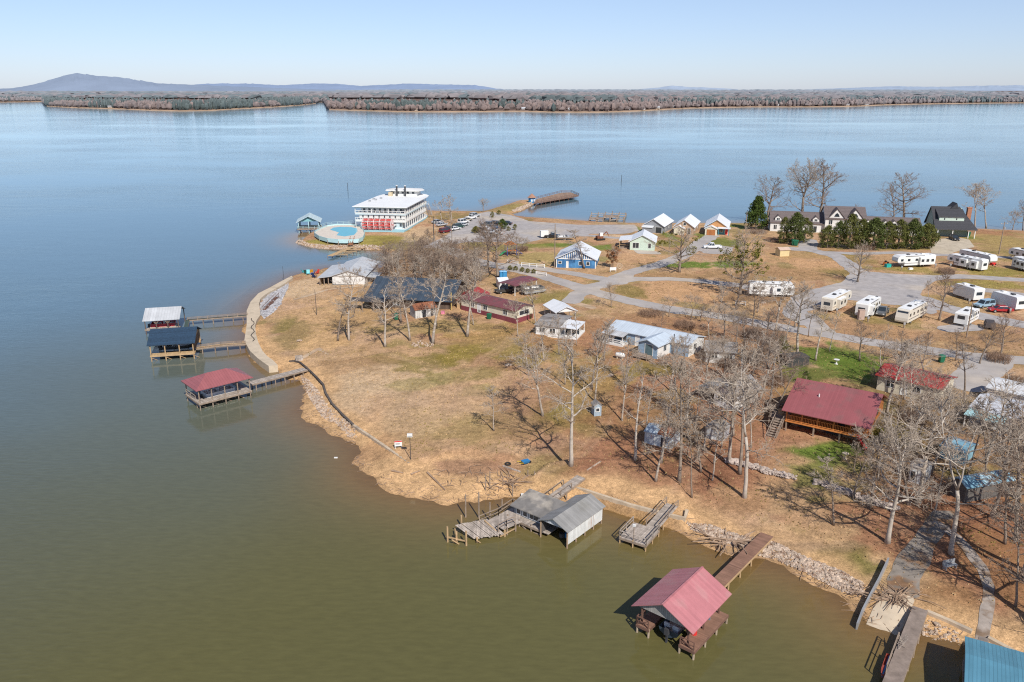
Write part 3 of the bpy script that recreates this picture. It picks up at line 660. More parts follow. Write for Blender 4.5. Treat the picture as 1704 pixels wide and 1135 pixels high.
def bare_tree(seed, height, bole, spread, nprim, lean=0.0, upness=.75, dens=1.0, rad=None, fork=False, crook=1.0):
    """trunk with main limbs, and the finer crown of branches and twigs, as two meshes"""
    rr = random.Random(seed)
    tr, cr = MB(), MB(); rad = rad or height * .0125
    Z = Vector((0, 0, 1))
    def rot_dir(d, ang, az):
        o = d.orthogonal().normalized(); q = d.cross(o)
        return (d * math.cos(ang) + (o * math.cos(az) + q * math.sin(az)) * math.sin(ang)).normalized()
    def limb(p, d, length, segs, wob, pull):
        pts = [p.copy()]; d = d.copy()
        for i in range(segs):
            d = (d + Vector((rr.gauss(0, .6), rr.gauss(0, .6), rr.gauss(0, .45))) * wob + Z * pull).normalized()
            p = p + d * (length / segs); pts.append(p.copy())
        return pts, d
    def at(pts, u):
        f = u * (len(pts) - 1); i = min(int(f), len(pts) - 2); f -= i
        return pts[i].lerp(pts[i + 1], f), (pts[i + 1] - pts[i]).normalized()
    def grow(p, d, ln, r, lvl):
        """a limb with side branches down to the twigs"""
        segs = (0, 7, 5, 4, 2)[lvl]; wob = (0, .17, .22, .26, .3)[lvl] * crook
        pts, _ = limb(p, d, ln, segs, wob, (0, .05 * upness, .05, .04, .03)[lvl])
        r = max(r, (0, .075, .042, .024, .014)[lvl]); tip = (0, .16, .25, .4, .5)[lvl]
        rs = [r * (1 - (1 - tip) * k / segs) for k in range(segs + 1)]
        (tr if lvl == 1 else cr).tube(pts, rs, (0, 6, 4, 3, 3)[lvl], False)
        if lvl == 4: return
        n = (0, 8.0, 7.0, 6.4 * dens)[lvl] * rr.uniform(.7, 1.25); n = max(2, int(n + .5)); side = rr.uniform(0, 6.28)
        for k in range(n):
            u = (.22, .22, .2, .15)[lvl] + .78 * (k + rr.uniform(.2, .9)) / n; u = min(u, .99)
            q, dd = at(pts, u); side += 2.4 + rr.uniform(-.6, .6)
            l2 = ln * (0, .50, .48, .42)[lvl] * rr.uniform(.55, 1.25) * (1.15 - .5 * u)
            grow(q, rot_dir(dd, rr.uniform(.45, 1.05), side), l2, r * (1 - .8 * u) * .62, lvl + 1)
    t0 = Vector((lean * .2, rr.uniform(-.05, .05), 1)).normalized()
    tp, td = limb(Vector((0, 0, -.3)), t0, height * (.9 if not fork else height * 0 + .42), 11 if not fork else 6, .07 * crook, .02)
    n_ = len(tp)
    rads = [rad * (1.4 if i == 0 else 1) * (1 - .86 * (i / (n_ - 1)) ** 1.1 if not fork else 1 - .3 * i / (n_ - 1)) for i in range(n_)]
    tr.tube(tp, rads, 9)
    leaders = [(tp, bole, rad, 1.0)]
    if fork:
        leaders = []; nf_ = rr.choice((2, 3, 3, 4))
        for k in range(nf_):
            fp, _ = limb(tp[-1], rot_dir(td, rr.uniform(.22, .55), k * 6.28 / nf_ + rr.uniform(-.4, .4)), height * .5 * rr.uniform(.75, 1.05), 8, .14 * crook, .06)
            fr = [rads[-1] * .68 * (1 - .85 * i / 8) for i in range(9)]; tr.tube(fp, fr, 7); leaders.append((fp, .15, fr[0], .8))
        for k in range(rr.randint(1, 3)):   # low limbs under the fork
            q, dd = at(tp, rr.uniform(max(.45, bole), .95)); grow(q, rot_dir(Z, rr.uniform(1.0, 1.35), rr.uniform(0, 6.28)), spread * rr.uniform(.7, 1.1), rad * .32, 1)
    for lp, b0, lr, sc in leaders:
        npm = nprim if len(leaders) == 1 else max(5, int(nprim * 1.6 / len(leaders)))
        az = rr.uniform(0, 6.28)
        for k in range(npm):
            u = b0 + (.99 - b0) * ((k + rr.uniform(.05, .95)) / npm) ** .9
            q, dd = at(lp, u); az += 2.4 + rr.uniform(-.7, .7); v = (u - b0) / (1 - b0)
            env = (.62 + .9 * v) if v < .35 else .94 * (1 - (v - .35) / .65 * .72)
            ang = (1.4 - .85 * v - .35 * (upness - .7)) * rr.uniform(.75, 1.15)
            grow(q, rot_dir(Z.lerp(dd, .6).normalized(), ang, az), spread * env * rr.uniform(.65, 1.4) * sc * 1.08, max(.06, lr * (1 - .8 * u) * rr.uniform(.6, .85)), 1)
    return tr, cr
def tree_proto(name, label, seed, height, bole, spread, nprim, bark, twig, **k):
    tr, cr = bare_tree(seed, height, bole, spread, nprim, **k)
    return tr.build(name + '_t', bark).data, cr.build(name + '_c', twig).data
PROTO = {}
def proto(key, *a, **k):
    tr, cr = bare_tree(*a, **k['kw']); 
    m1 = MB_mesh(tr, k['bark']); m2 = MB_mesh(cr, k['twig']); PROTO[key] = (m1, m2, a[1])
def MB_mesh(mb, mat):
    me = bpy.data.meshes.new('branches'); me.from_pydata(mb.v, [], mb.f); me.materials.append(mat); me.update()
    me.polygons.foreach_set('use_smooth', [True] * len(me.polygons)); return me
for k_, (sd_, bo, spr, n, bk, tw, kw_) in {
 'tall1': (3, .40, 4.6, 15, BARK, TWIG, dict(upness=.9)), 'tall1b': (103, .46, 4.2, 13, BARK, TWIG, dict(upness=.8, lean=.25)),
 'tall2': (8, .48, 4.2, 13, BARK, TWIG, dict(upness=.8, lean=.35)), 'tall2b': (108, .36, 5.2, 14, BARKD, TWIG, dict(upness=.7)),
 'tall3': (15, .34, 5.2, 13, BARK, TWIG, dict(upness=.85, fork=True)), 'tall3b': (115, .4, 4.6, 12, BARK, TWIG, dict(upness=.8, fork=True, lean=.3)),
 'tall4': (23, .52, 3.6, 11, BARKD, TWIG, dict(upness=.95)), 'tall4b': (123, .44, 3.9, 12, BARK, TWIG, dict(upness=.85, lean=-.2, dens=.8)),
 'white': (31, .26, 6.6, 15, WHITEB, TWIG, dict(upness=.6, rad=.29, crook=1.2)), 'whiteb': (131, .33, 5.8, 13, WHITEB, TWIG, dict(upness=.65, rad=.27, crook=1.2)),
 'whitefork': (37, .24, 6.6, 9, WHITEB, TWIG, dict(upness=.7, rad=.25, fork=True, crook=1.4, dens=.55)),
 'dark': (44, .26, 6.4, 15, BARKD, TWIGD, dict(upness=.7, rad=.34)), 'darkb': (144, .22, 7.0, 16, BARKD, TWIGD, dict(upness=.65, rad=.36, lean=.3)),
 'dark2': (49, .2, 7.4, 17, BARKD, TWIGD, dict(upness=.65, rad=.4, fork=True)), 'dark2b': (149, .25, 7.0, 16, BARKD, TWIGD, dict(upness=.7, rad=.38, fork=True)),
 'small': (57, .14, 7.6, 14, BARKD, TWIGD, dict(upness=.75, rad=.4, dens=.9)), 'smallb': (157, .12, 8.2, 14, BARKD, TWIG, dict(upness=.7, rad=.38, fork=True, dens=.9)),
 'round': (63, .12, 8.4, 17, BARKD, TWIG, dict(upness=.6, rad=.5, fork=True)), 'roundb': (163, .14, 9.0, 18, BARKD, TWIG, dict(upness=.6, rad=.5)),
 'snag': (71, .42, 3.0, 10, WHITEB, TWIG, dict(upness=.85, dens=.3, rad=.30)), 'slim': (77, .34, 3.3, 12, BARK, TWIG, dict(upness=.85, rad=.17)), 'slimb': (177, .4, 3.0, 11, BARKD, TWIG, dict(upness=.9, rad=.16, lean=.2))}.items():
    proto(k_, sd_, 20, bo, spr, n, kw=kw_, bark=bk, twig=tw)
_az = random.Random(99)
def tree(kind, x, y, top, label, group='bare trees of the park', wide=1.0, rz=None, base=None):
    p = base or P(x, y); h = up(x, y, top, p)
    if kind + 'b' in PROTO and _az.random() < .5: kind += 'b'
    t = thing('bare_tree', label, 'tree', p, _az.uniform(0, 6.28) if rz is None else rz, group)
    t.rotation_euler = (_az.uniform(-.05, .05), _az.uniform(-.05, .05), t.rotation_euler.z); wide *= _az.uniform(1.05, 1.45)
    m1, m2, h0 = PROTO[kind]; s = h / h0 / .97
    t.scale = (s * wide, s * wide, s)
    for nm, m in (('trunk', m1), ('crown', m2)):
        o = bpy.data.objects.new(nm, m); COL.objects.link(o); o.parent = t
    return t
T = tree
# the lake lawn
T('white', 950, 775, 562, 'white barked bare tree on the lawn above the plank ramp, big limb reaching left', wide=1.0, rz=2.2)
T('slim', 822, 717, 632, 'small bare tree standing alone in the middle of the lake lawn', wide=1.3)
T('tall3', 903, 692, 560, 'many stemmed bare tree in the lawn behind the white barked one', wide=1.1)
T('tall1', 990, 668, 545, 'bare tree rising directly behind the tiny blue grey outhouse', wide=.9)
T('tall4', 984, 646, 515, 'slim bare tree a step left of the one behind the outhouse', wide=.9)
T('tall3', 880, 625, 545, 'low bare tree nearest the white mobile home with porch', wide=1.1)
T('white', 641, 577, 474, 'leftmost bare tree of the row before the dark roofed pavilion')
T('slim', 682, 567, 446, 'slim straight bare tree, second of the row before the pavilion', wide=1.2)
T('tall1', 720, 572, 432, 'third tree of the row before the pavilion, beside a small stone bed')
T('tall2', 777, 560, 440, 'bare tree with flared foot at the right end of the row before the pavilion', wide=1.15)
T('tall2', 667, 536, 425, 'bare tree at the left end of the white shed with rusty roof')
T('tall4', 726, 543, 450, 'bare tree at the right end of the white shed with rusty roof')
T('tall1', 788, 541, 468, 'bare tree in front of the maroon roofed mobile home')
T('tall4', 562, 567, 478, 'thin bare tree, left one of the pair on the sandy point', wide=1.1)
T('white', 581, 566, 436, 'taller bare tree, right one of the pair on the sandy point', wide=.9)
T('dark2', 812, 453, 366, 'big dark trunked bare tree by the road beside the blue portable toilets')
T('dark', 829, 462, 385, 'brown twiggy bare tree just right of the portable toilets', wide=1.4)
T('white', 738, 444, 392, 'leaning white trunk in the thicket below the parking lot', wide=.8)
T('tall3', 722, 440, 385, 'grey bare tree in the thicket left of the white leaning trunk')
T('tall1', 752, 372, 322, 'taller of two bare trees right beside the bow of the riverboat')
T('tall3', 737, 374, 326, 'shorter of two bare trees right beside the bow of the riverboat')
T('slim', 752, 402, 345, 'bare tree on the near edge of the parking lot', wide=1.2)
T('round', 805, 353, 330, 'low wide bare tree by the water behind the parking lot')
for (x, y, t, k) in [(655,452,402,'dark'),(675,447,400,'small'),(690,458,405,'dark2'),(702,445,395,'small'),(715,462,410,'dark'),(700,432,392,'small'),(728,452,402,'dark'),(744,462,408,'small'),
                     (757,450,398,'dark2'),(770,462,404,'dark'),(782,452,400,'small'),(745,430,392,'dark'),(765,432,395,'small'),(790,440,398,'dark'),(800,468,412,'small'),(680,430,398,'small'),(662,435,404,'small'),(775,474,420,'small'),(742,480,425,'dark'),(650,470,408,'dark'),(668,478,410,'tall3'),(690,480,412,'dark2'),(705,488,418,'tall3'),(720,492,420,'dark'),(758,490,422,'dark2'),(735,495,425,'small'),(772,492,430,'dark'),(790,500,432,'tall3'),(640,468,415,'small'),(812,430,385,'dark'),(850,425,385,'dark'),(862,430,392,'small'),(690,418,385,'small'),(712,415,380,'dark')]:
    T(k, x, y, t, 'bare brown tree in the thicket between the pavilion and the parking lot', 'thicket of bare brown trees', 1.1)
# middle
T('slim', 972, 447, 376, 'thin bare tree in front of the blue metal building', wide=1.9)
T('small', 1017, 511, 469, 'small bare tree on the verge where the two park roads meet', wide=.8)
T('tall3', 892, 540, 462, 'bare tree on the grass beside the maroon mobile home', wide=.9)
T('small', 1113, 527, 493, 'small bare tree behind the long blue grey house')
T('small', 1150, 532, 490, 'multi stemmed bare bush tree on the verge above the long house')
T('small', 1100, 546, 515, 'tiny bare sapling close behind the long house roof', wide=.6)
T('small', 1165, 534, 500, 'bare shrub tree right of the multi stemmed one on the verge', wide=1.1)
T('round', 1427, 469, 405, 'round bare tree on the small island in the gravel lot', wide=.85)
T('dark', 1562, 533, 452, 'bare tree at the tip of the roadside verge among the campers', wide=1.25)
T('tall3', 1545, 500, 462, 'thin bare tree behind the camper verge', wide=.9)
# by the lake behind the lodge
T('round', 1335, 371, 266, 'largest bare tree on the shore behind the lodge, broad fan of limbs', wide=.85)
T('dark', 1362, 371, 267, 'tall bare tree just right of the broad one behind the lodge', wide=1.0)
T('dark', 1277, 370, 290, 'bare tree on the shore beside the dark evergreen', wide=1.05)
T('dark', 1503, 372, 288, 'tall bare tree behind the right wing of the lodge', wide=1.15)
T('small', 1487, 372, 306, 'smaller bare tree behind the right wing of the lodge', wide=.75)
T('tall3', 1622, 380, 296, 'upright bare tree by the water right of the black roofed house', wide=1.1)
T('tall3', 1641, 379, 304, 'leaning bare tree by the water, second right of the black roofed house', wide=1.2)
T('dark', 1702, 383, 332, 'bare tree at the right edge of the photo on the far shore', wide=.8)
T('small', 1685, 383, 350, 'short bare tree on the far shore at the right'); T('small', 1420, 372, 338, 'small bare tree whose tips show over the lodge roof', wide=.6)
# grove between the boathouses and the log house
T('snag', 1057, 766, 616, 'dead white snag with broken top left of the blue and rust shed')
T('tall1', 1091, 801, 676, 'grey bare tree standing before the blue and rust shed', wide=1.1)
T('tall2', 1130, 800, 590, 'tall bare tree right of the blue and rust shed')
T('slim', 1151, 828, 680, 'thin bare tree nearest the water in the grove', wide=1.1)
T('slim', 1166, 786, 645, 'thin straight bare tree in the middle of the grove', wide=1.1)
T('tall1', 1213, 769, 600, 'tall bare tree at the left end of the low stone wall')
T('slim', 1187, 772, 690, 'short dark bare tree below the small grey shed', wide=1.2)
T('tall4', 1231, 789, 640, 'straight bare trunk just above the big leaning white one', wide=1.1)
T('whitefork', 1239, 828, 575, 'big leaning white barked tree nearest the lake, limbs spread over the cabin', wide=.85, rz=.6)
T('tall4', 1143, 706, 600, 'dark bare tree behind the blue and rust shed')
T('tall3', 1128, 690, 585, 'bare tree left of the dark one behind the blue and rust shed')
T('tall3', 1265, 664, 545, 'bare tree behind the white cabin at the hidden lane')
T('tall1', 1327, 591, 462, 'tall bare tree by the lane left of the green lawn')
T('tall4', 1357, 600, 508, 'bare tree with dead top standing on the green lawn edge')
T('tall3', 1290, 552, 455, 'bare tree at the left edge of the gravel lot', wide=1.1)
T('tall4', 1306, 578, 490, 'slim bare tree on the lane below the gravel lot')
T('dark', 1252, 540, 480, 'brown bare tree along the lane below the long white trailer', wide=1.2)
for (x, y, t, k) in [(1240,600,520,'dark'),(1262,610,530,'small'),(1285,618,540,'dark'),(1225,575,515,'small'),(1300,640,555,'small'),(1248,640,560,'dark2'),(1275,572,510,'small'),(1205,560,505,'small'),(1175,640,560,'small'),(1290,700,610,'small'),(1205,628,560,'small')]:
    T(k, x, y, t, 'brown bare tree in the tangle around the hidden cabins', 'tangle of bare trees by the cabins')
T('slim', 1387, 874, 748, 'thin young tree on the slope below the stone wall', wide=1.5)
T('tall4', 1447, 845, 700, 'bare tree beside the right end of the stone wall')
T('white', 1477, 903, 690, 'bare tree at the top of the riprap, left of the boat ramp', wide=.9)
T('whitefork', 1583, 922, 655, 'huge white limbed tree beside the boat ramp drive', wide=.95, rz=1.2)
T('tall3', 1528, 836, 660, 'bare tree in front of the small white shed', wide=1.1)
T('tall2', 1499, 786, 640, 'bare tree right of the red roofed log house', wide=1.1)
T('tall1', 1667, 824, 590, 'tall dark bare tree at the right below the pale roofed house', wide=1.1)
T('tall4', 1604, 668, 560, 'twin of dark slim trunks on the dirt lane, left one', wide=1.1)
T('white', 1640, 772, 620, 'white limbed bare tree between the two blue sheds', wide=.9)
T('tall1', 1475, 690, 560, 'bare tree between the two red roofs', wide=1.1)
T('tall3', 1505, 665, 560, 'bare tree in front of the bright red roof')
T('tall1', 1540, 650, 555, 'bare tree over the right half of the bright red roof')
T('tall2', 1690, 900, 700, 'bare tree at the right photo edge near the boathouse path', wide=.9)
for (x, y, t, k) in [(1500,600,545,'small'),(1535,605,550,'dark'),(1630,605,540,'dark2'),(1665,595,525,'dark'),(1590,600,545,'small'),(1560,720,640,'small'),(1525,740,650,'dark'),(1545,700,610,'small'),(1480,760,670,'small'),(1420,830,745,'small'),(1510,840,750,'small'),(1460,640,575,'small')]:
    T(k, x, y, t, 'brown bare tree in the scrub at the right of the park', 'scrubby bare trees at the right')

for (x, y, t, k) in [(1100,770,640,'tall4'),(1075,715,610,'slim'),(1035,700,600,'tall3'),(1110,735,640,'slim'),(1172,750,640,'tall4'),(1200,745,620,'slim'),(1220,725,600,'tall1'),(1250,745,620,'slim'),(1185,800,690,'slim'),(1115,650,560,'tall3'),(1280,680,560,'tall1'),(1245,700,580,'tall2'),(1160,700,600,'slim')]:
    T(k, x, y, t, 'slender bare tree in the grove between the boathouses and the log house', 'slender trees of the grove')
for (x, y, t, k) in [(1548,790,640,'tall1'),(1650,860,680,'tall3'),(1695,830,650,'tall1'),(1640,800,650,'slim'),(1515,715,600,'tall2'),(1490,735,610,'slim'),(1460,800,690,'slim'),(1420,790,700,'slim'),(1553,860,720,'slim'),(1610,790,650,'slim'),(1700,960,740,'tall2'),(1672,905,720,'slim'),(1690,1010,800,'slim'),(1712,880,680,'dark'),(1722,960,740,'dark2'),(1730,1040,800,'dark')]:
    T(k, x, y, t, 'bare tree in the leaf strewn wood at the right edge', 'wood at the right edge')

for (x, y, t, k) in [(905,600,525,'tall3'),(930,590,520,'tall1'),(960,575,510,'slim'),(1005,600,520,'tall4'),(862,560,495,'tall3'),(1040,640,560,'tall1'),(1070,655,575,'slim'),(940,640,560,'slim'),(1195,530,470,'tall3'),(1225,515,455,'dark'),(1260,520,460,'tall3'),(1322,545,470,'tall4'),(1180,565,500,'tall3'),(1140,620,550,'tall3'),(1345,560,490,'slim'),(1380,585,515,'tall4'),(1430,600,530,'dark'),(1465,610,540,'tall3')]:
    T(k, x, y, t, 'thin bare tree among the mobile homes in the middle of the park', 'thin trees between the mobile homes')

# trees carrying green mistletoe balls
MIST = M('mistletoe_leaf', (.15, .135, .025), .8, .4, 3.0, spec=.2)
def leafy(mb, c, r, n, seed, s=.28, flat=.8):
    rr = random.Random(seed)
    for _ in range(n):
        v = Vector((rr.gauss(0, 1), rr.gauss(0, 1), rr.gauss(0, 1))).normalized() * (rr.random() ** .45)
        p = Vector(c) + Vector((v.x * r[0], v.y * r[1], v.z * r[2]))
        a = Vector((rr.gauss(0, 1), rr.gauss(0, 1), rr.gauss(0, 1))).normalized(); b = a.orthogonal().normalized(); k = s * rr.uniform(.5, 1.4)
        c2 = a.cross(b)
        mb.add([p - b * k, p + c2 * k * flat, p + b * k, p - c2 * k * flat], [(0, 1, 2, 3)])
def mistletoe_tree(x, y, top, label, wide, seed, n):
    t = T('round', x, y, top, label, None, wide); h = up(x, y, top, P(x, y)); mb = MB(); rr = random.Random(seed)
    for _ in range(n):
        a = rr.uniform(0, 6.28); q = rr.uniform(.25, .9) ** .7 * 8.5; z = rr.uniform(9, 18.5) - q * .25; r = rr.uniform(.5, 1.25)
        leafy(mb, (q * math.cos(a), q * math.sin(a), z), (r * 1.3, r * 1.3, r), 34, rr.random(), .24)
    mb.build('mistletoe', MIST, t)
mistletoe_tree(1130, 453, 377, 'wide bare tree with green tufts beside the cottage road', .85, 1, 24)
mistletoe_tree(1231, 490, 386, 'largest tree with green mistletoe tufts, above the long white trailer', .8, 2, 60)

# evergreens
EVER = M('evergreen_needles', (.065, .095, .02), .85, .45, 1.2, spec=.15)
CEDAR = M('cedar_needles', (.12, .125, .035), .85, .45, 1.2, spec=.15)
EVER2 = M('pine_needles', (.085, .105, .03), .85, .45, 1.2, spec=.15)
def evergreen(x, y, top, wpx, label, mat, seed, shape='cone', group=None, name='evergreen_tree'):
    p = P(x, y); h = up(x, y, top, p); r = wpx / 2 * (p.y * CP + H * SP) / F
    t = thing(name, label, 'tree' if name != 'shrub' else 'shrub', p, 0, group); mb = MB(); rr = random.Random(seed)
    MB().tube([(0, 0, -.2), (0, 0, h * .5), (0, 0, h * .85)], [r * .12, r * .08, r * .02], 7).build('trunk', BARKD, t)
    n = int(80 + h * 13)
    for i in range(n):
        u = rr.random() ** .8
        env = (1 - u) ** .75 * (1.0 if u > .1 else .75) if shape == 'cone' else math.sin(max(.08, min(1, u * .9 + .12)) * math.pi) ** .6
        a = rr.uniform(0, 6.28); q = r * env * rr.uniform(.45, 1.05)
        c = (q * math.cos(a), q * math.sin(a), h * (.06 + .94 * u)); k = r * rr.uniform(.14, .26)
        leafy(mb, c, (k * 1.15, k * 1.15, k * .9), 42, rr.random(), k * .21)
    mb.build('crown', mat, t); return t
evergreen(1258, 381, 329, 44, 'dark conical evergreen at the left end of the lodge', EVER, 1)
hed = [(1303,405,364,26),(1322,406,355,34),(1338,404,362,24),(1376,412,378,24),(1394,413,368,30),(1412,414,360,34),(1432,414,366,30),(1452,415,363,34),(1474,414,370,32),(1494,414,366,32),(1516,414,368,34),(1540,413,374,30)]
for i, (x, y, t, wd) in enumerate(hed):
    evergreen(x, y, t + (i * 7) % 5 - 2, wd * (.85 + (i * 5) % 4 * .12), 'bushy cedar left of the lodge drive' if i < 3 else 'bushy cedar in the hedge before the lodge', (CEDAR, EVER2, CEDAR)[i % 3], 20 + i, 'round', 'cedars left of the drive' if i < 3 else 'cedar hedge in front of the lodge')
evergreen(741, 513, 500, 14, 'round clipped evergreen bush at the right of the rusty shed', EVER, 40, 'round', name='shrub')
evergreen(880, 530, 519, 11, 'round green bush at the end of the maroon mobile home', EVER, 41, 'round', name='shrub')
evergreen(1300, 590, 560, 30, 'dark brushy evergreen beside the lane in the tangle', CEDAR, 42, 'cone', name='shrub')
evergreen(1462, 735, 712, 26, 'bright leafy bush at the right corner of the log house', MIST, 43, 'round', name='shrub')
evergreen(1340, 640, 618, 16, 'small green bush behind the upper left corner of the log house', EVER, 44, 'round', name='shrub')
evergreen(792, 388, 377, 14, 'small yellowish pine bush on the far edge of the parking lot', MIST, 45, 'round', name='shrub')
evergreen(836, 381, 365, 16, 'dark pine bush beside a parked dark car', EVER, 46, 'round', name='shrub')
for x, y, t in [(834,382,371),(846,384,377),(857,383,373),(819,362,352),(830,357,350)]:
    evergreen(x, y, t, 8, 'little yellow green shrub in the parking lot island', MIST, x, 'round', 'shrubs of the parking lot', 'shrub')
for i, (x, y) in enumerate([(849,449),(858,450),(869,452),(878,454),(888,455)]):
    evergreen(x, y, y - 7, 9, 'low yellow green shrub in the roadside row', MIST, 60 + i, 'round', 'row of shrubs beside the road', 'shrub')
OAKL = M('dead_oak_leaf', (.28, .13, .06), .85, .35, 2, spec=.1)
t = T('small', 1020, 446, 411, 'small oak holding rust brown leaves beside the blue building', None, .9)
mb = MB()
for k in range(26):
    rr = random.Random(k); a = rr.uniform(0, 6.28); q = rr.uniform(0, 6)
    leafy(mb, (q * math.cos(a), q * math.sin(a), rr.uniform(6, 18)), (2, 2, 1.6), 40, k, .5)
mb.build('leaves', OAKL, t)
BRUSH = M('bare_brush', (.30, .20, .14), .9, .3, 2, spec=.1)
def brush(x, y, wpx, h, label, seed, mat=None, cat='shrub', group=None):
    p = P(x, y); r = wpx / 2 * (p.y * CP + H * SP) / F; rr = random.Random(seed); mb = MB()
    for k in range(int(90 + 40 * r)):
        a = rr.uniform(0, 6.28); q = r * rr.random() ** .6 * .8; b = Vector((q * math.cos(a), q * math.sin(a), -.1))
        m_ = b + Vector((rr.uniform(-.5, .5), rr.uniform(-.5, .5), h * rr.uniform(.35, .6))); e = m_ + Vector((rr.uniform(-.7, .7), rr.uniform(-.7, .7), h * rr.uniform(.2, .45)))
        mb.tube([b, m_, e], [.03, .02, .008], 3, False)
        for j in range(4):
            e2 = m_.lerp(e, rr.random()) + Vector((rr.uniform(-.6, .6), rr.uniform(-.6, .6), rr.uniform(0, .5))); mb.tube([m_, e2], [.012, .006], 3, False)
    o = mb.build('shrub', mat or BRUSH); o.location = p; return tag(o, label, cat, group)
brush(1082, 525, 50, 1.4, 'low bare hedge behind the long house', 1); brush(1140, 545, 44, 1.6, 'tangled brush pile on the verge right of the long house', 2)
brush(1575, 455, 34, 1.7, 'bare brush between the two campers by the upper road', 3); brush(1440, 415, 40, 2.0, 'grey bare shrub in front of the cedar hedge', 4)
brush(1290, 402, 40, 1.2, 'low bare hedge left of the lodge drive', 5); brush(1260, 388, 40, 1.2, 'dark clipped hedge under the evergreen', 6, TWIGD)
for i, (x, y, wd) in enumerate([(650,445,30),(690,465,36),(735,470,30),(770,440,36),(720,425,40),(790,425,36),(745,412,30),(640,455,26),(870,418,22),(705,408,24)]):
    brush(x, y, wd, 1.8, 'bare brown brush under the thicket trees', 30 + i, None, 'shrub', 'brush under the thicket')
for i, (x, y, wd) in enumerate([(1255,600,40),(1230,640,36),(1290,640,40),(1300,690,30),(1250,560,40),(1180,590,30),(1210,610,40),(1660,600,50),(1690,640,40),(1520,700,40),(1550,670,36)]):
    brush(x, y, wd, 1.7, 'bare brush in the tangle around the cabins', 50 + i, None, 'shrub', 'brush around the cabins')
# ================================================================== materials of built things
WHITE = M('white_paint', (.74, .73, .70), .6, .08, 1.5)
WSID = M('white_siding', (.70, .69, .66), .6, .08, .8, lines=('Z', .22), ldark=.8)
WMET = M('white_metal_roof', (.74, .75, .76), .42, .06, .3, lines=('Y', .6), ldark=.86, lw=.4)
WMETX = M('white_metal_roof_x', (.74, .75, .76), .42, .06, .3, lines=('X', .6), ldark=.86, lw=.4)
GMETX = M('grey_metal_roof_x', (.50, .51, .52), .5, .12, .4, lines=('X', .55), ldark=.82, lw=.4)
GMET = M('grey_metal_roof', (.50, .51, .52), .5, .12, .4, lines=('Y', .55), ldark=.82, lw=.4)
GLASS = M('dark_glass', (.03, .04, .05), .12, .1, 1, spec=.7)
BLACK = M('black_rubber', (.02, .02, .02), .8, .1, 1)
DARK = M('dark_metal', (.05, .05, .055), .6, .15, 1)
STEEL = M('galvanised_steel', (.42, .43, .44), .4, .12, 1, metal=.4)
PLANK = M('weathered_plank', (.31, .24, .19), .9, .3, 1.2, lines=('X', .15), ldark=.5, lw=.35, spec=.1)
PLANKY = M('weathered_plank_y', (.31, .24, .19), .9, .3, 1.2, lines=('Y', .15), ldark=.5, lw=.35, spec=.1)
GREYP = M('silvered_plank', (.40, .34, .29), .9, .32, 1.6, lines=('X', .16), ldark=.45, lw=.35, spec=.1)
GREYPY = M('silvered_plank_y', (.40, .34, .29), .9, .32, 1.6, lines=('Y', .16), ldark=.45, lw=.35, spec=.1)
BROWN = M('brown_stained_plank', (.26, .145, .10), .8, .2, .8, lines=('Y', .14), ldark=.72, lw=.3, spec=.2)
BROWNP = M('brown_stained_post', (.17, .09, .065), .85, .25, 1.0)
NEWW = M('fresh_lumber', (.50, .34, .18), .85, .18, 1.2, lines=('X', .15), ldark=.7, lw=.3)
NEWP = M('fresh_post', (.46, .31, .17), .85, .2, 1.2)
POST = M('old_wood_post', (.30, .23, .175), .9, .3, 1.6, spec=.1)
PINE = M('pine_log', (.42, .15, .045), .6, .22, 1.2, lines=('Z', .25), ldark=.6)
PINEP = M('orange_stained_post', (.60, .22, .06), .6, .15, 1.2)
REDR = M('red_metal_roof', (.29, .092, .098), .45, .08, .5, lines=('X', .3), ldark=.82, lw=.25, second=((.25, .10, .10), .45, .52))
REDH = M('striped_red_metal_roof', (.31, .105, .11), .45, .08, .5, lines=('X', .45), ldark=.7, lw=.3)
REDRY = M('faded_red_metal_roof', (.48, .185, .195), .5, .12, .5, second=((.44, .20, .20), .5, .5), lines=('Y', .32), ldark=.93, lw=.25)
MARO = M('maroon_metal_roof', (.20, .066, .072), .5, .14, .5, second=((.155, .07, .07), .7, .5), lines=('X', .35), ldark=.8, lw=.3)
MAROS = M('maroon_skirting', (.22, .055, .07), .6, .1, 1, lines=('X', .3), ldark=.75)
BRED = M('bright_red_metal_roof', (.36, .05, .042), .5, .16, .5, second=((.24, .055, .05), .6, .5), lines=('X', .35), ldark=.8, lw=.3)
NAVY = M('navy_shingle', (.022, .05, .09), .85, .3, 3, lines=('Z', .14), ldark=.8)
BLKSH = M('charcoal_shingle', (.055, .055, .062), .9, .22, 2.5, lines=('Z', .16), ldark=.8)
BRNSH = M('brown_grey_shingle', (.155, .125, .12), .9, .22, 2.5, lines=('Z', .16), ldark=.82)
DKMET = M('dark_blue_metal_roof', (.055, .075, .10), .45, .2, .5, lines=('X', .5), ldark=.75)
OLDSH = M('old_grey_roof', (.27, .25, .235), .9, .25, .9, second=((.17, .15, .14), .35, .5), lines=('Z', .18), ldark=.85)
OLDMET = M('worn_metal_siding', (.70, .70, .68), .5, .12, .8, lines=('Y', .28), ldark=.72, dirt=((.33, .14, .05), .57))
OLDMETX = M('worn_metal_siding_x', (.55, .57, .60), .5, .15, .8, lines=('X', .28), ldark=.7, dirt=((.33, .14, .05), .60))
RUST = M('rusty_metal_roof', (.26, .10, .05), .75, .35, .9, lines=('X', .5), ldark=.75, second=((.36, .19, .12), .5, .55))
BLUEG = M('blue_grey_shade_siding', (.27, .38, .50), .6, .12, .8, lines=('Z', .25), ldark=.85)  # tone of the shaded walls put into a blue grey siding colour
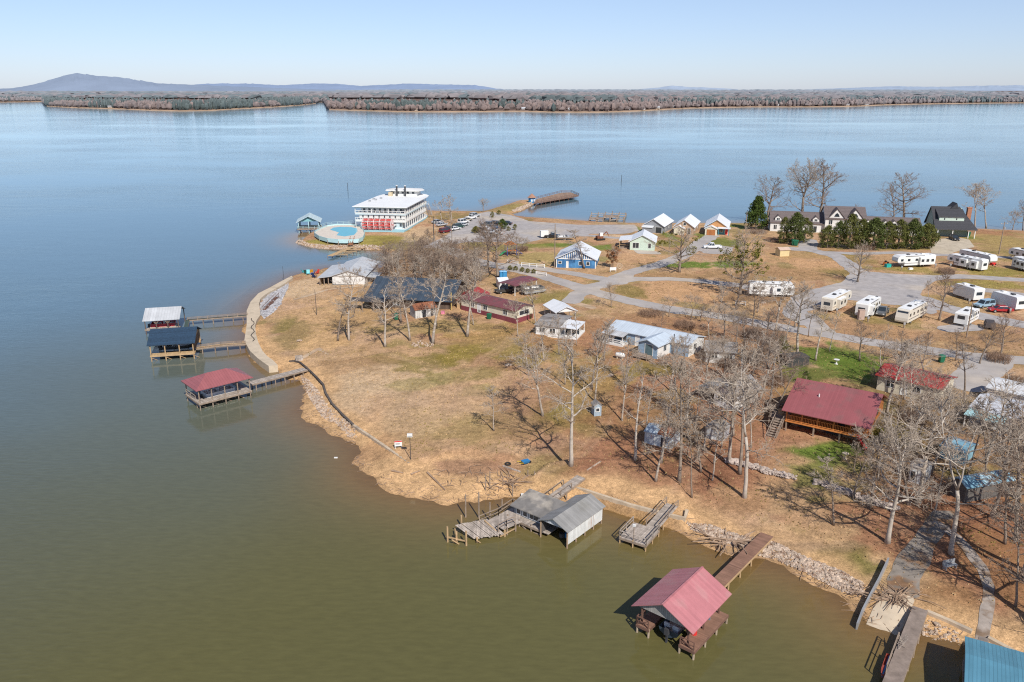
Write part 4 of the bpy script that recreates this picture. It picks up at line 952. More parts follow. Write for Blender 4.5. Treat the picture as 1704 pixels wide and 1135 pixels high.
BLUEW = M('bright_blue_siding', (.05, .17, .36), .6, .15, .8, lines=('X', .4), ldark=.8, second=((.08, .25, .48), .3, .52))
MINT = M('mint_siding', (.52, .62, .52), .6, .06, .8, lines=('Z', .2), ldark=.88)
GREYS = M('grey_siding', (.27, .28, .30), .6, .08, .8, lines=('Z', .2), ldark=.85)
TANS = M('tan_siding', (.46, .31, .20), .6, .1, .8, lines=('Z', .2), ldark=.85)
TEAL = M('teal_siding', (.06, .24, .32), .6, .08, .8, lines=('Z', .2), ldark=.85)
ORNG = M('orange_stained_door', (.40, .15, .05), .5, .15, 1.5, lines=('X', .4), ldark=.75)
SAGE = M('sage_green_siding', (.25, .33, .29), .6, .08, .8, lines=('Z', .2), ldark=.85)
CREAM = M('cream_siding', (.66, .60, .47), .6, .08, .8, lines=('Z', .22), ldark=.86)
BRICK = M('orange_brick', (.42, .19, .11), .9, .2, 4, lines=('Z', .12), ldark=.75)
SKYB = M('sky_blue_roof', (.19, .36, .46), .45, .18, .4, lines=('Y', .45), ldark=.8, second=((.32, .45, .52), .4, .5))
TEALR = M('pale_teal_roof', (.50, .61, .63), .5, .08, .4, lines=('Z', .3), ldark=.85)
TEALW = M('pale_aqua_paint', (.46, .66, .68), .6, .06, 1)
REDP = M('red_paint', (.60, .035, .03), .5, .1, 1)
POOL = M('pool_water', (.07, .42, .50), .08, .06, .5, spec=.6)
GREENP = M('green_plastic', (.015, .14, .075), .5, .1, 2)
BLUEP = M('blue_plastic', (.03, .20, .44), .5, .1, 2)
CONCW = M('pale_concrete', (.56, .46, .34), .9, .12, .7, second=((.46, .38, .28), .3, .55), spec=.15)
WALLC = M('seawall_concrete', (.54, .43, .31), .9, .22, 1.0, second=((.33, .27, .21), .5, .52), spec=.15)
WALLB = M('black_wall_timber', (.10, .085, .075), .9, .3, 1.2, lines=('Z', .2), ldark=.7, spec=.1)
STONE = M('pale_rubble', (.46, .36, .28), .95, .45, 2.2, spec=.1, second=((.26, .17, .12), 1.6, .52))
STONEG = M('grey_rubble', (.40, .39, .40), .95, .4, 1.6, spec=.1, second=((.25, .24, .25), 1.1, .52))
DRIFT = M('driftwood', (.33, .23, .16), .9, .3, 1.5, spec=.1)

# ================================================================== builders
def beams(name, mat, parent, segs, w, h=None):
    mb = MB()
    for p, q in segs: mb.beam(p, q, w, h)
    return mb.build(name, mat, parent)
def post(parent, x, y, z0, z1, r=.1, mat=None, name='post'):
    return MB().cyl((x, y, z0), r, z1 - z0, 7).build(name, mat or POST, parent)

def opening(root, L, D, side, u, z, w, h, frame=None, fill=None, name='window', inner='pane', lift=.03):
    """a framed window or door on a wall face of a house in its own coordinates"""
    fr, fi = MB(), MB(); t = .1
    def bx(mb, u0, u1, z0, z1, d0, d1):
        if side == 'f': mb.box(u0, u1, -d1, -d0, z0, z1)
        elif side == 'b': mb.box(u0, u1, D + d0, D + d1, z0, z1)
        elif side == 'r': mb.box(L + d0, L + d1, u0, u1, z0, z1)
        else: mb.box(-d1, -d0, u0, u1, z0, z1)
    bx(fr, u - t, u, z - t, z + h + t, -.02, .06); bx(fr, u + w, u + w + t, z - t, z + h + t, -.02, .06)
    bx(fr, u, u + w, z - t, z, -.02, .06); bx(fr, u, u + w, z + h, z + h + t, -.02, .06)
    if name == 'window' and w > .9: bx(fr, u + w / 2 - .04, u + w / 2 + .04, z, z + h, -.02, .055)
    bx(fi, u, u + w, z, z + h, -.02, lift)
    f = fr.build(name, frame or WHITE, root); fi.build(inner, fill or GLASS, f); return f

def chevron(mb, L, D, h, rise, ridge, o, t=.13, oy=None, z0=.012):
    oy = o if oy is None else oy
    if ridge == 'y':
        s = rise / (L / 2); z = h + z0
        mb.prism_y([(-o, z - o*s), (L/2, z + rise), (L+o, z - o*s), (L+o, z - o*s + t), (L/2, z + rise + t), (-o, z - o*s + t)], -oy, D + oy)
    else:
        s = rise / (D / 2); z = h + z0
        mb.prism_x([(-o, z - o*s), (D/2, z + rise), (D+o, z - o*s), (D+o, z - o*s + t), (D/2, z + rise + t), (-o, z - o*s + t)], -oy, L + oy)
    return mb
def gwall(mb, L, D, h, rise, ridge, z0=-.5):
    if ridge == 'y': mb.prism_y([(0, z0), (L, z0), (L, h), (L/2, h + rise), (0, h)], 0, D)
    else: mb.prism_x([(0, z0), (D, z0), (D, h), (D/2, h + rise), (0, h)], 0, L)
    return mb
def hiproof(mb, L, D, h, rise, o, t=.12, rl=None):
    rl = rl if rl is not None else max(.0, L - D); a = (L - rl) / 2
    z = h + .012
    lo = [(-o, -o, z), (L+o, -o, z), (L+o, D+o, z), (-o, D+o, z)]
    hi = [(a, D/2, z + rise), (L - a, D/2, z + rise)]
    v = [(p[0], p[1], p[2] - t) for p in lo] + lo + hi
    return mb.add(v, [(3,2,1,0), (0,1,5,4), (1,2,6,5), (2,3,7,6), (3,0,4,7), (4,5,9,8), (6,7,8,9), (5,6,9), (7,4,8)])

def house(name, label, cat, a, b, D, h, rise, ridge='x', over=.4, wall=None, roof=None, wins=(), doors=(), trim=WHITE, group=None, hip=False, root=None, skirt=None, L=None, z=None, at=None):
    o, rz, L0 = at if at else frame(a, b, z); L = L or L0
    t = root or thing(name, label, cat, o, rz, group)
    (MB().box(0, L, 0, D, -.5, h) if hip else gwall(MB(), L, D, h, rise, ridge)).build('wall', wall or WSID, t)
    rf = hiproof(MB(), L, D, h, rise, over) if hip else chevron(MB(), L, D, h, rise, ridge, over)
    rf.build('roof', roof or WMET, t)
    if skirt: MB().box(-.03, L + .03, -.03, D + .03, -.5, skirt[0]).build('skirting', skirt[1], t)
    for w_ in wins: opening(t, L, D, *w_[:5], frame=trim)
    for d_ in doors: opening(t, L, D, *d_[:5], frame=trim, fill=d_[5], name='door', inner='door_panel')
    return t, L

def car(kind, x, y, hd, paint, label, L=4.7, group=None, cat=None):
    p = P(x, y); t = thing({'pickup': 'pickup_truck', 'suv': 'parked_suv', 'sedan': 'parked_car'}[kind], label, cat or {'pickup': 'pickup', 'suv': 'car', 'sedan': 'car'}[kind], p + Vector((0, 0, .03)), hd, group)
    w = .92; hl = L / 2; zb = {'pickup': 1.0, 'suv': .98, 'sedan': .88}[kind]
    mb = MB()
    prof = [(-hl, .38), (hl - .05, .38), (hl, .55), (hl - .06, zb - .14), (hl - 1.1, zb), (-hl + .05, zb), (-hl, zb - .12)]
    if kind == 'pickup':
        c0, c1 = -hl + L * .40, hl - 1.3
        mb.prism_y(prof[:3] + [(hl - .06, zb - .1), (hl - 1.2, zb + .04), (c0, zb + .04), (c0, .75), (-hl + .12, .75), (-hl + .12, zb), (-hl, zb)], -w, w)
        mb.box(-hl + .12, c0, -w + .001, -w + .13, .74, zb); mb.box(-hl + .12, c0, w - .13, w - .001, .74, zb)
    else:
        mb.prism_y(prof, -w, w)
        c0, c1 = (-hl + .15, hl - 1.15) if kind == 'suv' else (-hl + .75, hl - 1.15)
    zt = {'pickup': 1.85, 'suv': 1.75, 'sedan': 1.42}[kind]
    z0 = zb + (.041 if kind == 'pickup' else .001)
    f_in, b_in = .75, (.15 if kind != 'sedan' else .6)
    rw = w - .2
    mb.hexa([(c0 + b_in - .04, -rw - .04, zt - .07), (c1 - f_in + .04, -rw - .04, zt - .07), (c1 - f_in + .04, rw + .04, zt - .07), (c0 + b_in - .04, rw + .04, zt - .07)],
            [(c0 + b_in + .1, -rw, zt), (c1 - f_in - .1, -rw, zt), (c1 - f_in - .1, rw, zt), (c0 + b_in + .1, rw, zt)])
    for sx0, sx1 in ((c0, c0 + b_in), (c1, c1 - f_in), ((c0 + c1) / 2, (c0 + c1 - f_in + b_in) / 2)):
        for sy in (-1, 1): mb.beam((sx0, sy * (w - .04), z0 - .02), (sx1, sy * (rw + .015), zt - .03), .1, .08)
    mb.build('body', paint, t)
    MB().hexa([(c0 + .02, -w + .05, z0), (c1 - .02, -w + .05, z0), (c1 - .02, w - .05, z0), (c0 + .02, w - .05, z0)],
              [(c0 + b_in, -rw, zt - .071), (c1 - f_in, -rw, zt - .071), (c1 - f_in, rw, zt - .071), (c0 + b_in, rw, zt - .071)]).build('window', GLASS, t)
    for sx in (-hl + L * .2, hl - L * .19):
        for sy in (-1, 1):
            wl = MB().cyl((sx, sy * w - (.12 if sy > 0 else .1), .35), .35, .22, 12, 'y').build('wheel', BLACK, t)
            MB().cyl((sx, sy * (w + .005) + (.096 if sy > 0 else -.006) - (0 if sy > 0 else .12), .35), .2, .03, 10, 'y').build('rim', STEEL, wl)
    for sy in (-1, 1):
        MB().box(hl - .06, hl + .012, sy * .7 - .17, sy * .7 + .17, .62, .78).build('headlight', WHITE, t)
        MB().box(-hl - .012, -hl + .05, sy * .74 - .1, sy * .74 + .1, .62, .82).build('tail_light', REDP, t)
    return t

def paint(name, c, rough=.3): return M(name, c, rough, .04, 1, spec=.6)
PWHITE, PBLACK, PRED, PGREY, PSILV, PBLUE, PTAN, PDKB = (paint('car_white', (.72, .72, .72)), paint('car_black', (.02, .02, .023)), paint('car_red', (.38, .025, .03)), paint('car_grey', (.13, .135, .14)),
    paint('car_silver', (.45, .46, .48)), paint('car_light_blue', (.30, .44, .55)), paint('car_tan', (.38, .33, .26)), paint('car_dark_blue', (.03, .05, .10)))
RVW = M('camper_white', (.74, .735, .71), .4, .06, .6); RVC = M('camper_cream', (.66, .61, .52), .4, .06, .6)
RVR = M('camper_roof', (.78, .78, .77), .6, .1, .7, second=((.62, .61, .58), .4, .6)); STRIPE = M('camper_stripe', (.16, .15, .16), .5, .2, 1); STRT = M('camper_tan_stripe', (.40, .30, .20), .5, .2, 1)
def camper(label, a, b, kind='fifth', front='x1', slides=(), skin=None, Wd=2.6, Hh=3.3, L=None, group='campers parked in the park', stripe=None, end_win=True, door_u=None, z=None):
    """travel trailer whose near long side runs from photo position a to b; front 'x0' or 'x1' is the hitch end"""
    o, rz, L0 = frame(a, b, z); L = L or L0; skin = skin or RVW
    t = thing('camper_trailer' if kind != 'motor' else 'motorhome', label, 'camper', o + Vector((0, 0, .02)), rz, group)
    z0 = .55; r = .25
    def X(x): return x if front == 'x1' else L - x
    if kind == 'fifth': prof = [(0, z0), (L - 2.3, z0), (L - 2.3, 1.45), (L - .35, 1.45), (L, 1.9), (L - .15, Hh - .5), (L - .75, Hh), (r, Hh), (0, Hh - r)]
    elif kind == 'motor': prof = [(0, z0), (L - .1, z0), (L, .9), (L - .05, 1.5), (L - .55, Hh - .25), (L - .9, Hh), (r, Hh), (0, Hh - r)]
    else: prof = [(0, z0), (L - .25, z0), (L, 1.0), (L - .12, Hh - .55), (L - .5, Hh), (r, Hh), (0, Hh - r)]
    prof = [(X(x), zz) for x, zz in prof]
    MB().prism_y(prof, 0, Wd).build('body', skin, t)
    ra, rb = sorted((X(.35), X(L - .85)))
    MB().box(ra, rb, .08, Wd - .08, Hh - .02, Hh + .03).build('roof_membrane', RVR, t)
    for k, u in enumerate((.3, .68)):
        MB().hexa([(L*u, Wd*.35, Hh + .03), (L*u + .9, Wd*.35, Hh + .03), (L*u + .9, Wd*.65, Hh + .03), (L*u, Wd*.65, Hh + .03)], [(L*u + .1, Wd*.38, Hh + .3), (L*u + .75, Wd*.38, Hh + .3), (L*u + .75, Wd*.62, Hh + .3), (L*u + .1, Wd*.62, Hh + .3)]).build('air_conditioner', WHITE if k else DARK, t)
    for u in (.5, .86): MB().box(L*u, L*u + .45, Wd*.2, Wd*.2 + .45, Hh + .03, Hh + .12).build('roof_vent', DARK, t)
    st = stripe or STRIPE
    MB().box(.5, L - (2.6 if kind == 'fifth' else .8), -.012, .01, z0 + .55, z0 + .72).build('side_stripe', st, t)
    for s0, s1 in slides:   # slide-outs on the near side
        s = MB().box(s0, s1, -.8, .02, .75, Hh - .55).build('slide_out', skin, t)
        n = max(1, int((s1 - s0) / 1.5))
        for k in range(n):
            x = s0 + (s1 - s0) * (k + .5) / n
            MB().box(x - .42, x + .42, -.822, -.79, 1.55, 2.3).build('window', GLASS, s)
        MB().box(s0 + .05, s1 - .05, -.76, 0, Hh - .551, Hh - .5).build('slide_roof', RVR, s)
    free = [u for u in (.12, .3, .5, .7, .88) if not any(s0 - .6 < u * L < s1 + .6 for s0, s1 in slides)]
    for u in free: MB().box(L*u - .4, L*u + .4, -.022, .02, 1.75, 2.4).build('window', GLASS, t)
    du = door_u if door_u is not None else .58
    if not any(s0 - .5 < du * L < s1 + .5 for s0, s1 in slides):
        d_ = MB().box(L*du, L*du + .7, -.016, .02, .7, 2.55).build('door', CREAM, t); MB().box(L*du + .2, L*du + .5, -.025, -.012, 1.8, 2.3).build('window', GLASS, d_)
    xe = X(0)
    if end_win: MB().box(min(xe, X(.02)) - .012, max(xe, X(.02)) + .012, Wd*.22, Wd*.78, 1.6, 2.35).build('rear_window', GLASS, t)
    if kind == 'motor': MB().hexa([(X(L-.07), .2, 1.55), (X(L-.07), Wd-.2, 1.55), (X(L-.12), Wd-.2, 1.56), (X(L-.12), .2, 1.56)], [(X(L-.5), .2, 2.9), (X(L-.5), Wd-.2, 2.9), (X(L-.6), Wd-.2, 2.9), (X(L-.6), .2, 2.9)]).build('windshield', GLASS, t)
    for u in ((.3, .38) if kind != 'motor' else (.22, .8)):
        for yy in (.02, Wd - .26):
            wl = MB().cyl((X(L*u), yy, .36), .37, .24, 12, 'y').build('wheel', BLACK, t); MB().cyl((X(L*u), yy - .015 if yy < 1 else yy + .225, .36), .2, .03, 8, 'y').build('rim', STEEL, wl)
    if kind != 'motor':
        MB().beam((X(L - .3), Wd/2, .5), (X(L + 1.0), Wd/2, .5), .12).build('hitch', DARK, t); MB().box(*sorted((X(L - 1.9), X(L - 1.8))), .4, .5, -.05, 1.45 if kind == 'fifth' else .6).build('jack', DARK, t)
    MB().cyl((L*.2, -.08, Hh - .12), .07, L*.5, 8, 'x').build('awning', st, t)
    return t

def dock(root, x0, x1, y0, y1, z, posts=(), mat=None, pmat=None, zb=-1.6, fascia=True, r=.11, name='deck'):
    mb = MB().box(x0, x1, y0, y1, z - .06, z); d = mb.build(name, mat or PLANK, root)
    if fascia:
        f = MB()
        for p, q in (((x0, y0), (x1, y0)), ((x0, y1), (x1, y1)), ((x0, y0), (x0, y1)), ((x1, y0), (x1, y1))): f.beam((p[0], p[1], z - .19), (q[0], q[1], z - .19), .07, .24)
        f.build('joist', pmat or POST, root)
    for x, y, zt in posts: post(root, x, y, zb, zt, r, pmat)
    return d
def rail(root, pts, z, h=.95, mat=None, posts=True, name='railing', mid=True, w=.06):
    mb = MB(); pts = [Vector((p[0], p[1], z if len(p) < 3 else p[2])) for p in pts]
    for p, q in zip(pts[:-1], pts[1:]):
        U = Vector((0, 0, h)); mb.beam(p + U, q + U, .1, w)
        if mid: mb.beam(p + U * .5, q + U * .5, w, w)
        n = max(1, int((q - p).length / 1.8))
        for k in range(n + 1): b = p.lerp(q, k / n); mb.beam(b - Vector((0, 0, .1)), b + U, .09)
    return mb.build(name, mat or POST, root)

def hull(mb, L, w, z0, z1, bow=.3, n=9):
    """open boat hull, bow to +x, keel to deck line"""
    secs = []
    for i in range(n):
        u = i / (n - 1); x = L * u; k = 1 if u < 1 - bow else max(.04, math.cos((u - 1 + bow) / bow * math.pi / 2) ** .7)
        b = w / 2 * k; zz = z1 + .18 * max(0, (u - .5)) ; kz = z0 + .35 * max(0, u - .75) * 2
        secs.append([(x, -b, zz), (x, -b * .85, (z0 + zz) / 2), (x, 0, kz), (x, b * .85, (z0 + zz) / 2), (x, b, zz)])
    o = len(mb.v)
    for s_ in secs: mb.v += s_
    for i in range(n - 1):
        for j in range(4): mb.f.append((o+i*5+j, o+(i+1)*5+j, o+(i+1)*5+j+1, o+i*5+j+1))
        if i >= n // 2: mb.f.append((o+i*5+4, o+(i+1)*5+4, o+(i+1)*5, o+i*5))
    mb.f.append((o+4, o+3, o+2, o+1, o)); return mb
def runabout(label, loc, rz, paint_, L=5.6, group=None, seatmat=None, cat='boat'):
    t = thing('motor_boat', label, cat, loc, rz, group)
    hull(MB(), L, 2.1, 0, .85).build('hull', paint_, t)
    MB().box(.25, L*.5, -.8, .8, .4, .46).build('floor', CREAM, t)
    for x in (.5, L*.38):
        for y in (-.45, .45): MB().box(x, x + .55, y - .28, y + .28, .46, .8).box(x - .05, x + .08, y - .28, y + .28, .8, 1.2).build('seat', seatmat or WHITE, t)
    MB().hexa([(L*.52, -.9, .95), (L*.56, -.9, .95), (L*.56, .9, .95), (L*.52, .9, .95)], [(L*.46, -.75, 1.4), (L*.48, -.75, 1.4), (L*.48, .75, 1.4), (L*.46, .75, 1.4)]).build('windshield', GLASS, t)
    MB().box(-.5, -.08, -.2, .2, .55, 1.25).box(-.38, -.15, -.08, .08, -.35, .55).build('outboard_motor', DARK, t)
    return t
def pontoon(label, loc, rz, paint_, L=6.4, group=None, top=None):
    t = thing('pontoon_boat', label, 'boat', loc, rz, group)
    for y in (-.85, .85): MB().tube([(0, y, .3), (L*.85, y, .3), (L, y, .45)], [.3, .3, .08], 10).build('pontoon', STEEL, t)
    MB().box(.1, L - .4, -1.2, 1.2, .62, .72).build('deck', CREAM, t)
    mb = MB()
    for p, q in (((.3, -1.15), (L - .7, -1.15)), ((.3, 1.15), (L - .7, 1.15)), ((L - .7, -1.15), (L - .7, 1.15)), ((.3, -1.15), (.3, 1.15))): mb.beam((p[0], p[1], 1.08), (q[0], q[1], 1.08), .05, .66)
    mb.build('side_panel', paint_, t)
    for x in (.7, L*.55):
        for y in (-.85, .85): MB().box(x, x + 1.5, y - .25, y + .25, .72, 1.15).build('seat', WHITE, t)
    MB().box(L*.45, L*.45 + .4, .3, .9, .72, 1.5).build('console', WHITE, t)
    if top:
        MB().box(1, L*.62, -1.1, 1.1, 2.3, 2.38).build('canopy', top, t)
        beams('canopy_frame', STEEL, t, [((1.1, s * 1.1, 1.4), (1.1, s * 1.1, 2.3)) for s in (-1, 1)] + [((L*.6, s * 1.1, 1.4), (L*.6, s * 1.1, 2.3)) for s in (-1, 1)], .05)
    MB().box(-.45, -.02, -.2, .2, .6, 1.2).box(-.35, -.12, -.07, .07, -.3, .6).build('outboard_motor', DARK, t)
    return t
def pole(name, label, cat, x, y, top, r=.12, mat=None, group=None, arm=None):
    p = P(x, y); h = up(x, y, top, p); t = thing(name, label, cat, p, 0, group)
    MB().tube([(0, 0, -.4), (0, 0, h)], [r * 1.2, r * .8], 8).build('pole', mat or POST, t)
    if arm == 'cross':
        MB().box(-1.1, 1.1, -.06, .06, h - .7, h - .58).build('crossarm', POST, t)
        for x_ in (-.9, 0, .9): MB().cyl((x_, 0, h - .58), .05, .22, 6).build('insulator', WHITE, t)
    if arm in ('cross', 'trafo'): MB().cyl((.32, 0, h - 2.4), .26, .8, 10).build('transformer', STEEL, t)
    if arm == 'lamp':
        a_ = MB().tube([(0, 0, h - .5), (.9, 0, h - .1), (1.5, 0, h - .1)], .04, 5).build('arm', STEEL, t); MB().box(1.4, 2.0, -.14, .14, h - .22, h - .06).build('lamp_head', WHITE, a_)
    return t
# ================================================================== houses and sheds
def tolocal(o, rz, p):
    d = p - o; c, s = math.cos(rz), math.sin(rz)
    return Vector((d.x * c + d.y * s, -d.x * s + d.y * c, d.z))
# --- cottages with white metal roofs
t, L = house('cottage', 'grey cottage with white metal roof, leftmost of three by the lake', 'cottage', (1070,386.8), (1103.5,388.6), 14, 2.7, 2.2, 'y', .5, GREYS, WMET,
    wins=[('r', 3, .9, 1.2, 1.3), ('r', 8, .9, 1.2, 1.3)], doors=[('f', 4.4, .1, 2.2, 2.1, GLASS)])
MB().box(.2, 3.6, -2.2, 0, -.4, 2.2).build('garage', GREYS, t); MB().hexa([(-.1,-2.5,2.21),(3.9,-2.5,2.21),(3.9,0,2.5),(-.1,0,2.5)], [(-.1,-2.5,2.3),(3.9,-2.5,2.3),(3.9,0,2.62),(-.1,0,2.62)]).build('garage_roof', WMET, t)
t, L = house('cottage', 'tan cottage with white metal roof, middle one of three by the lake', 'cottage', (1121.5,388.8), (1153.5,390.6), 14, 2.7, 2.2, 'y', .5, TANS, WMET,
    wins=[('r', 3, .9, 1.2, 1.3), ('r', 9, .9, 1.2, 1.3), ('f', 3.1, 3.1, .8, .8)], doors=[('f', 4.6, .1, 1.0, 2.1, GLASS)])
gwall(MB(), 3.4, 2.0, 2.2, .9, 'y').build('porch', CREAM, t).location = (.2, -2.0, 0); chevron(MB(), 3.4, 2.0, 2.2, .9, 'y', .3).build('porch_roof', WMET, t).location = (.2, -2.0, 0)
t, L = house('cottage', 'cottage with orange garage door and teal walls, rightmost of three by the lake', 'cottage', (1173,389.4), (1210,391.2), 14, 2.7, 2.4, 'y', .5, TEAL, WMET,
    wins=[('r', 3, .9, 1.2, 1.3), ('f', 4.7, 1.0, 1.2, 1.2)], doors=[('f', 6.7, .1, .9, 2.1, REDP)])
MB().prism_y([(.6, 2.72), (7.5, 2.72), (4.05, 5.0)], -.06, -.01).build('gable_panel', M('orange_gable', (.50,.25,.10), .6, .1, 1, lines=('Z', .2), ldark=.85), t)
g = gwall(MB(), 4.0, 2.4, 2.3, .9, 'y').build('garage', CREAM, t); g.location = (.1, -2.4, 0); c = chevron(MB(), 4.0, 2.4, 2.3, .9, 'y', .3).build('garage_roof', WMET, t); c.location = (.1, -2.4, 0)
d_ = MB().box(.65, 3.55, -2.45, -2.39, .05, 2.05).build('garage_door', ORNG, t)
beams('porch_post', TEAL, t, [((8.0, -1.8, 0), (8.0, -1.8, 2.4)), ((4.6, -1.8, 0), (4.6, -1.8, 2.4))], .18)
MB().hexa([(4.3,-2.1,2.4),(8.5,-2.1,2.4),(8.5,0,2.62),(4.3,0,2.62)], [(4.3,-2.1,2.5),(8.5,-2.1,2.5),(8.5,0,2.72),(4.3,0,2.72)]).build('porch_roof', WMET, t)
t, L = house('cottage', 'mint green cottage with white gabled roof nearest the road', 'cottage', (1047.9,415.8), (1089,417.5), 10, 2.8, 1.9, 'y', .5, MINT, WMET,
    wins=[('f', .9, .7, 1.8, 1.6), ('f', 5.6, .8, .8, 1.4), ('r', 4, .9, 1.2, 1.3)])
MB().hexa([(-3.6,1.5,2.5),(.4,1.5,3.0),(.4,9.5,3.0),(-3.6,9.5,2.5)], [(-3.6,1.5,2.6),(.4,1.5,3.1),(.4,9.5,3.1),(-3.6,9.5,2.6)]).build('porch_roof', WMET, t)
for y in (1.8, 5.5, 9.2): MB().box(-3.4, -3.2, y - .1, y + .1, -.3, 2.55).build('porch_post', NEWP, t)
MB().box(-3.4, 0, 1.6, 9.4, -.2, .3).build('porch_deck', PLANK, t)
beams('porch_rail', NEWP, t, [((-3.35, 1.7, 1.2), (-3.35, 9.3, 1.2)), ((-3.35, 1.7, .7), (-3.35, 9.3, .7)), ((-3.35, 1.7, 1.2), (-.1, 1.7, 1.2)), ((-5.5, .6, 0), (-3.3, 1.6, 1.2))], .1)
# --- blue metal building
t, L = house('metal_building', 'bright blue metal building with white roof and slatted gable', 'building', (926,445.2), (990.6,447.2), 12, 2.7, 2.6, 'y', .55, BLUEW, WMET,
    wins=[('f', .5, 1.2, .9, .6), ('f', 6.3, 1.0, .8, .9), ('f', 8.4, 1.0, .8, .9), ('r', 5, 1.2, 1, .9)], doors=[('f', 2.8, .1, .5, 1.8, WHITE)])
mb = MB()
for k in range(20):
    x = .45 + k * (L - .9) / 19; top = 2.6 + 2.5 * (1 - abs(x - L / 2) / (L / 2)); mb.box(x - .13, x + .13, -.09, -.02, 2.75, max(2.9, top))
mb.build('gable_slats', WHITE, t); MB().box(-.05, L + .05, -.1, -.02, 2.5, 2.75).build('fascia', WHITE, t)
for x in (0, L): MB().box(x - .12, x + .12, -.08, .02, -.3, 2.6).build('corner_trim', WHITE, t)
# --- the lodge
o, rz, L = frame((1281,384.5), (1532,393.5))
t = thing('lodge', 'long white lodge with brown roof, gabled dormers and a taller middle block', 'lodge', o, rz)
k1, k2 = L * .365, L * .63; Dm = 11
for nm, x0, x1, h, rise, y0 in (('left', 0, k1, 3.4, 3.0, 0), ('right', k2, L, 2.9, 2.6, .5)):
    w_ = gwall(MB(), x1 - x0, Dm, h, rise, 'x').build('wall', WSID, t); w_.location = (x0, y0, 0)
    r_ = chevron(MB(), x1 - x0, Dm, h, rise, 'x', .5, oy=.3).build('roof', BRNSH, t); r_.location = (x0, y0, 0)
w_ = gwall(MB(), k2 - k1, Dm + 2, 5.6, 3.2, 'x').build('wall', WSID, t); w_.location = (k1, -1.4, 0)
r_ = chevron(MB(), k2 - k1, Dm + 2, 5.6, 3.2, 'x', .5, oy=.35).build('roof', BRNSH, t); r_.location = (k1, -1.4, 0)
def dormer(x, y, z, w, h, d, nm='dormer'):
    s_ = gwall(MB(), w, d, h, w * .42, 'y', 0).build(nm, WSID, t); s_.location = (x - w / 2, y, z)
    c_ = chevron(MB(), w, d, h, w * .42, 'y', .25, oy=.2).build('dormer_roof', BRNSH, s_)
    opening(s_, w, d, 'f', w * .28, h * .25, w * .44, h * .75)
    return s_
for u in (.14, .585, .84): dormer(k1 * u, .5, 3.7, 2.1, 1.0, 4.2)
for u in (.07, .38, .53, .87): dormer(k2 + (L - k2) * u, .9, 3.2, 2.0, .95, 4.0)
for u in (.27, .73):
    x = k1 + (k2 - k1) * u; s_ = MB().prism_y([(-2.4, 0), (2.4, 0), (0, 2.9)], 0, 4).build('gable', WSID, t); s_.location = (x, -1.6, 5.7)
    MB().prism_y([(-2.9, -.35), (0, 3.1), (2.9, -.35), (2.9, -.18), (0, 3.3), (-2.9, -.18)], -.3, 4.2).build('gable_roof', BRNSH, s_)
    MB().prism_y([(-.9, .4), (.9, .4), (.5, 1.3), (0, 1.7), (-.5, 1.3)], -.05, .03).build('gable_window', GLASS, s_)
for x0, ww, z, hh, y in [(1.2,1,.8,1.5,0), (k1-4.8,2.4,.1,2.2,0), (k1-8.5,1.2,.8,1.5,0), (k1-12,1.2,.8,1.5,0), (k1+1.2,1.1,3.4,1.5,-1.4), (k1+6.3,1.1,3.4,1.5,-1.4), (k2-3,1.1,3.4,1.5,-1.4), (k1+.8,1.1,.6,1.5,-1.4), (k1+5,1.1,.6,1.5,-1.4), (k2-3,1.1,.6,1.5,-1.4), (k2+3,1.2,.8,1.4,.5), (k2+8,1.2,.8,1.4,.5), (k2+13,1.2,.8,1.4,.5)]:
    f_ = opening(t, 1, 1, 'f', x0, z, ww, hh); f_.location = (0, y, 0)
MB().box(k1 - 5.5, k1 - 1.5, -1.4, -.02, 0, .25).build('porch_step', CONC, t)
# --- black roofed house
o, rz, L = frame((1559,394.5), (1600,394.5)); rz = R(-10)
t = thing('lake_house', 'sage green house with big charcoal roof and brick chimney', 'house', o, rz)
MB().box(-.6, 10.5, 3.2, 11.6, -.5, 3.0).prism_x([(3.2, 3.0), (11.6, 3.0), (8.2, 9.2), (7.4, 9.2)], -.6, 9).build('wall', SAGE, t)
for x in (.1, 4.8, 9.8, 11.8): MB().box(x - .12, x + .12, .1, .34, -.3, 2.75).build('carport_post', WHITE, t)
MB().box(-.9, 12.2, -.15, .12, 2.7, 2.95).build('fascia', WHITE, t)
rb = [(-1.0, -.3, 2.96), (12.4, -.3, 2.96), (12.4, 14.5, 3.3), (-1.0, 14.5, 3.3)]
MB().add([(-1.0,-.3,2.96),(12.4,-.3,2.96),(8.2,7.6,9.6),(-1.0,7.6,9.6),(12.4,12.4,3.2),(-1.0,12.4,3.2),(-1.0,-.3,2.8),(12.4,-.3,2.8),(12.4,12.4,3.04),(-1,12.4,3.04)],
         [(0,1,2,3),(1,4,2),(3,2,4,5),(0,6,7,1),(1,7,8,4),(4,8,9,5)]).build('roof', BLKSH, t)
MB().prism_y([(4.2, 8.0), (8.6, 6.6), (6.9, 10.9)], 6.5, 11).build('cross_gable', BLKSH, t)
d_ = MB().prism_x([(2.6, 5.2), (2.6, 6.9), (6.2, 8.5)], .6, 8.6).build('shed_dormer', SAGE, t)
MB().hexa([(.2,2.1,6.75),(9.0,2.1,6.75),(9.0,6.6,8.75),(.2,6.6,8.75)], [(.2,2.1,6.9),(9.0,2.1,6.9),(9.0,6.6,8.9),(.2,6.6,8.9)]).build('dormer_roof', BLKSH, t)
MB().box(.5, 8.7, 2.52, 2.62, 6.5, 6.76).build('dormer_fascia', WHITE, t); MB().box(.7, 8.5, 2.54, 2.6, 5.4, 6.45).build('dormer_panel', M('pale_sage', (.52,.62,.54), .6, .08, 1), t)
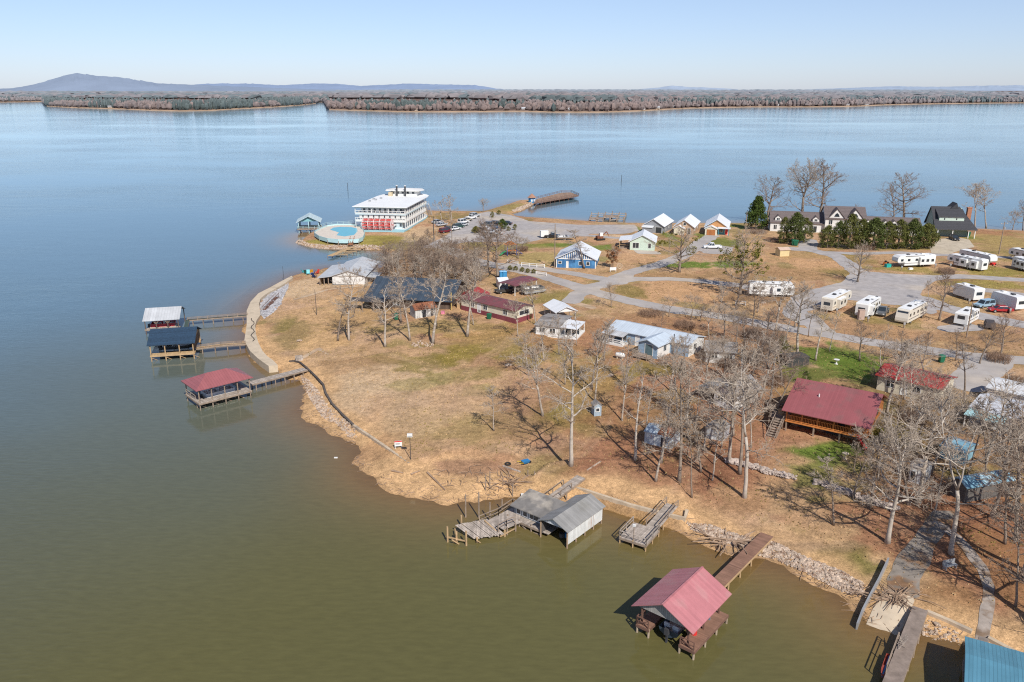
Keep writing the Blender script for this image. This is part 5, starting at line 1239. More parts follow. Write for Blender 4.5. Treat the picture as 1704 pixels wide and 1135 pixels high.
for x in (2.2, 6.0): MB().box(x, x + .35, 2.5, 2.56, 5.7, 6.3).build('dormer_window', GLASS, t)
MB().box(11.2, 12.5, 8, 9.4, 0, 9.0).box(11.1, 12.6, 7.9, 9.5, 9.0, 9.3).build('chimney', BRICK, t)
# --- white boathouse shed on the point
t, L = house('lake_shed', 'white gabled boat shed with pale metal roof on the sandy point', 'shed', (553.7,474.6), (607.5,473.4), 17.5, 2.5, 1.35, 'y', .45, WSID, GMET)
MB().hexa([(-3.4,0,-.4),(-3.25,0,-.4),(-3.25,15,-.4),(-3.4,15,-.4)], [(-3.4,0,1.9),(-3.25,0,1.9),(-3.25,15,1.9),(-3.4,15,1.9)]).build('side_wall', POST, t)
MB().hexa([(-3.9,-.4,1.85),(-.01,-.4,2.36),(-.01,15.5,2.36),(-3.9,15.5,1.85)], [(-3.9,-.4,1.95),(-.01,-.4,2.46),(-.01,15.5,2.46),(-3.9,15.5,1.95)]).build('lean_to_roof', GMET, t)
for x in (-3.3, -2.2, -1.1): MB().box(x - .1, x + .1, .05, .25, -.4, 2.0).build('lean_to_post', POST, t)
MB().box(-3.2, -.1, 3, 3.1, -.4, 1.9).build('back_panel', DARK, t)
MB().hexa([(8.3,2,1.75),(11.5,2,1.6),(11.5,8,1.6),(8.3,8,1.75)], [(8.3,2,1.85),(11.5,2,1.7),(11.5,8,1.7),(8.3,8,1.85)]).build('awning_roof', GMET, t)
for y in (2.3, 7.7): MB().box(11.2, 11.4, y - .1, y + .1, -.4, 1.62).build('awning_post', POST, t)
MB().box(-.02, L + .02, -.05, -.012, 2.35, 2.5).build('eave_trim', POST, t); MB().box(-.03, L + .03, -.06, .02, -.5, .25).build('foundation', M('dark_block', (.13,.12,.11), .9), t)
# --- dark roofed pavilion
t, L = house('pavilion', 'wide low building under a dark blue black metal roof among the trees', 'building', (614,511), (748,515), 17, 2.6, 2.7, 'x', .9, M('dark_timber_wall', (.12,.085,.065), .9, .2, 1, lines=('X', .3)), DKMET,
    doors=[('f', 2, .1, 2.2, 2.1, M('weathered_door', (.3,.2,.13), .8)), ('f', 11, .1, 2.2, 2.1, DARK)], wins=[('f', 6, .9, 1.4, 1.2)])
MB().hexa([(-3.5,-3.2,2.1),(5,-3.2,2.1),(5,-.9,2.35),(-3.5,-.9,2.35)], [(-3.5,-3.2,2.2),(5,-3.2,2.2),(5,-.9,2.45),(-3.5,-.9,2.45)]).build('porch_roof', BLKSH, t)
for x in (-3.2, -.5, 2.2, 4.7): MB().box(x - .1, x + .1, -3.0, -2.8, -.4, 2.15).build('porch_post', POST, t)
MB().cyl((L + .6, -.5, -.3), .14, 4.8, 8).build('corner_post', M('yellow_post', (.45,.33,.12), .8), t)
MB().prism_y([(0, 2.4), (6.5, 2.4), (3.25, 3.9)], 1, 9).build('red_gable_roof', BRED, t).location = (L + 1.2, 0, 0); MB().box(1.4 + L, 7.4 + L, 1.3, 8.7, -.4, 2.39).build('annex_wall', NEWP, t)
# --- rusty roofed shed
t, L = house('storage_shed', 'white shed with rusty brown metal roof among the trunks', 'shed', (691.5,530.5), (726,524.5), 3.2, 2.0, .9, 'x', .2, M('dirty_white_siding', (.58,.56,.52), .7, .15, 1, lines=('X', .5), ldark=.7), RUST,
    doors=[('f', 1.6, .1, .9, 1.7, DARK), ('f', 3.6, .1, .7, 1.7, DARK)])
# --- maroon mobile home
t, L = house('mobile_home', 'cream mobile home with maroon roof and maroon skirting', 'mobile home', (768,515.5), (858,539), 5.6, 2.9, .75, 'x', .35, CREAM, MARO, skirt=(1.15, MAROS),
    wins=[('f', 13.0, 1.5, 1.1, 1.0), ('f', 3, 1.5, 1.1, 1.0), ('f', 7, 1.5, 1.1, 1.0), ('r', 1.2, 1.6, 3.0, .9)], doors=[('f', 5.2, .6, .9, 2.0, WHITE)])
t, L = house('carport', 'maroon roofed open carport beside the park road', 'carport', (857,493), (893,481), 5.0, 2.5, .35, 'x', .3, PINE, MARO)
for ch in list(t.children):
    if ch.name.startswith('wall'): bpy.data.objects.remove(ch)
for x in (.1, L / 2, L - .1):
    for y in (.1, 4.9): MB().box(x - .08, x + .08, y - .08, y + .08, -.4, 2.5).build('post', WHITE, t)
house('storage_shed', 'low white shed left of the maroon carport', 'shed', (831,481), (846,480), 4, 1.9, .5, 'x', .25, WSID, WMETX, doors=[('f', .6, .1, .8, 1.6, DARK)])
# --- white mobile home and metal carport
t, L = house('mobile_home', 'small white mobile home with grey roof and a screened porch', 'mobile home', (891.5,556), (930,563), 8.5, 2.3, .5, 'x', .3, WSID, OLDSH, wins=[('f', .8, .9, 1.1, 1.0), ('f', 3, .9, 1.1, 1.0)], skirt=(.5, WHITE))
MB().hexa([(L,0,2.3),(L+3.8,0,2.15),(L+3.8,6,2.15),(L,6,2.3)], [(L,0,2.4),(L+3.8,0,2.25),(L+3.8,6,2.25),(L,6,2.4)]).build('porch_roof', WMETX, t)
for x in (L + 1.2, L + 2.5, L + 3.6): MB().box(x - .07, x + .07, .1, .24, -.3, 2.2).build('porch_post', WHITE, t)
for y in (2.5, 5.8): MB().box(L + 3.55, L + 3.7, y - .07, y + .07, -.3, 2.2).build('porch_post', WHITE, t)
MB().box(L + .01, L + 3.75, .05, 6, -.5, .4).build('porch_deck', WHITE, t); MB().box(L + .3, L + 3.4, 3, 3.1, .4, 2.1).build('porch_screen', GLASS, t)
t, L = house('carport', 'white gabled metal carport behind the small white mobile home', 'carport', (925,538), (958,534), 6.6, 2.4, 1.0, 'y', .3, WHITE, WMET)
for ch in list(t.children):
    if ch.name.startswith('wall'): bpy.data.objects.remove(ch)
for x in (.1, L - .1):
    for y in (.1, 3.3, 6.5): MB().box(x - .06, x + .06, y - .06, y + .06, -.4, 2.38).build('post', WHITE, t)
MB().prism_y([(0, 2.3), (L, 2.3), (L/2, 3.25)], .1, .18).build('gable_panel', WHITE, t)
# --- long blue grey house
t, L = house('long_house', 'long blue grey house with pale metal roof and white porch', 'house', (1013,566.5), (1145,594.5), 6.4, 2.5, .9, 'x', .35, BLUEG, M('pale_blue_metal_roof', (.52,.58,.64), .45, .08, .4, lines=('X', .5), ldark=.85),
    wins=[('f', 7.6, 1.0, 1.3, 1.0), ('r', 2, 1, 1.2, 1.1)], doors=[('f', 6.0, .2, .9, 1.9, WHITE)])
MB().box(L - .02, L + .02, .02, 6.38, -.4, 2.5).prism_x([(0, 2.5), (6.4, 2.5), (3.2, 3.38)], L + .004, L + .02).build('end_wall', WSID, t)  # sunlit end overlaid in white against the shade coloured front
MB().hexa([(-.4,-2.4,2.05),(4.6,-2.4,2.05),(4.6,-.36,2.42),(-.4,-.36,2.42)], [(-.4,-2.4,2.15),(4.6,-2.4,2.15),(4.6,-.36,2.52),(-.4,-.36,2.52)]).build('porch_roof', M('streaked_metal_roof', (.50,.50,.50), .5, .2, .6, lines=('X', .4), ldark=.7), t)
MB().box(-.2, 4.4, -2.2, -.01, -.4, .45).build('porch_deck', WHITE, t)
for x in (-.1, 2.2, 4.3): MB().box(x - .07, x + .07, -2.15, -2.0, .45, 2.1).build('porch_post', WHITE, t)
beams('porch_rail', WHITE, t, [((-.1, -2.1, 1.2), (4.3, -2.1, 1.2)), ((-.1, -2.1, .85), (4.3, -2.1, .85))], .08, .12); MB().box(.3, 4.0, -.05, -.012, .7, 2.1).build('porch_window', GLASS, t)
# addition with deck
t2, L2 = house('house_addition', 'small gabled annex with shaded front coloured blue grey, sunlit side in white and a wooden deck', 'annex', (1061.5,590.5), (1093,598), 5.6, 2.6, .8, 'y', .45, BLUEG, M('pale_annex_roof', (.50,.57,.64), .45, .08, .4, lines=('Y', .5), ldark=.86),
    wins=[('r', 2.2, 1.0, 1.0, 1.2)], doors=[('f', 1.5, .5, 1.6, 2.0, M('glass_door', (.10, .16, .18), .2))])
MB().box(L2 - .02, L2 + .025, .05, 5.55, -.4, 2.55).build('side_wall', WSID, t2)  # lit side of the annex overlaid in white, front keeps its shade colour
MB().box(0, 3.2, -2.2, -.02, .35, .5).build('deck', PLANK, t2)
for x in (.1, 3.1): MB().box(x - .07, x + .07, -2.15, -2.0, -.5, 1.4).build('deck_post', POST, t2)
rail(t2, [(0, -.1), (0, -2.1), (3.1, -2.1)], .5, .9, POST, name='deck_rail')
st = MB()
for k in range(4): st.box(3.25 + k * .3, 3.55 + k * .3, -2.1, -.6, .35 - k * .18, .42 - k * .18)
st.build('step', POST, t2)
# propane tank
p = P(1032, 597); t = thing('propane_tank', 'white horizontal propane tank on the lawn', 'tank', p, R(-28))
MB().tube([(-.95, 0, .75), (-.85, 0, .75), (-.7, 0, .75), (.7, 0, .75), (.85, 0, .75), (.95, 0, .75)], [.12, .34, .44, .44, .34, .12], 14).build('tank', WHITE, t, True)
for x in (-.5, .5): MB().box(x - .1, x + .1, -.3, .3, -.1, .36).build('foot', CONC, t)
MB().cyl((0, 0, 1.15), .13, .18, 8).build('valve_cap', STEEL, t)
# --- hidden cabins in the tangle
house('cabin', 'white cabin with grey roof half hidden by the tangle below the lane', 'cabin', (1174,603), (1222,607), 5, 2.4, 1.0, 'x', .4, WSID, OLDSH, wins=[('f', 1, 1, 1, 1), ('f', 3.6, 1, 1, 1)])
t, L = house('cabin', 'white cabin with mottled grey gable roof behind the grove', 'cabin', (1187,673), (1222,685), 6.5, 2.5, 1.4, 'y', .5, WSID, M('mottled_grey_roof', (.30,.28,.27), .9, .25, .8, lines=('Y', .3), ldark=.85), wins=[('f', .7, 1.0, 1.0, 1.0), ('r', 2, 1, 1, 1)])
MB().hexa([(-3.5,.3,2.0),(0,.3,2.5),(0,6.2,2.5),(-3.5,6.2,2.0)], [(-3.5,.3,2.1),(0,.3,2.6),(0,6.2,2.6),(-3.5,6.2,2.1)]).build('side_roof', OLDSH, t)
for y in (.5, 6): MB().box(-3.3, -3.15, y - .07, y + .07, -.4, 2.05).build('post', POST, t)
# --- small sheds
t, L = house('tool_shed', 'metal shed, half its roof blue grey and half rusty', 'shed', (1072,736.5), (1116,748), 3.3, 1.75, .6, 'x', .12, M('pale_metal_siding', (.52,.56,.58), .5, .12, .8, lines=('X', .3), ldark=.75), M('blue_grey_metal', (.40,.47,.53), .5, .12, .5, lines=('X', .4), ldark=.85), doors=[('f', 2.5, .02, .7, 1.5, DARK), ('f', .9, .02, .6, 1.5, OLDMETX)])
chevron(MB(), L * .5, 3.3, 1.75, .6, 'x', .13, t=.05, oy=.14, z0=.15).build('rusty_roof', RUST, t).location = (L * .51, 0, 0)
house('tool_shed', 'small grey shed below the white cabin in the grove', 'shed', (1174,729), (1203,735), 2.6, 1.7, .6, 'y', .15, M('grey_board_siding', (.42,.42,.43), .8, .15, 1, lines=('X', .25), ldark=.7), OLDSH, doors=[('f', 1.0, .02, .7, 1.5, M('pale_board_door', (.5, .5, .5), .8))])
house('outhouse', 'tiny blue grey outhouse shed alone on the lawn', 'shed', (988.5,693), (1000.5,691.8), 1.3, 1.7, .5, 'y', .12, M('blue_grey_board', (.33,.40,.46), .8, .1, 1, lines=('X', .2), ldark=.8), OLDSH, wins=[('f', .3, .8, .5, .5)])
house('pump_house', 'small cream hut with pale tan roof by the lodge drive', 'shed', (1297.5,427), (1313,426.5), 2.6, 2.0, .5, 'x', .25, M('cream_block', (.62,.50,.27), .8, .08, 1), M('tan_roof', (.55,.40,.31), .8, .1, 1))
# --- log house
o = W(1301, 680, 5.5); rz = R(-34.5)
x0 = Vector((math.cos(rz), math.sin(rz), 0)); y0 = Vector((-x0.y, x0.x, 0))
o = o + x0 * .5 + y0 * .5; o.z = 1.75
t = thing('log_house', 'orange log house with big maroon metal roof and a raised front deck', 'house', o, rz)
L, D, he, rise, dk = 11.2, 12.6, 3.65, 2.75, 1.75
MB().prism_x([(2.6, dk), (D, dk), (D, he - .05), (D/2, he + rise - .07), (2.6, he + 1.0)], .2, L - .2).build('wall', PINE, t)
MB().box(.3, L - .3, 2.8, D - .1, -.8, dk).build('basement_wall', M('tan_block', (.30,.21,.14), .9, .15, 2, lines=('Z', .2), ldark=.8), t)
chevron(MB(), L, D, he, rise, 'x', .5, t=.1).build('roof', REDR, t)
MB().box(-.1, L + .1, .35, 2.6, dk - .2, dk).build('deck', PINEP, t); MB().box(-2.6, -.11, .6, 5.4, dk - .2, dk).build('side_deck', PLANK, t)
for x in np.linspace(.05, L - .05, 6): MB().box(x - .09, x + .09, .4, .58, dk, he + .05).build('deck_post', PINEP, t)
for x in (.1, L * .36, L * .68, L - .1): MB().box(x - .1, x + .1, .45, .65, -.9, dk - .2).build('pier_post', POST, t)
mb = MB()
for z in (dk + .15, dk + .9): mb.beam((0, .42, z), (L, .42, z), .1, .08); mb.beam((L, .42, z), (L, 2.6, z), .1, .08)
for x in np.arange(.15, L, .22): mb.beam((x, .42, dk + .12), (x, .42, dk + .9), .06)
mb.build('balustrade', PINEP, t)
rail(t, [(-.2, .7), (-2.5, .7), (-2.5, 5.3)], dk, .9, PLANK, name='side_rail')
for xy in ((-2.5, .8), (-2.5, 5.2), (-.4, .8)): MB().box(xy[0] - .08, xy[0] + .08, xy[1] - .08, xy[1] + .08, -.9, dk - .2).build('side_post', POST, t)
st = MB()
for k in range(10): st.box(-1.5, -.3, .45 - (k + 1) * .42, .5 - k * .42, dk - .1 - k * .22, dk - .04 - k * .22)
for x in (-1.55, -.25): st.beam((x, .5, dk - .1), (x, -3.8, dk - 2.3), .07, .26); st.beam((x, .5, dk + .8), (x, -3.8, dk - 1.4), .08); [st.beam((x, .5 - q * 1.07, dk - .1 - q * .55), (x, .5 - q * 1.07, dk + .8 - q * .55), .07) for q in range(5)]
st.build('stair', PLANK, t)
for k in range(2): MB().cyl((-1.2 - k * 1.0, 2.4 + k * 1.6, dk + .02), .5, .7, 12, r2=.55).build('barrel_planter', NEWP, t)
for u in (3.0, 5.6, 8.4): f_ = opening(t, L, D, 'f', u, dk + .7, 1.1, .9, frame=PINEP); f_.location = (0, 2.6, 0)
f_ = opening(t, L, D, 'f', 6.9, dk + .05, .9, 1.9, frame=PINEP, name='door', inner='door_panel'); f_.location = (0, 2.6, 0)
for u in (1.2, 5.0): MB().box(u, u + 2.6, 2.75, 2.82, -.7, 1.3).build('basement_opening', DARK, t)
MB().box(L - .22, L - .15, 5.4, 6.6, he + .3, he + 1.3).box(L - .22, L - .15, 7.4, 8.6, dk + .8, dk + 1.8).build('end_window', GLASS, t)
MB().cyl((3.6, 3.4, he + 1.4), .09, .65, 8).build('vent_pipe', WHITE, t); MB().beam((8.9, .8, he + .35), (8.9, 4.0, he + 1.75), .06).build('antenna_mast', WHITE, t)
MB().box(L + .5, L + 1.3, -.8, .1, -.4, .6).build('flower_box', CONC, t)
# bright red roof house and the pale roofed one
t, L = house('mobile_home', 'cream mobile home with bright red metal roof', 'mobile home', (1458,648), (1562,672), 7.2, 2.6, .9, 'x', .4, CREAM, BRED, wins=[('f', 1.5, 1, 1.2, 1), ('f', 5.5, 1, 1.2, 1), ('r', 3, 1, 1.2, 1)], doors=[('f', 3.8, .2, .9, 2, WHITE)])
o, rz, L0 = frame((1612,704), (1704,730))
t, L = house('mobile_home', 'pale roofed mobile home with aqua porch roof at the right edge', 'mobile home', (1612,704), (1704,730), 7.5, 2.6, .9, 'x', .35, WSID, M('pale_lavender_metal_roof', (.54,.55,.58), .5, .1, .5, lines=('X', .5), ldark=.85), wins=[('f', 5.5, 1, 1.2, 1), ('r', 3, 1, 1.2, 1)], L=L0 * 1.35)
MB().hexa([(-.2,-2.2,1.9),(5,-2.2,1.9),(5,-.36,2.42),(-.2,-.36,2.42)], [(-.2,-2.2,2.0),(5,-2.2,2.0),(5,-.36,2.52),(-.2,-.36,2.52)]).build('porch_roof', M('aqua_metal_roof', (.40,.62,.64), .45, .1, .5, lines=('X', .5), ldark=.85), t)
for x in (0, 2.4, 4.8): MB().box(x - .07, x + .07, -2.1, -1.95, -.4, 1.95).build('porch_post', WHITE, t)
house('mobile_home', 'second pale roofed mobile home behind the one with the aqua porch', 'mobile home', (1640,668), (1704,684), 6, 2.4, .7, 'x', .3, WSID, M('white_metal_worn', (.62,.62,.62), .5, .1, .5, lines=('X', .5), ldark=.85), L=10)
# blue roofed sheds at the right
t, L = house('boat_shed', 'upper shed with open front, white eave and sky blue roof at the right', 'shed', (1563,762), (1602,775), 3.6, 1.9, .5, 'x', .2, M('aqua_wall', (.22,.40,.48), .7, .2, 1), SKYB, trim=WHITE)
MB().box(-.3, L + .3, 3.75, 3.85, 1.9, 2.1).build('eave_trim', WHITE, t)
t, L = house('boat_shed', 'larger lower shed with faded sky blue roof under the white limbed tree', 'shed', (1580,822), (1604,837), 7.0, 2.2, .6, 'y', .3, M('dark_shed_wall', (.12,.11,.10), .9), SKYB)
t, L = house('tool_shed', 'small white shed with grey flat roof beside the blue sheds', 'shed', (1511,801), (1535,808), 2.8, 2.2, .25, 'x', .12, WSID, M('grey_flat_roof', (.33,.29,.26), .9, .2, 1), wins=[('f', .2, .4, .5, 1.2)], doors=[('f', 1.1, .05, .5, 1.9, WHITE)])
MB().box(.9, 1.5, .8, 1.3, 2.5, 2.56).build('roof_patch', WHITE, t)
house('dog_pen', 'dark low screened pen on the edge of the green lawn', 'pen', (1311,611), (1346,607), 3.0, 1.5, .1, 'x', .05, M('dark_screen', (.05,.05,.05), .8), M('dark_mesh_roof', (.07,.065,.06), .9, .3, 2))
# ================================================================== lake side structures
def wpt(root, x, y, z): return W(x, y, z) - root.location
def at_water(name, label, cat, x, y, z=0.0, rz=0.0, group=None):
    return thing(name, label, cat, W(x, y, z) * 1.0 if z == 0 else Vector((W(x, y, z).x, W(x, y, z).y, 0)), rz, group)
# --- red gabled boathouse in the foreground
o, rz, L = frame((1059,1053), (1150.5,1097.6), 0)
t = thing('boathouse', 'red gabled boathouse with brown decks in the foreground', 'boathouse', o, rz)
for x0, x1, y0, y1 in ((-.1, 1.3, 0, 7.0), (4.5, 6.1, 0, 7.0)): dock(t, x0, x1, y0, y1, 1.0, (), BROWN, BROWNP)
MB().box(1.31, 4.49, 5.4, 7.0, .94, 1.0).build('deck', BROWN, t)
for x, y in ((0,.1), (1.25,.1), (4.55,.1), (6.0,.1), (6.0,2.4), (6.0,4.7), (6.0,6.9), (0,3.5), (0,6.9), (4.55,6.9), (1.25,3.5), (4.55,3.5)): post(t, x, y, -1.8, .95, .11, M('wet_post', (.36,.28,.20), .9, .3, 1.5), 'piling')
for x in (.35, 5.25):
    for y in (.3, 3.4, 6.6): MB().box(x - .08, x + .08, y - .08, y + .08, 1.0, 3.2).build('roof_post', BROWNP, t)
beams('brace', BROWNP, t, [((.35,.3,2.2), (.9,.3,3.15)), ((5.25,.3,2.2), (4.7,.3,3.15))], .1)
chevron(MB(), 5.6, 7.0, 3.25, 1.42, 'y', .45, t=.07, oy=.45).build('roof', REDRY, t)
MB().box(2.7, 2.9, -.47, 7.47, 4.73, 4.79).build('ridge_cap', REDRY, t)
MB().prism_y([(.1, 2.95), (5.5, 2.95), (5.5, 3.2), (2.8, 4.6), (.1, 3.2)], .12, .2).build('gable_board', M('silver_board', (.36,.34,.32), .85, .2, 1, lines=('X', .22), ldark=.6), t)
MB().box(.12, .2, .3, 6.8, 2.9, 3.15).box(5.4, 5.48, .3, 6.8, 2.9, 3.15).build('eave_beam', BROWNP, t)
rail(t, [(-.05, .05), (1.2, .05)], 1.0, .85, BROWNP); rail(t, [(-.05, .05), (-.05, 1.6)], 1.0, .85, BROWNP); rail(t, [(4.6, .05), (6.0, .05)], 1.0, .85, BROWNP)
beams('brace', BROWNP, t, [((0,.05,1.05), (1.2,.05,1.8)), ((4.6,.05,1.8), (6.0,.05,1.05))], .07)
MB().box(.5, 5.1, 5.0, 5.1, 1.0, 3.1).build('back_panel', M('blue_grey_tarp', (.16,.22,.27), .7, .2, 1), t)
MB().cyl((4.9, 2.2, 1.0), .28, .5, 10).build('fuel_can', REDP, t)
b = runabout('dark boat with outboard motor under the red gabled roof', o + Matrix.Rotation(rz, 3, 'Z') @ Vector((2.9, .9, .35)), rz + math.pi / 2, M('boat_dark', (.05,.07,.09), .35), 5.2)
t = thing('dock_walkway', 'long brown plank walkway from the shore to the red gabled boathouse', 'walkway', o, rz)
dock(t, 2.25, 3.75, 7.1, 23.4, 1.12, (), BROWN, NEWP)
for y in (9.4, 12.2, 15, 17.8, 20.6):
    for x in (2.35, 3.65): post(t, x, y, -1.6, 1.05, .09, NEWP)
MB().box(2.24, 3.76, 14.9, 15.0, 1.122, 1.135).build('seam', BROWNP, t)
# --- hip roofed dock
o = W(333, 683, 0); rz = R(42)
t = thing('boat_dock', 'boat dock with maroon hipped roof on posts', 'boat dock', o, rz)
hiproof(MB(), 8.8, 5.6, 3.6, 1.5, .45, rl=3.4).build('roof', REDH, t)
dock(t, -.1, 8.9, -.2, 1.4, 1.25, (), GREYP, POST); dock(t, -.1, 1.2, 1.5, 5.7, 1.25, (), GREYPY, POST); MB().box(7.8, 8.9, 1.5, 5.7, 1.19, 1.25).build('deck', GREYPY, t)
for x in (.1, 2.2, 4.4, 6.6, 8.7):
    post(t, x, 0, -1.8, 3.55, .1, POST)
    post(t, x, 1.35, -1.8, 1.2, .09, POST); post(t, x, 5.5, -1.8, 3.55, .1, POST)
beams('brace', POST, t, [((x, 0, .9), (x + 1.4, .9, -.25)) for x in (.1, 2.2, 4.4, 6.6)] + [((x, 1.3, .9), (x + 1.4, .4, -.2)) for x in (.1, 2.2, 4.4, 6.6)], .1)
beams('eave_beam', POST, t, [((0, 0, 3.45), (8.8, 0, 3.45)), ((0, 5.5, 3.45), (8.8, 5.5, 3.45)), ((.05, 0, 3.45), (.05, 5.5, 3.45)), ((8.75, 0, 3.45), (8.75, 5.5, 3.45))], .12, .2)
rail(t, [(.0, 1.5), (.0, 5.5)], 1.25, .9, GREYP)
rz_ = lambda v: o + Matrix.Rotation(rz, 3, 'Z') @ Vector(v)
pontoon('white pontoon boat under the maroon hipped dock roof', rz_((1.8, 3.2, .25)), rz, PWHITE, 5.8)
# --- navy roofed dock and pale roofed dock
o = W(252, 601.5, 0); rz = R(13)
t = thing('boat_dock', 'boat dock with navy shingle roof and fresh lumber deck', 'boat dock', o, rz)
chevron(MB(), 7.9, 9.0, 3.35, 1.75, 'x', .4, t=.1).build('roof', NAVY, t)
dock(t, -.1, 8.0, -.1, 1.3, 1.2, (), NEWW, NEWP); dock(t, -.1, 8.0, 7.7, 9.0, 1.2, (), NEWW, NEWP)
for x in (.1, 2.7, 5.3, 7.8):
    for y in (0, 8.9): post(t, x, y, -1.8, 3.4, .11, NEWP)
    beams('brace', NEWP, t, [((x, 0, .7), (x + 1.1, .8, -.2))], .1)
beams('eave_beam', NEWP, t, [((0, 0, 3.2), (7.9, 0, 3.2)), ((0, 8.9, 3.2), (7.9, 8.9, 3.2))], .14, .24)
MB().prism_x([(.1, 3.2), (8.9, 3.2), (4.5, 4.95)], 7.7, 7.78).build('gable_board', NEWP, t); MB().box(7.6, 7.7, 1.4, 8.8, 1.2, 3.1).build('end_wall', M('brown_board', (.2,.12,.07), .9, .2, 1, lines=('Y', .2)), t)
rz_ = lambda v: o + Matrix.Rotation(rz, 3, 'Z') @ Vector(v)
runabout('dark ski boat on its lift under the navy roof', rz_((1.0, 4.8, .7)), rz, M('boat_charcoal', (.06,.06,.07), .3), 6.0)
MB_ = MB().box(.8, 6.6, 3.0, 3.15, 1.0, 1.15).box(.8, 6.6, 6.4, 6.55, 1.0, 1.15).build('boat_lift', STEEL, t)
o = W(243, 557, 0); rz = R(13.5)
t = thing('boat_dock', 'boat dock with pale grey metal roof, farthest of the three', 'boat dock', o, rz)
chevron(MB(), 6.8, 8.4, 3.1, 1.6, 'x', .3, t=.07).build('roof', GMETX, t)
dock(t, -.1, 6.9, -.1, 1.1, 1.15, (), GREYP, POST)
for x in (.1, 2.3, 4.6, 6.7):
    for y in (0, 8.3): post(t, x, y, -1.8, 3.1, .1, M('dark_post', (.14,.10,.08), .9, .2, 1))
beams('brace', POST, t, [((x, 0, 2.3), (x + s * .7, 0, 3.05)) for x in (2.3, 4.6) for s in (-1, 1)], .1)
rz_ = lambda v: o + Matrix.Rotation(rz, 3, 'Z') @ Vector(v)
pontoon('red and white pontoon boat under the pale grey dock roof', rz_((.5, 2.8, .35)), rz, M('boat_red', (.42,.03,.05), .35), 5.8)
# --- walkways to the promenade
def walkway(label, a, b, z, wd, mat, pmat, arch=0.0, n=6, railh=0, name='dock_walkway', ends=None):
    p, q = W(a[0], a[1], z), W(b[0], b[1], z if ends is None else ends); d = q - p; rz = math.atan2(d.y, d.x); L = math.hypot(d.x, d.y)
    t = thing(name, label, 'walkway', (p.x, p.y, 0), rz); mb = MB(); k = 10; f = MB()
    zz = lambda u: z + (q.z - z) * u + arch * math.sin(u * math.pi)
    for i in range(k):
        u0, u1 = i / k, (i + 1) / k; z0, z1 = zz(u0), zz(u1)
        mb.hexa([(L*u0, -wd/2, z0-.07), (L*u1, -wd/2, z1-.07), (L*u1, wd/2, z1-.07), (L*u0, wd/2, z0-.07)], [(L*u0, -wd/2, z0), (L*u1, -wd/2, z1), (L*u1, wd/2, z1), (L*u0, wd/2, z0)])
        for s in (-1, 1): f.beam((L*u0, s*(wd/2+.03), z0-.14), (L*u1, s*(wd/2+.03), z1-.14), .06, .24)
    mb.build('deck', mat, t); f.build('joist', pmat, t)
    for i in range(n):
        u = (i + .5) / n
        for s in (-1, 1): post(t, L*u, s*(wd/2 - .08), -1.7, zz(u) - .05, .1, pmat)
    if railh:
        for s in (-1, 1): rail(t, [(0, s*wd/2, zz(0)), (L*.5, s*wd/2, zz(.5)), (L, s*wd/2, zz(1))], 0, railh, pmat)
    return t, L
walkway('grey plank walkway from the maroon hipped dock to the lawn corner', (414,638), (508,613.5), 1.3, 1.7, GREYP, POST, n=6)
walkway('pale arched plank walkway to the navy roofed dock', (326,579), (409,571), 1.25, 1.2, NEWW, POST, .2, n=4, railh=.35)
t, L = walkway('narrow dark walkway to the pale grey roofed dock', (312,532), (412,524), 1.3, .8, M('green_dark_deck', (.06,.09,.08), .8, .2, 1), POST, n=6, railh=.4)
dock(t, -.4, .4, -6.5, 0, 1.3, ((-.3, -6.3, 1.25), (.3, -6.3, 1.25)), M('green_dark_deck', (.06,.09,.08)), POST)
# --- promenade
def poly_slab(name, pts, z, zb, mat, kind='structure', top=None):
    mb = MB(); mb.prism([tuple(W(x, y, z)[:2]) for x, y in pts], zb, z); return tag(mb.build(name, mat), kind=kind)
poly_slab('pavement', [(447,609),(462,607.5),(455,600),(444,592),(437,584),(430,570),(426,556),(424.5,541),(427,533),(433,524),(432,514),(431,505),(434,496),(446,487),(467,476),(488,462),(485,459),(466,469),(446,480),(430,488),(417,502),(410.5,517),(410.5,541),(406.5,567),(416,584),(430,597)], 1.35, -1.6, CONCW)
mb = MB(); k = 0
for i in range(12):
    p = W(420.5 + 3 * math.sin(i * 1.5), 568 - i * 3.2, 1.36); q = W(420.5 + 3 * math.sin((i + 1) * 1.5), 564.8 - i * 3.2, 1.36); mb.beam((p.x, p.y, 1.38), (q.x, q.y, 1.38), .16, .06)
tag(mb.build('mooring_rope', M('dark_rope', (.06,.05,.045), .9)), 'dark rope lying in zigzags on the concrete promenade', 'rope')
# --- walls
def wall(name, label, cat, pts, h, th, mat, z=None, below=1.6, extra=None):
    ps = [P(x, y) if z is None else W(x, y, z) for x, y in pts]; n = len(ps); mb = MB()
    for i, p in enumerate(ps):
        d0 = (ps[i] - ps[i-1]) if i else (ps[1] - ps[0]); d1 = (ps[i+1] - ps[i]) if i < n - 1 else d0
        d = (d0.normalized() + d1.normalized()); m = Vector((-d.y, d.x, 0)).normalized() * th / 2
        for s in (-1, 1):
            for zz in (p.z - below, p.z + h): mb.v.append((p.x + s*m.x, p.y + s*m.y, zz))
    for i in range(n - 1):
        a, b = i*4, i*4+4
        mb.f += [(a+1, b+1, b+3, a+3), (a, b, b+1, a+1), (a+2, a+3, b+3, b+2)]
    mb.f += [(0, 1, 3, 2), (4*n-4, 4*n-2, 4*n-1, 4*n-3)]
    return tag(mb.build(name, mat), label, cat)
wall('retaining_wall', 'black timber retaining wall curving along the lake lawn', 'wall', [(481,602),(490,601.5),(499,604),(508,611),(524,626),(538,641),(542,655),(552,672),(570,691),(588,708)], .22, .35, WALLB)
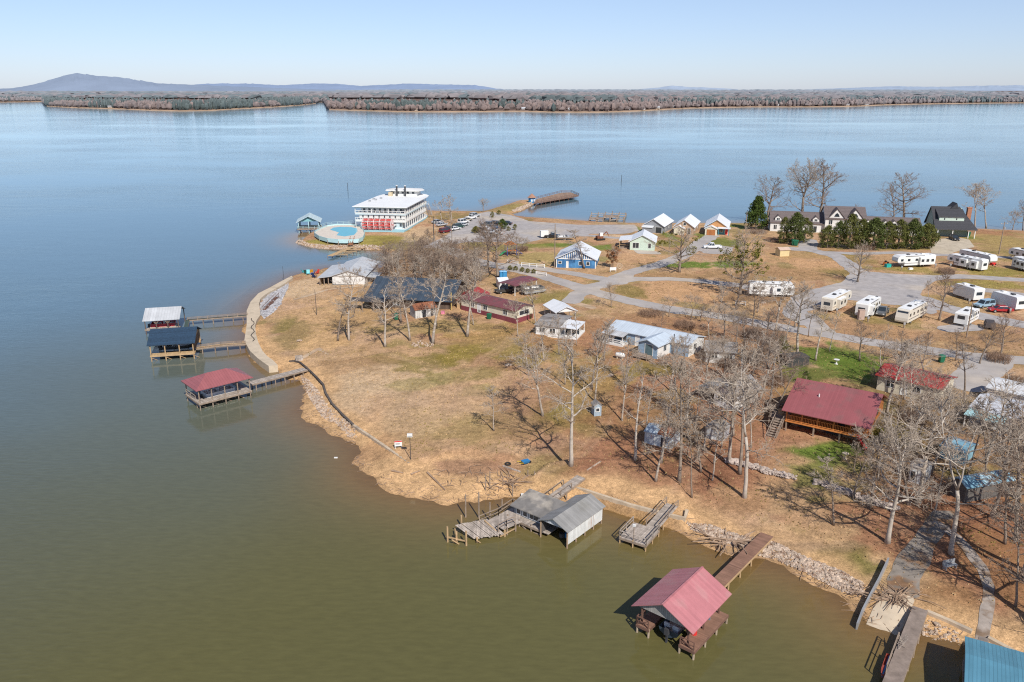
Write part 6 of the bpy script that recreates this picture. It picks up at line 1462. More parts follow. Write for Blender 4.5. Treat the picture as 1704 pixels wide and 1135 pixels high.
wall('retaining_wall', 'low concrete wall with a sharp corner at the tip of the lawn', 'wall', [(588.3,708.3),(612,724),(640,743),(680,771),(710,765),(740,759),(776,752)], .18, .4, WALLC)
wall('seawall', 'long concrete seawall beside the old metal boathouse', 'seawall', [(890,792),(909,798),(927,806),(976,819),(1050,843),(1100,856),(1139,865),(1143,852)], .35, .4, WALLC)
wall('seawall', 'concrete seawall between the pier and the blue roofed boathouse', 'seawall', [(1542,1020),(1580,1036),(1617,1053)], .3, .45, WALLC)
wall('seawall', 'concrete seawall right of the path in the bottom corner', 'seawall', [(1644,1064),(1674,1080),(1720,1104)], .3, .45, WALLC)
wall('bulkhead', 'grey sheet metal bulkhead beside the boat ramp', 'bulkhead', [(1477,938),(1462,970),(1446,1000),(1434,1024),(1425,1048)], .75, .16, STEEL)
wall('timber_edge', 'short timber edging left of the plank ramp', 'edging', [(837,776),(866,786)], .15, .2, GREYP); wall('timber_edge', 'pale log edging on the leaf litter right of the plank ramp', 'edging', [(977,783),(1000,768)], .1, .18, STONE)
# rubble walls and riprap
def rocks(name, pts_fn, n, r0, r1, mat, seed, label=None, cat=None, kind=None, group=None):
    rr = random.Random(seed); mb = MB()
    for k in range(n):
        p = pts_fn(rr)
        if p is None: continue
        r = rr.uniform(r0, r1) * (1.6 if rr.random() < .08 else 1)
        mb.blob((p.x, p.y, p.z + r * .2), (r * rr.uniform(.7, 1.3), r * rr.uniform(.7, 1.3), r * rr.uniform(.5, .9)), rr.random(), .3)
    return tag(mb.build(name, mat), label, cat, group, kind)
def along(pts, wid, hh):
    ps = [P(*q) for q in pts]; ls = [(b - a).length for a, b in zip(ps[:-1], ps[1:])]
    def f(rr):
        u = rr.random() * sum(ls); i = 0
        while u > ls[i] and i < len(ls) - 1: u -= ls[i]; i += 1
        p = ps[i].lerp(ps[i+1], u / ls[i]); return p + Vector((rr.uniform(-1, 1) * wid, rr.uniform(-1, 1) * wid, rr.uniform(0, hh)))
    return f
def inside(pts):
    poly = [tuple(P(*q)[:2]) for q in pts]; xs = [p[0] for p in poly]; ys_ = [p[1] for p in poly]
    def f(rr):
        for _ in range(20):
            x, y = rr.uniform(min(xs), max(xs)), rr.uniform(min(ys_), max(ys_))
            if sd_poly(np.array([x]), np.array([y]), poly)[0] < 0: return Vector((x, y, G(x, y)))
    return f
RUBW = M('wall_rubble', (.44,.36,.31), .95, .35, 1.2, spec=.1)
rocks('stone_wall', along([(1211,768),(1240,776),(1280,788),(1322,798)], .45, .45), 420, .12, .28, RUBW, 3, 'low wall of pale rubble below the orange log house stair', 'stone wall')
rocks('stone_wall', along([(1360,804),(1400,818),(1440,832),(1490,850)], .5, .4), 420, .12, .28, RUBW, 4, 'low wall of grey rubble on the slope below the log house lawn', 'stone wall')
rocks('riprap', inside([(1141,866),(1180,872),(1235,892),(1290,902),(1340,926),(1400,950),(1440,972),(1436,990),(1400,985),(1345,955),(1290,930),(1235,915),(1190,898),(1150,882)]), 3000, .06, .17, STONE, 5, 'pale riprap stones on the bank by the red boathouse walkway', 'riprap', 'stuff')
rocks('riprap', inside([(500,624),(516,634),(530,650),(545,675),(566,694),(588,714),(594,728),(580,728),(560,706),(535,694),(517,668)]), 1700, .06, .16, STONE, 6, 'pale riprap stones under the black retaining wall', 'riprap', 'stuff')
rocks('riprap', inside([(434,524),(432,512),(438,497),(452,486),(468,476),(480,468),(479,480),(470,497),(468,506),(455,520),(440,530)]), 2200, .12, .26, STONEG, 7, 'grey riprap slope above the concrete promenade', 'riprap', 'stuff')
rocks('riprap', inside([(492,404),(497,399),(515,407),(545,411),(600,411),(640,413),(640,417),(576,415),(523,414)]), 900, .14, .32, STONE, 8, 'pale stones along the spit below the swimming pool deck', 'riprap', 'stuff')
rocks('riprap', inside([(855,353),(866,351),(880,344),(892,339),(886,337),(866,345),(852,351)]), 350, .25, .5, STONE, 9, 'pale stones on the spit before the long fishing pier', 'riprap', 'stuff')
rocks('riprap', inside([(1646,1075),(1704,1104),(1720,1118),(1690,1112),(1650,1092)]), 260, .1, .26, STONE, 10, 'stones below the seawall in the bottom right corner', 'riprap', 'stuff')
rocks('riprap', inside([(1500,1068),(1540,1030),(1600,1056),(1596,1074),(1540,1062)]), 120, .06, .18, STONE, 11, 'scattered stones on the bank right of the pier', 'riprap', 'stuff')
rocks('stone_bed', inside([(682,573),(700,567),(722,570),(720,577),(690,579)]), 70, .1, .25, STONE, 12, 'small stone bed beside the row of bare trees', 'stone bed')
def debris(x, y, wpx, hpx, n, label, seed, l0=1.0, l1=3.2, r=.06):
    rr = random.Random(seed); mb = MB()
    for k in range(n):
        p = P(x + rr.gauss(0, .45) * wpx, y + rr.gauss(0, .45) * hpx, .06)
        if p.z < .3: continue
        a = rr.uniform(0, 6.28); l = rr.uniform(l0, l1); d = Vector((math.cos(a), math.sin(a), rr.uniform(-.05, .22))) * l
        m_ = p + d * .5 + Vector((rr.uniform(-.2, .2), rr.uniform(-.2, .2), rr.uniform(0, .15))); mb.tube([p, m_, p + d], [r, r * .85, r * .5], 5)
    return tag(mb.build('driftwood_pile', DRIFT), label, 'driftwood')
def shore_sticks():
    rr = random.Random(91); mb = MB(); ps = [q for q in SHORE_PX if q[1] > 630]
    for k in range(900):
        i = rr.randrange(len(ps) - 1); u = rr.random(); x = ps[i][0] + (ps[i+1][0] - ps[i][0]) * u; y = ps[i][1] + (ps[i+1][1] - ps[i][1]) * u - rr.random() ** 2 * 26
        p = P(x, y)
        if p.z < .05 or p.z > 1.3: continue
        a = rr.uniform(0, 6.28); l = rr.uniform(.3, 1.3); d = Vector((math.cos(a), math.sin(a), rr.uniform(-.05, .1))) * l; mb.tube([p + Vector((0, 0, .05)), p + d + Vector((0, 0, .05))], [rr.uniform(.02, .05), .015], 3, False)
    return mb
tag(shore_sticks().build('shore_debris', DRIFT), 'small sticks and washed up debris along the natural bank', 'debris', None, 'stuff')
debris(838, 800, 34, 12, 46, 'brush pile on the sand left of the plank ramp', 1); debris(1212, 902, 26, 10, 40, 'driftwood heap beside the brown walkway', 2, 1, 4.2, .09)
debris(1490, 995, 30, 10, 60, 'driftwood line washed across the boat ramp', 3, .8, 3.0, .05); debris(1420, 985, 40, 16, 40, 'sticks caught on the stones left of the bulkhead', 4, .5, 1.8, .04); debris(770, 790, 50, 16, 26, 'scattered sticks on the beach below the lawn corner', 5, .6, 2.2, .04)
for i, (a, b, lb) in enumerate([((652,783),(671,787), 'bleached log on the beach below the lawn corner'), ((684,789),(699,783), 'short bleached log on the beach'), ((711,786),(741,815), 'long thin log lying down the beach')]):
    p, q = P(*a, .12), P(*b, .12); tag(MB().tube([p, p.lerp(q, .5), q], [.14, .12, .08], 6).build('log', DRIFT), lb, 'log')
# --- old metal boathouse
o, rz, L = frame((867,880), (944,913), 0)
t = thing('boathouse', 'old grey boathouse with rusty pale metal siding and open front', 'boathouse', o, rz)
mx0, mx1, MD = 2.9, 6.75, 7.2; mw = mx1 - mx0
MB().box(mx1 - .06, mx1, 0, MD, .45, 2.3).build('side_wall', OLDMET, t); MB().box(mx0, mx1 - .07, MD - .08, MD, .45, 2.3).prism_y([(mx0, 2.3), (mx1 - .07, 2.3), ((mx0 + mx1) / 2, 3.05)], MD - .08, MD - .01).build('back_wall', OLDMETX, t)
MB().box(mx0, mx0 + .08, 0, MD - .1, .45, 2.25).build('inner_wall', M('dark_old_board', (.10,.09,.085), .9), t)
MB().prism_y([(mx0 + .1, 2.28), (mx1 - .1, 2.28), ((mx0 + mx1) / 2, 2.98)], .02, .08).build('gable_board', OLDMETX, t)
r_ = chevron(MB(), mw, MD, 2.3, .85, 'y', .25, t=.07, oy=.3).build('roof', M('old_grey_metal_roof', (.27,.262,.25), .75, .16, .5, lines=('Y', .35), ldark=.9, second=((.25,.24,.22), .3, .55)), t); r_.location = (mx0, 0, 0)
for x in (mx0, mx1 - .05):
    for y in (.05, 1.8, 3.6, 5.4, 7.1): post(t, x, y, -1.7, 2.2 if y == .05 else .5, .1, M('rusty_piling', (.34,.24,.16), .9, .3, 1))
MB().box(mx0 + .1, mx0 + .9, .3, MD, .5, .58).build('catwalk', GREYPY, t); MB().box(mx0 + 1.1, mx1 - .3, 5.2, MD - .1, .5, .58).build('back_deck', GREYPY, t)
for k in range(3): MB().cyl((mx0 + 2.2 + k * .5, 1.2 + k * .4, .3), .3, .5, 8).build('float_drum', BLUEP if k == 1 else DARK, t)
# lean-to wing
MB().hexa([(-2.3,.7,1.95),(mx0+.3,.7,1.95),(mx0+.6,4.6,2.6),(-2.3,4.6,2.6)], [(-2.3,.7,2.05),(mx0+.3,.7,2.05),(mx0+.6,4.6,2.7),(-2.3,4.6,2.7)]).build('wing_roof', M('tar_paper_roof', (.20,.185,.17), .9, .25, .7, second=((.36,.32,.27), .45, .5)), t)
MB().box(-2.1, mx0 - .02, 1.3, 1.38, .7, 1.98).build('wing_wall', M('grey_blue_board', (.22,.25,.27), .85, .2, 1, lines=('X', .2), ldark=.7), t)
for x in (-1.7, -.7, .3, 1.0, 1.7): f_ = opening(t, 1, 1, 'f', x, 1.0, .6, .8); f_.location = (0, 1.3, 0)
MB().box(-2.1, -2.02, 1.4, 4.4, .7, 2.2).build('wing_end_wall', M('grey_blue_board', (.22,.25,.27)), t)
dock(t, -2.4, mx0 - .05, .2, 4.6, .75, (), GREYP, POST)
for x in (-2.3, -.5, 1.3, 2.7): post(t, x, .3, -1.7, .95, .1, POST)
beams('brace', POST, t, [((-.5,.3,.5), (1.2,.3,-.4)), ((1.3,.3,-.1), (2.6,.3,.1))], .1)
# middle deck and sunken deck
dk = thing('wooden_deck', 'weathered deck with railings left of the old boathouse', 'deck', (W(830, 880, 0).x, W(830, 880, 0).y, 0), 0)
pp = [wpt(dk, x, y, .8) for x, y in ((800,872),(857,842),(868,850),(869,868),(838,881),(812,868))]
MB().prism([tuple(p[:2]) for p in pp], .72, .8).build('deck', GREYP, dk)
rail(dk, [tuple(wpt(dk, *q, .8)[:2]) for q in ((798,871),(830,858),(853,842),(858,845))], .8, 1.0, POST); rail(dk, [tuple(wpt(dk, *q, .8)[:2]) for q in ((829,884),(843,876),(857,871))], .8, .9, POST)
for x, y in ((800,878),(829,893),(844,890),(858,884),(857,852)): v = wpt(dk, x, y, 0); post(dk, v.x, v.y, -1.7, 1.0, .1, POST)
sk = thing('sunken_deck', 'collapsed tilted plank deck at the left end of the old dock', 'deck', (W(790, 885, 0).x, W(790, 885, 0).y, 0), 0)
c4 = [wpt(sk, 757, 874, 1.1), wpt(sk, 811, 864, 1.0), wpt(sk, 840, 889, .45), wpt(sk, 789, 897, .4)]
mb = MB(); rr = random.Random(4)
for k in range(15):
    u0, u1 = k / 15 + .003, (k + 1) / 15 - .008; j = rr.uniform(-.05, .05)
    a, b = c4[0].lerp(c4[1], u0), c4[0].lerp(c4[1], u1); c, d = c4[3].lerp(c4[2], u0), c4[3].lerp(c4[2], u1)
    e = (d - b) * rr.uniform(-.03, .05); Z = Vector((0, 0, .05)); Z2 = Vector((0, 0, j))
    mb.hexa([a + Z2, b + Z2, d + e + Z2, c + e + Z2], [a + Z + Z2, b + Z + Z2, d + e + Z + Z2, c + e + Z + Z2])
mb.build('deck', GREYP, sk)
for x, y, h in ((745,902,2.0),(760,903,1.5),(776,908,1.9),(794,903,.7),(768,876,1.5),(840,893,.9)): v = wpt(sk, x, y, 0); post(sk, v.x, v.y, -1.6, h, .11, NEWP)
beams('beam', NEWP, sk, [(wpt(sk,742,893,.6), wpt(sk,777,901,.5)), (wpt(sk,757,880,.7), wpt(sk,760,900,.4)), (wpt(sk,752,898,.8), wpt(sk,768,908,-.3)), (wpt(sk,760,898,.8), wpt(sk,752,905,-.3)), (wpt(sk,794,900,.5), wpt(sk,801,904,-.2)), (wpt(sk,832,893,.3), wpt(sk,856,880,.5)), (wpt(sk,806,866,1.2), wpt(sk,826,884,.6))], .12)
for i, (x, y, tp) in enumerate([(774.8,861,823),(796.7,862,819),(815,868,836),(835,850,831),(767,880,870),(789,892,884)]):
    p = W(x, y, 0); h = up(x, y, tp, p); tag(MB().tube([p + Vector((0,0,-1.5)), p + Vector((.04,0,h))], [.1, .085], 7).build('piling', POST), 'bare wooden piling standing in shallow water off the old dock', 'piling', 'pilings off the old dock')
for i, (x, y, tp) in enumerate([(815,810,784),(853,826,804),(878,794,782),(889,797,784),(808,816,790)]):
    p = P(x, y); h = up(x, y, tp, p); tag(MB().tube([p + Vector((0,0,-.3)), p + Vector((.04,0,h))], [.08, .07], 6).build('stake', POST), 'old stake standing in the sand behind the old dock', 'stake', 'stakes in the sand')
# plank ramp
t, L = walkway('plank ramp with side rails from the lawn down to the old boathouse', (905,838), (967,793), .9, 1.3, GREYP, POST, n=5, name='plank_ramp', ends=1.75)
for s in (-1, 1): rail(t, [(.4, s*.65, .95), (L*.62, s*.65, 1.42)], 0, .75, POST, mid=False)
# small dock
o, rz, L = frame((1029.8,904), (1074,918.5), 0)
t = thing('fishing_dock', 'small square plank dock with railings and a ramp to the seawall', 'dock', o, rz)
dock(t, 0, L, 0, 3.9, .85, (), GREYP, POST)
for x, y in ((.05,.1), (1.7,.05), (L-.05,.1), (L-.05,2), (L-.05,3.8), (.05,2), (.05,3.8)): post(t, x, y, -1.6, .9, .09, NEWP, 'piling')
rail(t, [(0,3.8), (0,.05), (L,.05), (L,3.8)], .85, .8, GREYP)
MB().hexa([(L-1.7,3.9,.8),(L-.2,3.9,.8),(L+.1,9.2,1.45),(L-1.4,9.2,1.45)], [(L-1.7,3.9,.87),(L-.2,3.9,.87),(L+.1,9.2,1.52),(L-1.4,9.2,1.52)]).build('ramp', GREYPY, t)
for a in (L-1.7, L-.2): rail(t, [(a,3.9,.87), (a+.3,9.2,1.52)], 0, .85, POST)
for y in (5.5, 7.5):
    for a in (L-1.6, L-.2): post(t, a, y, -1.4, .95, .08, NEWP)
lp = MB().cyl((1.75, .1, .85), .06, 1.9, 7).build('lamp_post', POST, t); MB().box(1.6, 1.9, -.05, .25, 2.72, 2.95).build('lamp_cap', WHITE, lp)
# --- boat ramp, pier and path in the bottom right corner
drv = px_poly([(1552,850),(1590,852),(1580,880),(1556,910),(1547,929),(1537,968),(1525,996),(1478,982),(1473,964),(1486,940),(1497,919),(1520,890)])
sheet('boat_ramp_drive', drv + .3 * n3, .03, CONG)
ramp = px_poly([(1474,976),(1526,990),(1517,1012),(1505,1040),(1488,1072),(1468,1062),(1440,1045),(1442,1037),(1455,1008)])
sheet('boat_ramp', np.maximum(ramp, -drv + .05), .05, CONCW)
pth = px_line([(1560,872),(1590,893),(1614,918),(1636,948),(1645,975),(1645,1000),(1638,1040),(1630,1075)], 1.25) + .15 * n3
sheet('path', pth, .04, M('path_concrete', (.33,.28,.24), .9, .3, .8, second=((.22,.15,.10), .6, .48)))
def slab_dock(name, label, pts, z, mat, pm, posts_px, ext=()):
    r_ = thing(name, label, 'pier', (W(*pts[0], z).x, W(*pts[0], z).y, 0), 0)
    poly = [tuple(wpt(r_, x, y, z)[:2]) for x, y in pts]
    MB().prism(poly, z - .08, z).build('deck', mat, r_); beams('joist', pm, r_, [((*poly[i], z - .2), (*poly[(i+1) % len(poly)], z - .2)) for i in range(len(poly))], .08, .22)
    for x, y in posts_px: v = wpt(r_, x, y, z - .1); post(r_, v.x, v.y, -1.7, z - .05, .1, pm)
    return r_
t = slab_dock('pier', 'narrow weathered pier right of the boat ramp', [(1519,1008),(1544,1016),(1497,1150),(1462,1150)], 1.15, M('pier_plank', (.27,.215,.18), .9, .3, .9, spec=.1), POST, [(1537,1035),(1530,1055),(1522,1078),(1513,1100),(1504,1125),(1510,1035),(1500,1060),(1490,1085),(1478,1112)])
v = wpt(t, 1491, 1070, 1.15); rail(t, [tuple(wpt(t, x, y, 1.15)[:2]) for x, y in ((1494,1066),(1484,1093),(1474,1120))], 1.15, .9, POST)
mb = MB()
for k in range(3): a = wpt(t, 1493 + k, 1072 + k * 4, 1.2); mb.beam(a, a + Vector((.9, .3, .9)), .05); mb.beam(a + Vector((.7, .2, 0)), a + Vector((.1, .1, .9)), .05)
mb.build('folding_rack', GREYP, t)
c0, c1 = W(1487, 1092, .5), W(1478, 1118, .5); d = c1 - c0
cn = thing('canoe', 'red canoe hanging along the left side of the pier', 'canoe', (c0.x - .35, c0.y, .35), math.atan2(d.y, d.x)); hull(MB(), 3.6, .6, 0, .35, .4).build('hull', M('faded_red_hull', (.34,.07,.05), .6, .25, 2), cn); MB().box(.3, 3.6, -.05, .05, .36, .42).build('thwart', BLUEP, cn)
slab_dock('pier', 'short plank landing at the end of the path', [(1630,1058),(1645,1063),(1637,1096),(1616,1092)], 1.3, M('grey_plank_landing', (.25,.21,.18), .9, .3, .9), POST, [(1632,1064),(1644,1066),(1622,1086),(1637,1090)])
# blue roofed boathouse
e0, e1, e2 = W(1606, 1088, 3.4), W(1704, 1116, 3.4), W(1593.5, 1135, 3.2)
rz = math.atan2(e1.y - e0.y, e1.x - e0.x)
t = thing('boathouse', 'boathouse with ribbed sky blue roof in the bottom right corner', 'boathouse', (e0.x, e0.y, 0), rz)
MB().hexa([(0,-7,2.75),(9,-7,2.75),(9,0,3.4),(0,0,3.4)], [(0,-7,2.82),(9,-7,2.82),(9,0,3.47),(0,0,3.47)]).build('roof', M('ribbed_blue_roof', (.10,.255,.345), .45, .12, .4, lines=('X', .3), ldark=.7, lw=.5), t)
MB().hexa([(0,0,3.4),(9,0,3.4),(9,3,3.1),(0,3,3.1)], [(0,0,3.47),(9,0,3.47),(9,3,3.17),(0,3,3.17)]).build('rear_roof', M('ribbed_blue_roof', (.10,.255,.345)), t)
dock(t, .2, 8.8, -6.6, -5.2, 1.1, (), PLANK, POST); dock(t, .2, 1.4, -5.1, 2.6, 1.1, (), PLANKY, POST)
for x in (.3, 3.2, 6.2, 8.7):
    for y in (-6.5, 2.5): post(t, x, y, -1.7, 2.75, .1, POST)
MB().box(.3, .36, -6, 2.5, 1.1, 2.6).build('side_wall', M('blue_board', (.12,.22,.28), .8, .2, 1), t)
# --- fishing pier with blue kiosk
t = slab_dock('fishing_pier', 'long brown fishing pier reaching into the open lake', [(888,338.5),(893,331),(934,320.5),(950,320),(963.5,325.5),(955,327.5)], 1.4, M('pier_brown_plank', (.30,.20,.14), .9, .25, .5, lines=('X', .4)), BROWNP, [(893+k*7.6, 338.6-k*1.35) for k in range(9)] + [(898+k*6.5, 331-k*1.7) for k in range(6)])
rail(t, [tuple(wpt(t, x, y, 1.4)[:2]) for x, y in ((888,338.5),(955,327.5),(963.5,325.5),(950,320),(934,320.5),(893,331))], 1.4, 1.0, BROWNP, w=.12)
p = P(885, 337.5); t = thing('kiosk', 'blue hut with pointed brown roof at the start of the fishing pier', 'hut', p, .3)
MB().cyl((0,0,-.3), 1.6, 2.7, 8).build('wall', M('kiosk_blue', (.03,.22,.46), .6, .1, 1), t); MB().tube([(0,0,2.4),(0,0,4.2)], [2.2, .1], 8).build('roof', M('kiosk_roof', (.34,.19,.13), .8, .15, 1), t)
for k in range(3): a = -1.9 + k * .78; MB().box(-.35, .35, -1.55, -1.45, .7, 1.7).build('window', WHITE, t).rotation_euler = (0, 0, a + 1.57)
t = thing('broken_dock', 'ruined dock frame of bare posts and beams off the gravel shore', 'dock', W(1010, 366, 0), 0)
mb = MB(); rr = random.Random(8)
pts = [[wpt(t, 980 + i * 11.5 + j * 1.5, 369.5 - j * 3.6 + rr.uniform(-.4, .4), .0) for i in range(6)] for j in range(4)]
for j in range(4):
    for i in range(6): post(t, pts[j][i].x, pts[j][i].y, -1.5, rr.uniform(1.0, 2.3), .17, POST)
    for i in range(5):
        if rr.random() < .9: mb.beam(pts[j][i] + Vector((0,0,rr.uniform(.7,1.1))), pts[j][i+1] + Vector((0,0,rr.uniform(.7,1.1))), .24)
for i in range(6):
    for j in range(3):
        if rr.random() < .85: mb.beam(pts[j][i] + Vector((0,0,.9)), pts[j+1][i] + Vector((0,0,.9)), .24)
mb.build('beam', GREYP, t); MB().prism([tuple(pts[a][b][:2]) for a, b in ((0,0),(0,2),(1,2),(1,0))], 1.0, 1.1).prism([tuple(pts[a][b][:2]) for a, b in ((1,2),(1,4),(2,4),(2,2))], 1.0, 1.1).build('deck', PLANK, t)
# ================================================================== the riverboat hotel and its pool
o, rz, L = frame((592.5,384.4), (676,386.6), 1.0)
t = thing('riverboat', 'white three deck paddle riverboat with red stern wheel and black smokestacks', 'riverboat', o, rz)
D = 39.0
AQ = M('aqua_trim', (.55,.64,.66), .6, .08, 1); SHW = M('pale_deck_wall', (.66,.68,.70), .6, .06, 1)
def plan(off=0.0, yf=0.0, n=9):
    """deck outline, square at the stern and rounded at the bow"""
    pts = [(-off, yf - off), (L + off, yf - off), (L + off, D - 10)]
    for k in range(1, n):
        a = k / n * math.pi; pts.append((L/2 + (L/2 + off) * math.cos(a), D - 10 + (10 + off) * math.sin(a) ** .8))
    return pts + [(-off, D - 10)]
MB().prism(plan(.1, -3.2), -1.2, 1.0).build('hull', M('hull_teal', (.30,.52,.58), .6, .12, .7), t)
zf = (1.0, 3.9, 6.4, 8.75)
for k in (0, 1, 2): MB().prism(plan(0), zf[k], zf[k] + .16).build('deck', WHITE, t)
MB().prism(plan(.7), zf[3], zf[3] + .2).build('roof', M('white_membrane_roof', (.80,.80,.79), .6, .05, .3), t)
for k in (0, 1, 2):   # cabin walls stand back under the galleries
    ins = 1.7; y0 = (.5, .5, 1.6)[k]
    pts = [(ins, y0), (L - ins, y0), (L - ins, D - 10), (L - ins - 3, D - 5), (ins + 3, D - 5), (ins, D - 10)]
    wl = MB().prism(pts, zf[k] + .16, zf[k+1]).build('cabin_wall', SHW if k else AQ, t)
    for i in range(11):
        y = 2.4 + i * 2.45; MB().box(L - ins - .02, L - ins + .04, y, y + 1.1, zf[k] + .3, zf[k] + 2.15).build('cabin_door', M('dark_window', (.07,.08,.10), .25), wl)
    for i in range(8):
        x = 2.6 + i * 1.95
        if k == 0 and 3 < x < 14: continue
        MB().box(x, x + .75, y0 - .04, y0 + .02, zf[k] + (.9 if k < 2 else .3), zf[k] + 2.0).build('cabin_window', M('dark_window', (.07,.08,.10), .25), wl)
    MB().box(0, L, -.08, .1, zf[k+1] - .42, zf[k+1] - .01).box(L - .1, L + .08, .11, D - 10, zf[k+1] - .42, zf[k+1] - .01).build('deck_fascia', AQ if k else WHITE, t)
    n = 0
    for i in range(12):
        y = .1 + i * (D - 10.2) / 11; MB().box(L - .2, L, y - .1, y + .1, zf[k] + .16, zf[k+1] - .43).build('column', WHITE, t)
    if k == 2 or k == 0:
        for i in range(4 if k == 2 else 2): x = i * (L - .2) / (3 if k == 2 else 1); MB().box(x, x + .2, -.04, .16, zf[k] + .16, zf[k+1] - .43).build('column', WHITE, t)
    if k:
        mb = MB()
        for p, q in (((0, 0), (L - .3, 0)), ((L - .1, .3), (L - .1, D - 10))):
            a = Vector((p[0], p[1], 0)); b = Vector((q[0], q[1], 0)); nn = int((b - a).length / (1.5 if k == 2 else .9))
            for h in (.25, 1.0): mb.beam(a + Vector((0, 0, zf[k] + h)), b + Vector((0, 0, zf[k] + h)), .12, .14)
            for i in range(nn + 1): c = a.lerp(b, i / nn); mb.beam(c + Vector((0, 0, zf[k] + .16)), c + Vector((0, 0, zf[k] + 1.0)), .14)
        mb.build('railing', WHITE, t)
# boarded middle deck at the stern
MB().box(1.5, L - .2, .3, .42, zf[1] + .2, zf[2] - .45).build('stern_wall', WSID, t)
for i in range(8): x = 2.6 + i * 2.0; MB().box(x, x + .45, .26, .31, zf[1] + .8, zf[1] + 1.9).build('stern_window', GLASS, t)
# stern wheel
wx0, wx1, wy, wz, wr = 3.6, 14.2, -1.6, 2.75, 2.25
pw = MB().cyl((wx0 - .4, wy, wz), .14, wx1 - wx0 + .8, 10, 'x').build('paddle_wheel', REDP, t)
for k in range(12):
    a = k * math.pi / 6; c, s = math.cos(a), math.sin(a)
    MB().beam((wx0, wy + c * (wr - .3), wz + s * (wr - .3)), (wx1, wy + c * (wr - .3), wz + s * (wr - .3)), .07, .34).build('paddle', M('paddle_red', (.58,.11,.10), .6, .2, 2), pw)
for i in range(6):
    x = wx0 + i * (wx1 - wx0) / 5; mb = MB(); n = 24
    for q in (wr - .55, wr + .02):
        mb.tube([(x, wy + q * math.cos(j * 2 * math.pi / n), wz + q * math.sin(j * 2 * math.pi / n)) for j in range(n + 1)], .09, 5, False)
    for k in range(6): a = k * math.pi / 6; mb.beam((x, wy - wr * math.cos(a), wz - wr * math.sin(a)), (x, wy + wr * math.cos(a), wz + wr * math.sin(a)), .09)
    mb.build('wheel_ring', M('wheel_white', (.74, .60, .58), .6), pw)
for x in (wx0 - .75, wx1 + .75): MB().beam((x, .3, 2.6), (x, wy - .4, 2.75), .3, .5).build('wheel_arm', WHITE, t)
# pilot house, stacks and roof gear
sx = [tolocal(o, rz, W(x, 326.5, o.z + zf[3] + .2)) for x in (660.4, 674.8)]
py = min(30.0, max(18.0, (sx[0].y + sx[1].y) / 2))
MB().box(3.6, 14.6, py + 1.5, py + 7.5, zf[3] + .2, zf[3] + 2.1).build('pilot_house', WSID, t)
MB().prism([(2.4, py + .3), (15.8, py + .3), (17, py + 4.5), (15, py + 8.7), (3.2, py + 8.7), (1.4, py + 4.5)], zf[3] + 2.1, zf[3] + 2.28).add([(2.4, py + .3, zf[3] + 2.28), (15.8, py + .3, zf[3] + 2.28), (17, py + 4.5, zf[3] + 2.28), (15, py + 8.7, zf[3] + 2.28), (3.2, py + 8.7, zf[3] + 2.28), (1.4, py + 4.5, zf[3] + 2.28), (9.2, py + 4.5, zf[3] + 2.95)], [(0,1,6),(1,2,6),(2,3,6),(3,4,6),(4,5,6),(5,0,6)]).build('pilot_house_roof', WHITE, t)
for i in range(5): MB().box(4.3 + i * 2.1, 5.3 + i * 2.1, py + 1.46, py + 1.52, zf[3] + 1.0, zf[3] + 1.8).build('pilot_window', GLASS, t)
for v in sx:
    s_ = MB().cyl((v.x, py, zf[3] + .2), .33, 3.9, 12).build('smokestack', DARK, t); MB().cyl((v.x, py, zf[3] + 4.1), .42, .3, 12).build('stack_crown', M('stack_crown_white', (.6,.6,.6), .5), s_)
MB().box(3.8, 5.2, py - .8, py + .6, zf[3] + .2, zf[3] + 1.7).build('roof_unit', M('tan_unit', (.55,.45,.30), .7), t)
for x, y in ((1.2, 12), (2.2, 16), (.8, 18), (3.0, 20)): MB().box(x, x + .8, y, y + .8, zf[3] + .2, zf[3] + .75).build('roof_vent', STEEL, t)
# bow stair
st = MB()
for k in range(12): st.box(L + .1, L + 1.5, D - 12 + k * .45, D - 11.5 + k * .45, 6.4 - k * .45, 6.5 - k * .45)
for x in (L + .1, L + 1.5): st.beam((x, D - 12, 6.4), (x, D - 6.6, 1.2), .1, .3); st.beam((x, D - 12, 7.3), (x, D - 6.6, 2.1), .1)
st.build('stair', WHITE, t)
# --- pool terrace
zt = 2.3
t = thing('pool_terrace', 'raised oval pool terrace with aqua fence beside the riverboat', 'terrace', (W(565, 390, 0).x, W(565, 390, 0).y, 0), 0)
ring = [(523,389),(525,385.5),(533,381),(545,376.5),(562,374.5),(585,374.5),(598,377),(604,382),(607,389),(604,396),(597,399.5),(583,400.5),(563,400.5),(545,398.5),(531,394.5)]
rl = [tuple(wpt(t, x, y, zt)[:2]) for x, y in ring]
pool = [(549,382.5),(555,378.8),(566,377.6),(584,378),(594,380),(595,385),(589,391),(573,393.5),(560,391.5),(564,387),(558,384.8)]
MB().prism(rl, zt - .25, zt).build('deck', M('pool_deck', (.62,.55,.47), .9, .1, 1), t)
fn = MB()
for a, b in zip(rl, rl[1:] + rl[:1]): fn.beam((*a, zt - .2), (*b, zt - .2), .09, 1.3)
fn.build('fence', TEALW, t)
for a in rl[::1]: MB().cyl((*a, -.8), .14, zt + .6, 6).build('support_post', POST, t)
MB().prism([tuple(wpt(t, x, y, zt)[:2]) for x, y in pool], zt + .004, zt + .03).build('pool', POOL, t)
st = MB(); a, b = wpt(t, 587, 397.5, zt), wpt(t, 583, 408, 1.2)
for k in range(9): c = a.lerp(b, k / 9); st.box(c.x - .6, c.x + .6, c.y - .3, c.y + .15, c.z - .1, c.z)
for s in (-.65, .65): st.beam(a + Vector((s, 0, .0)), b + Vector((s, 0, 0)), .1, .3); st.beam(a + Vector((s, 0, .9)), b + Vector((s, 0, .9)), .12)
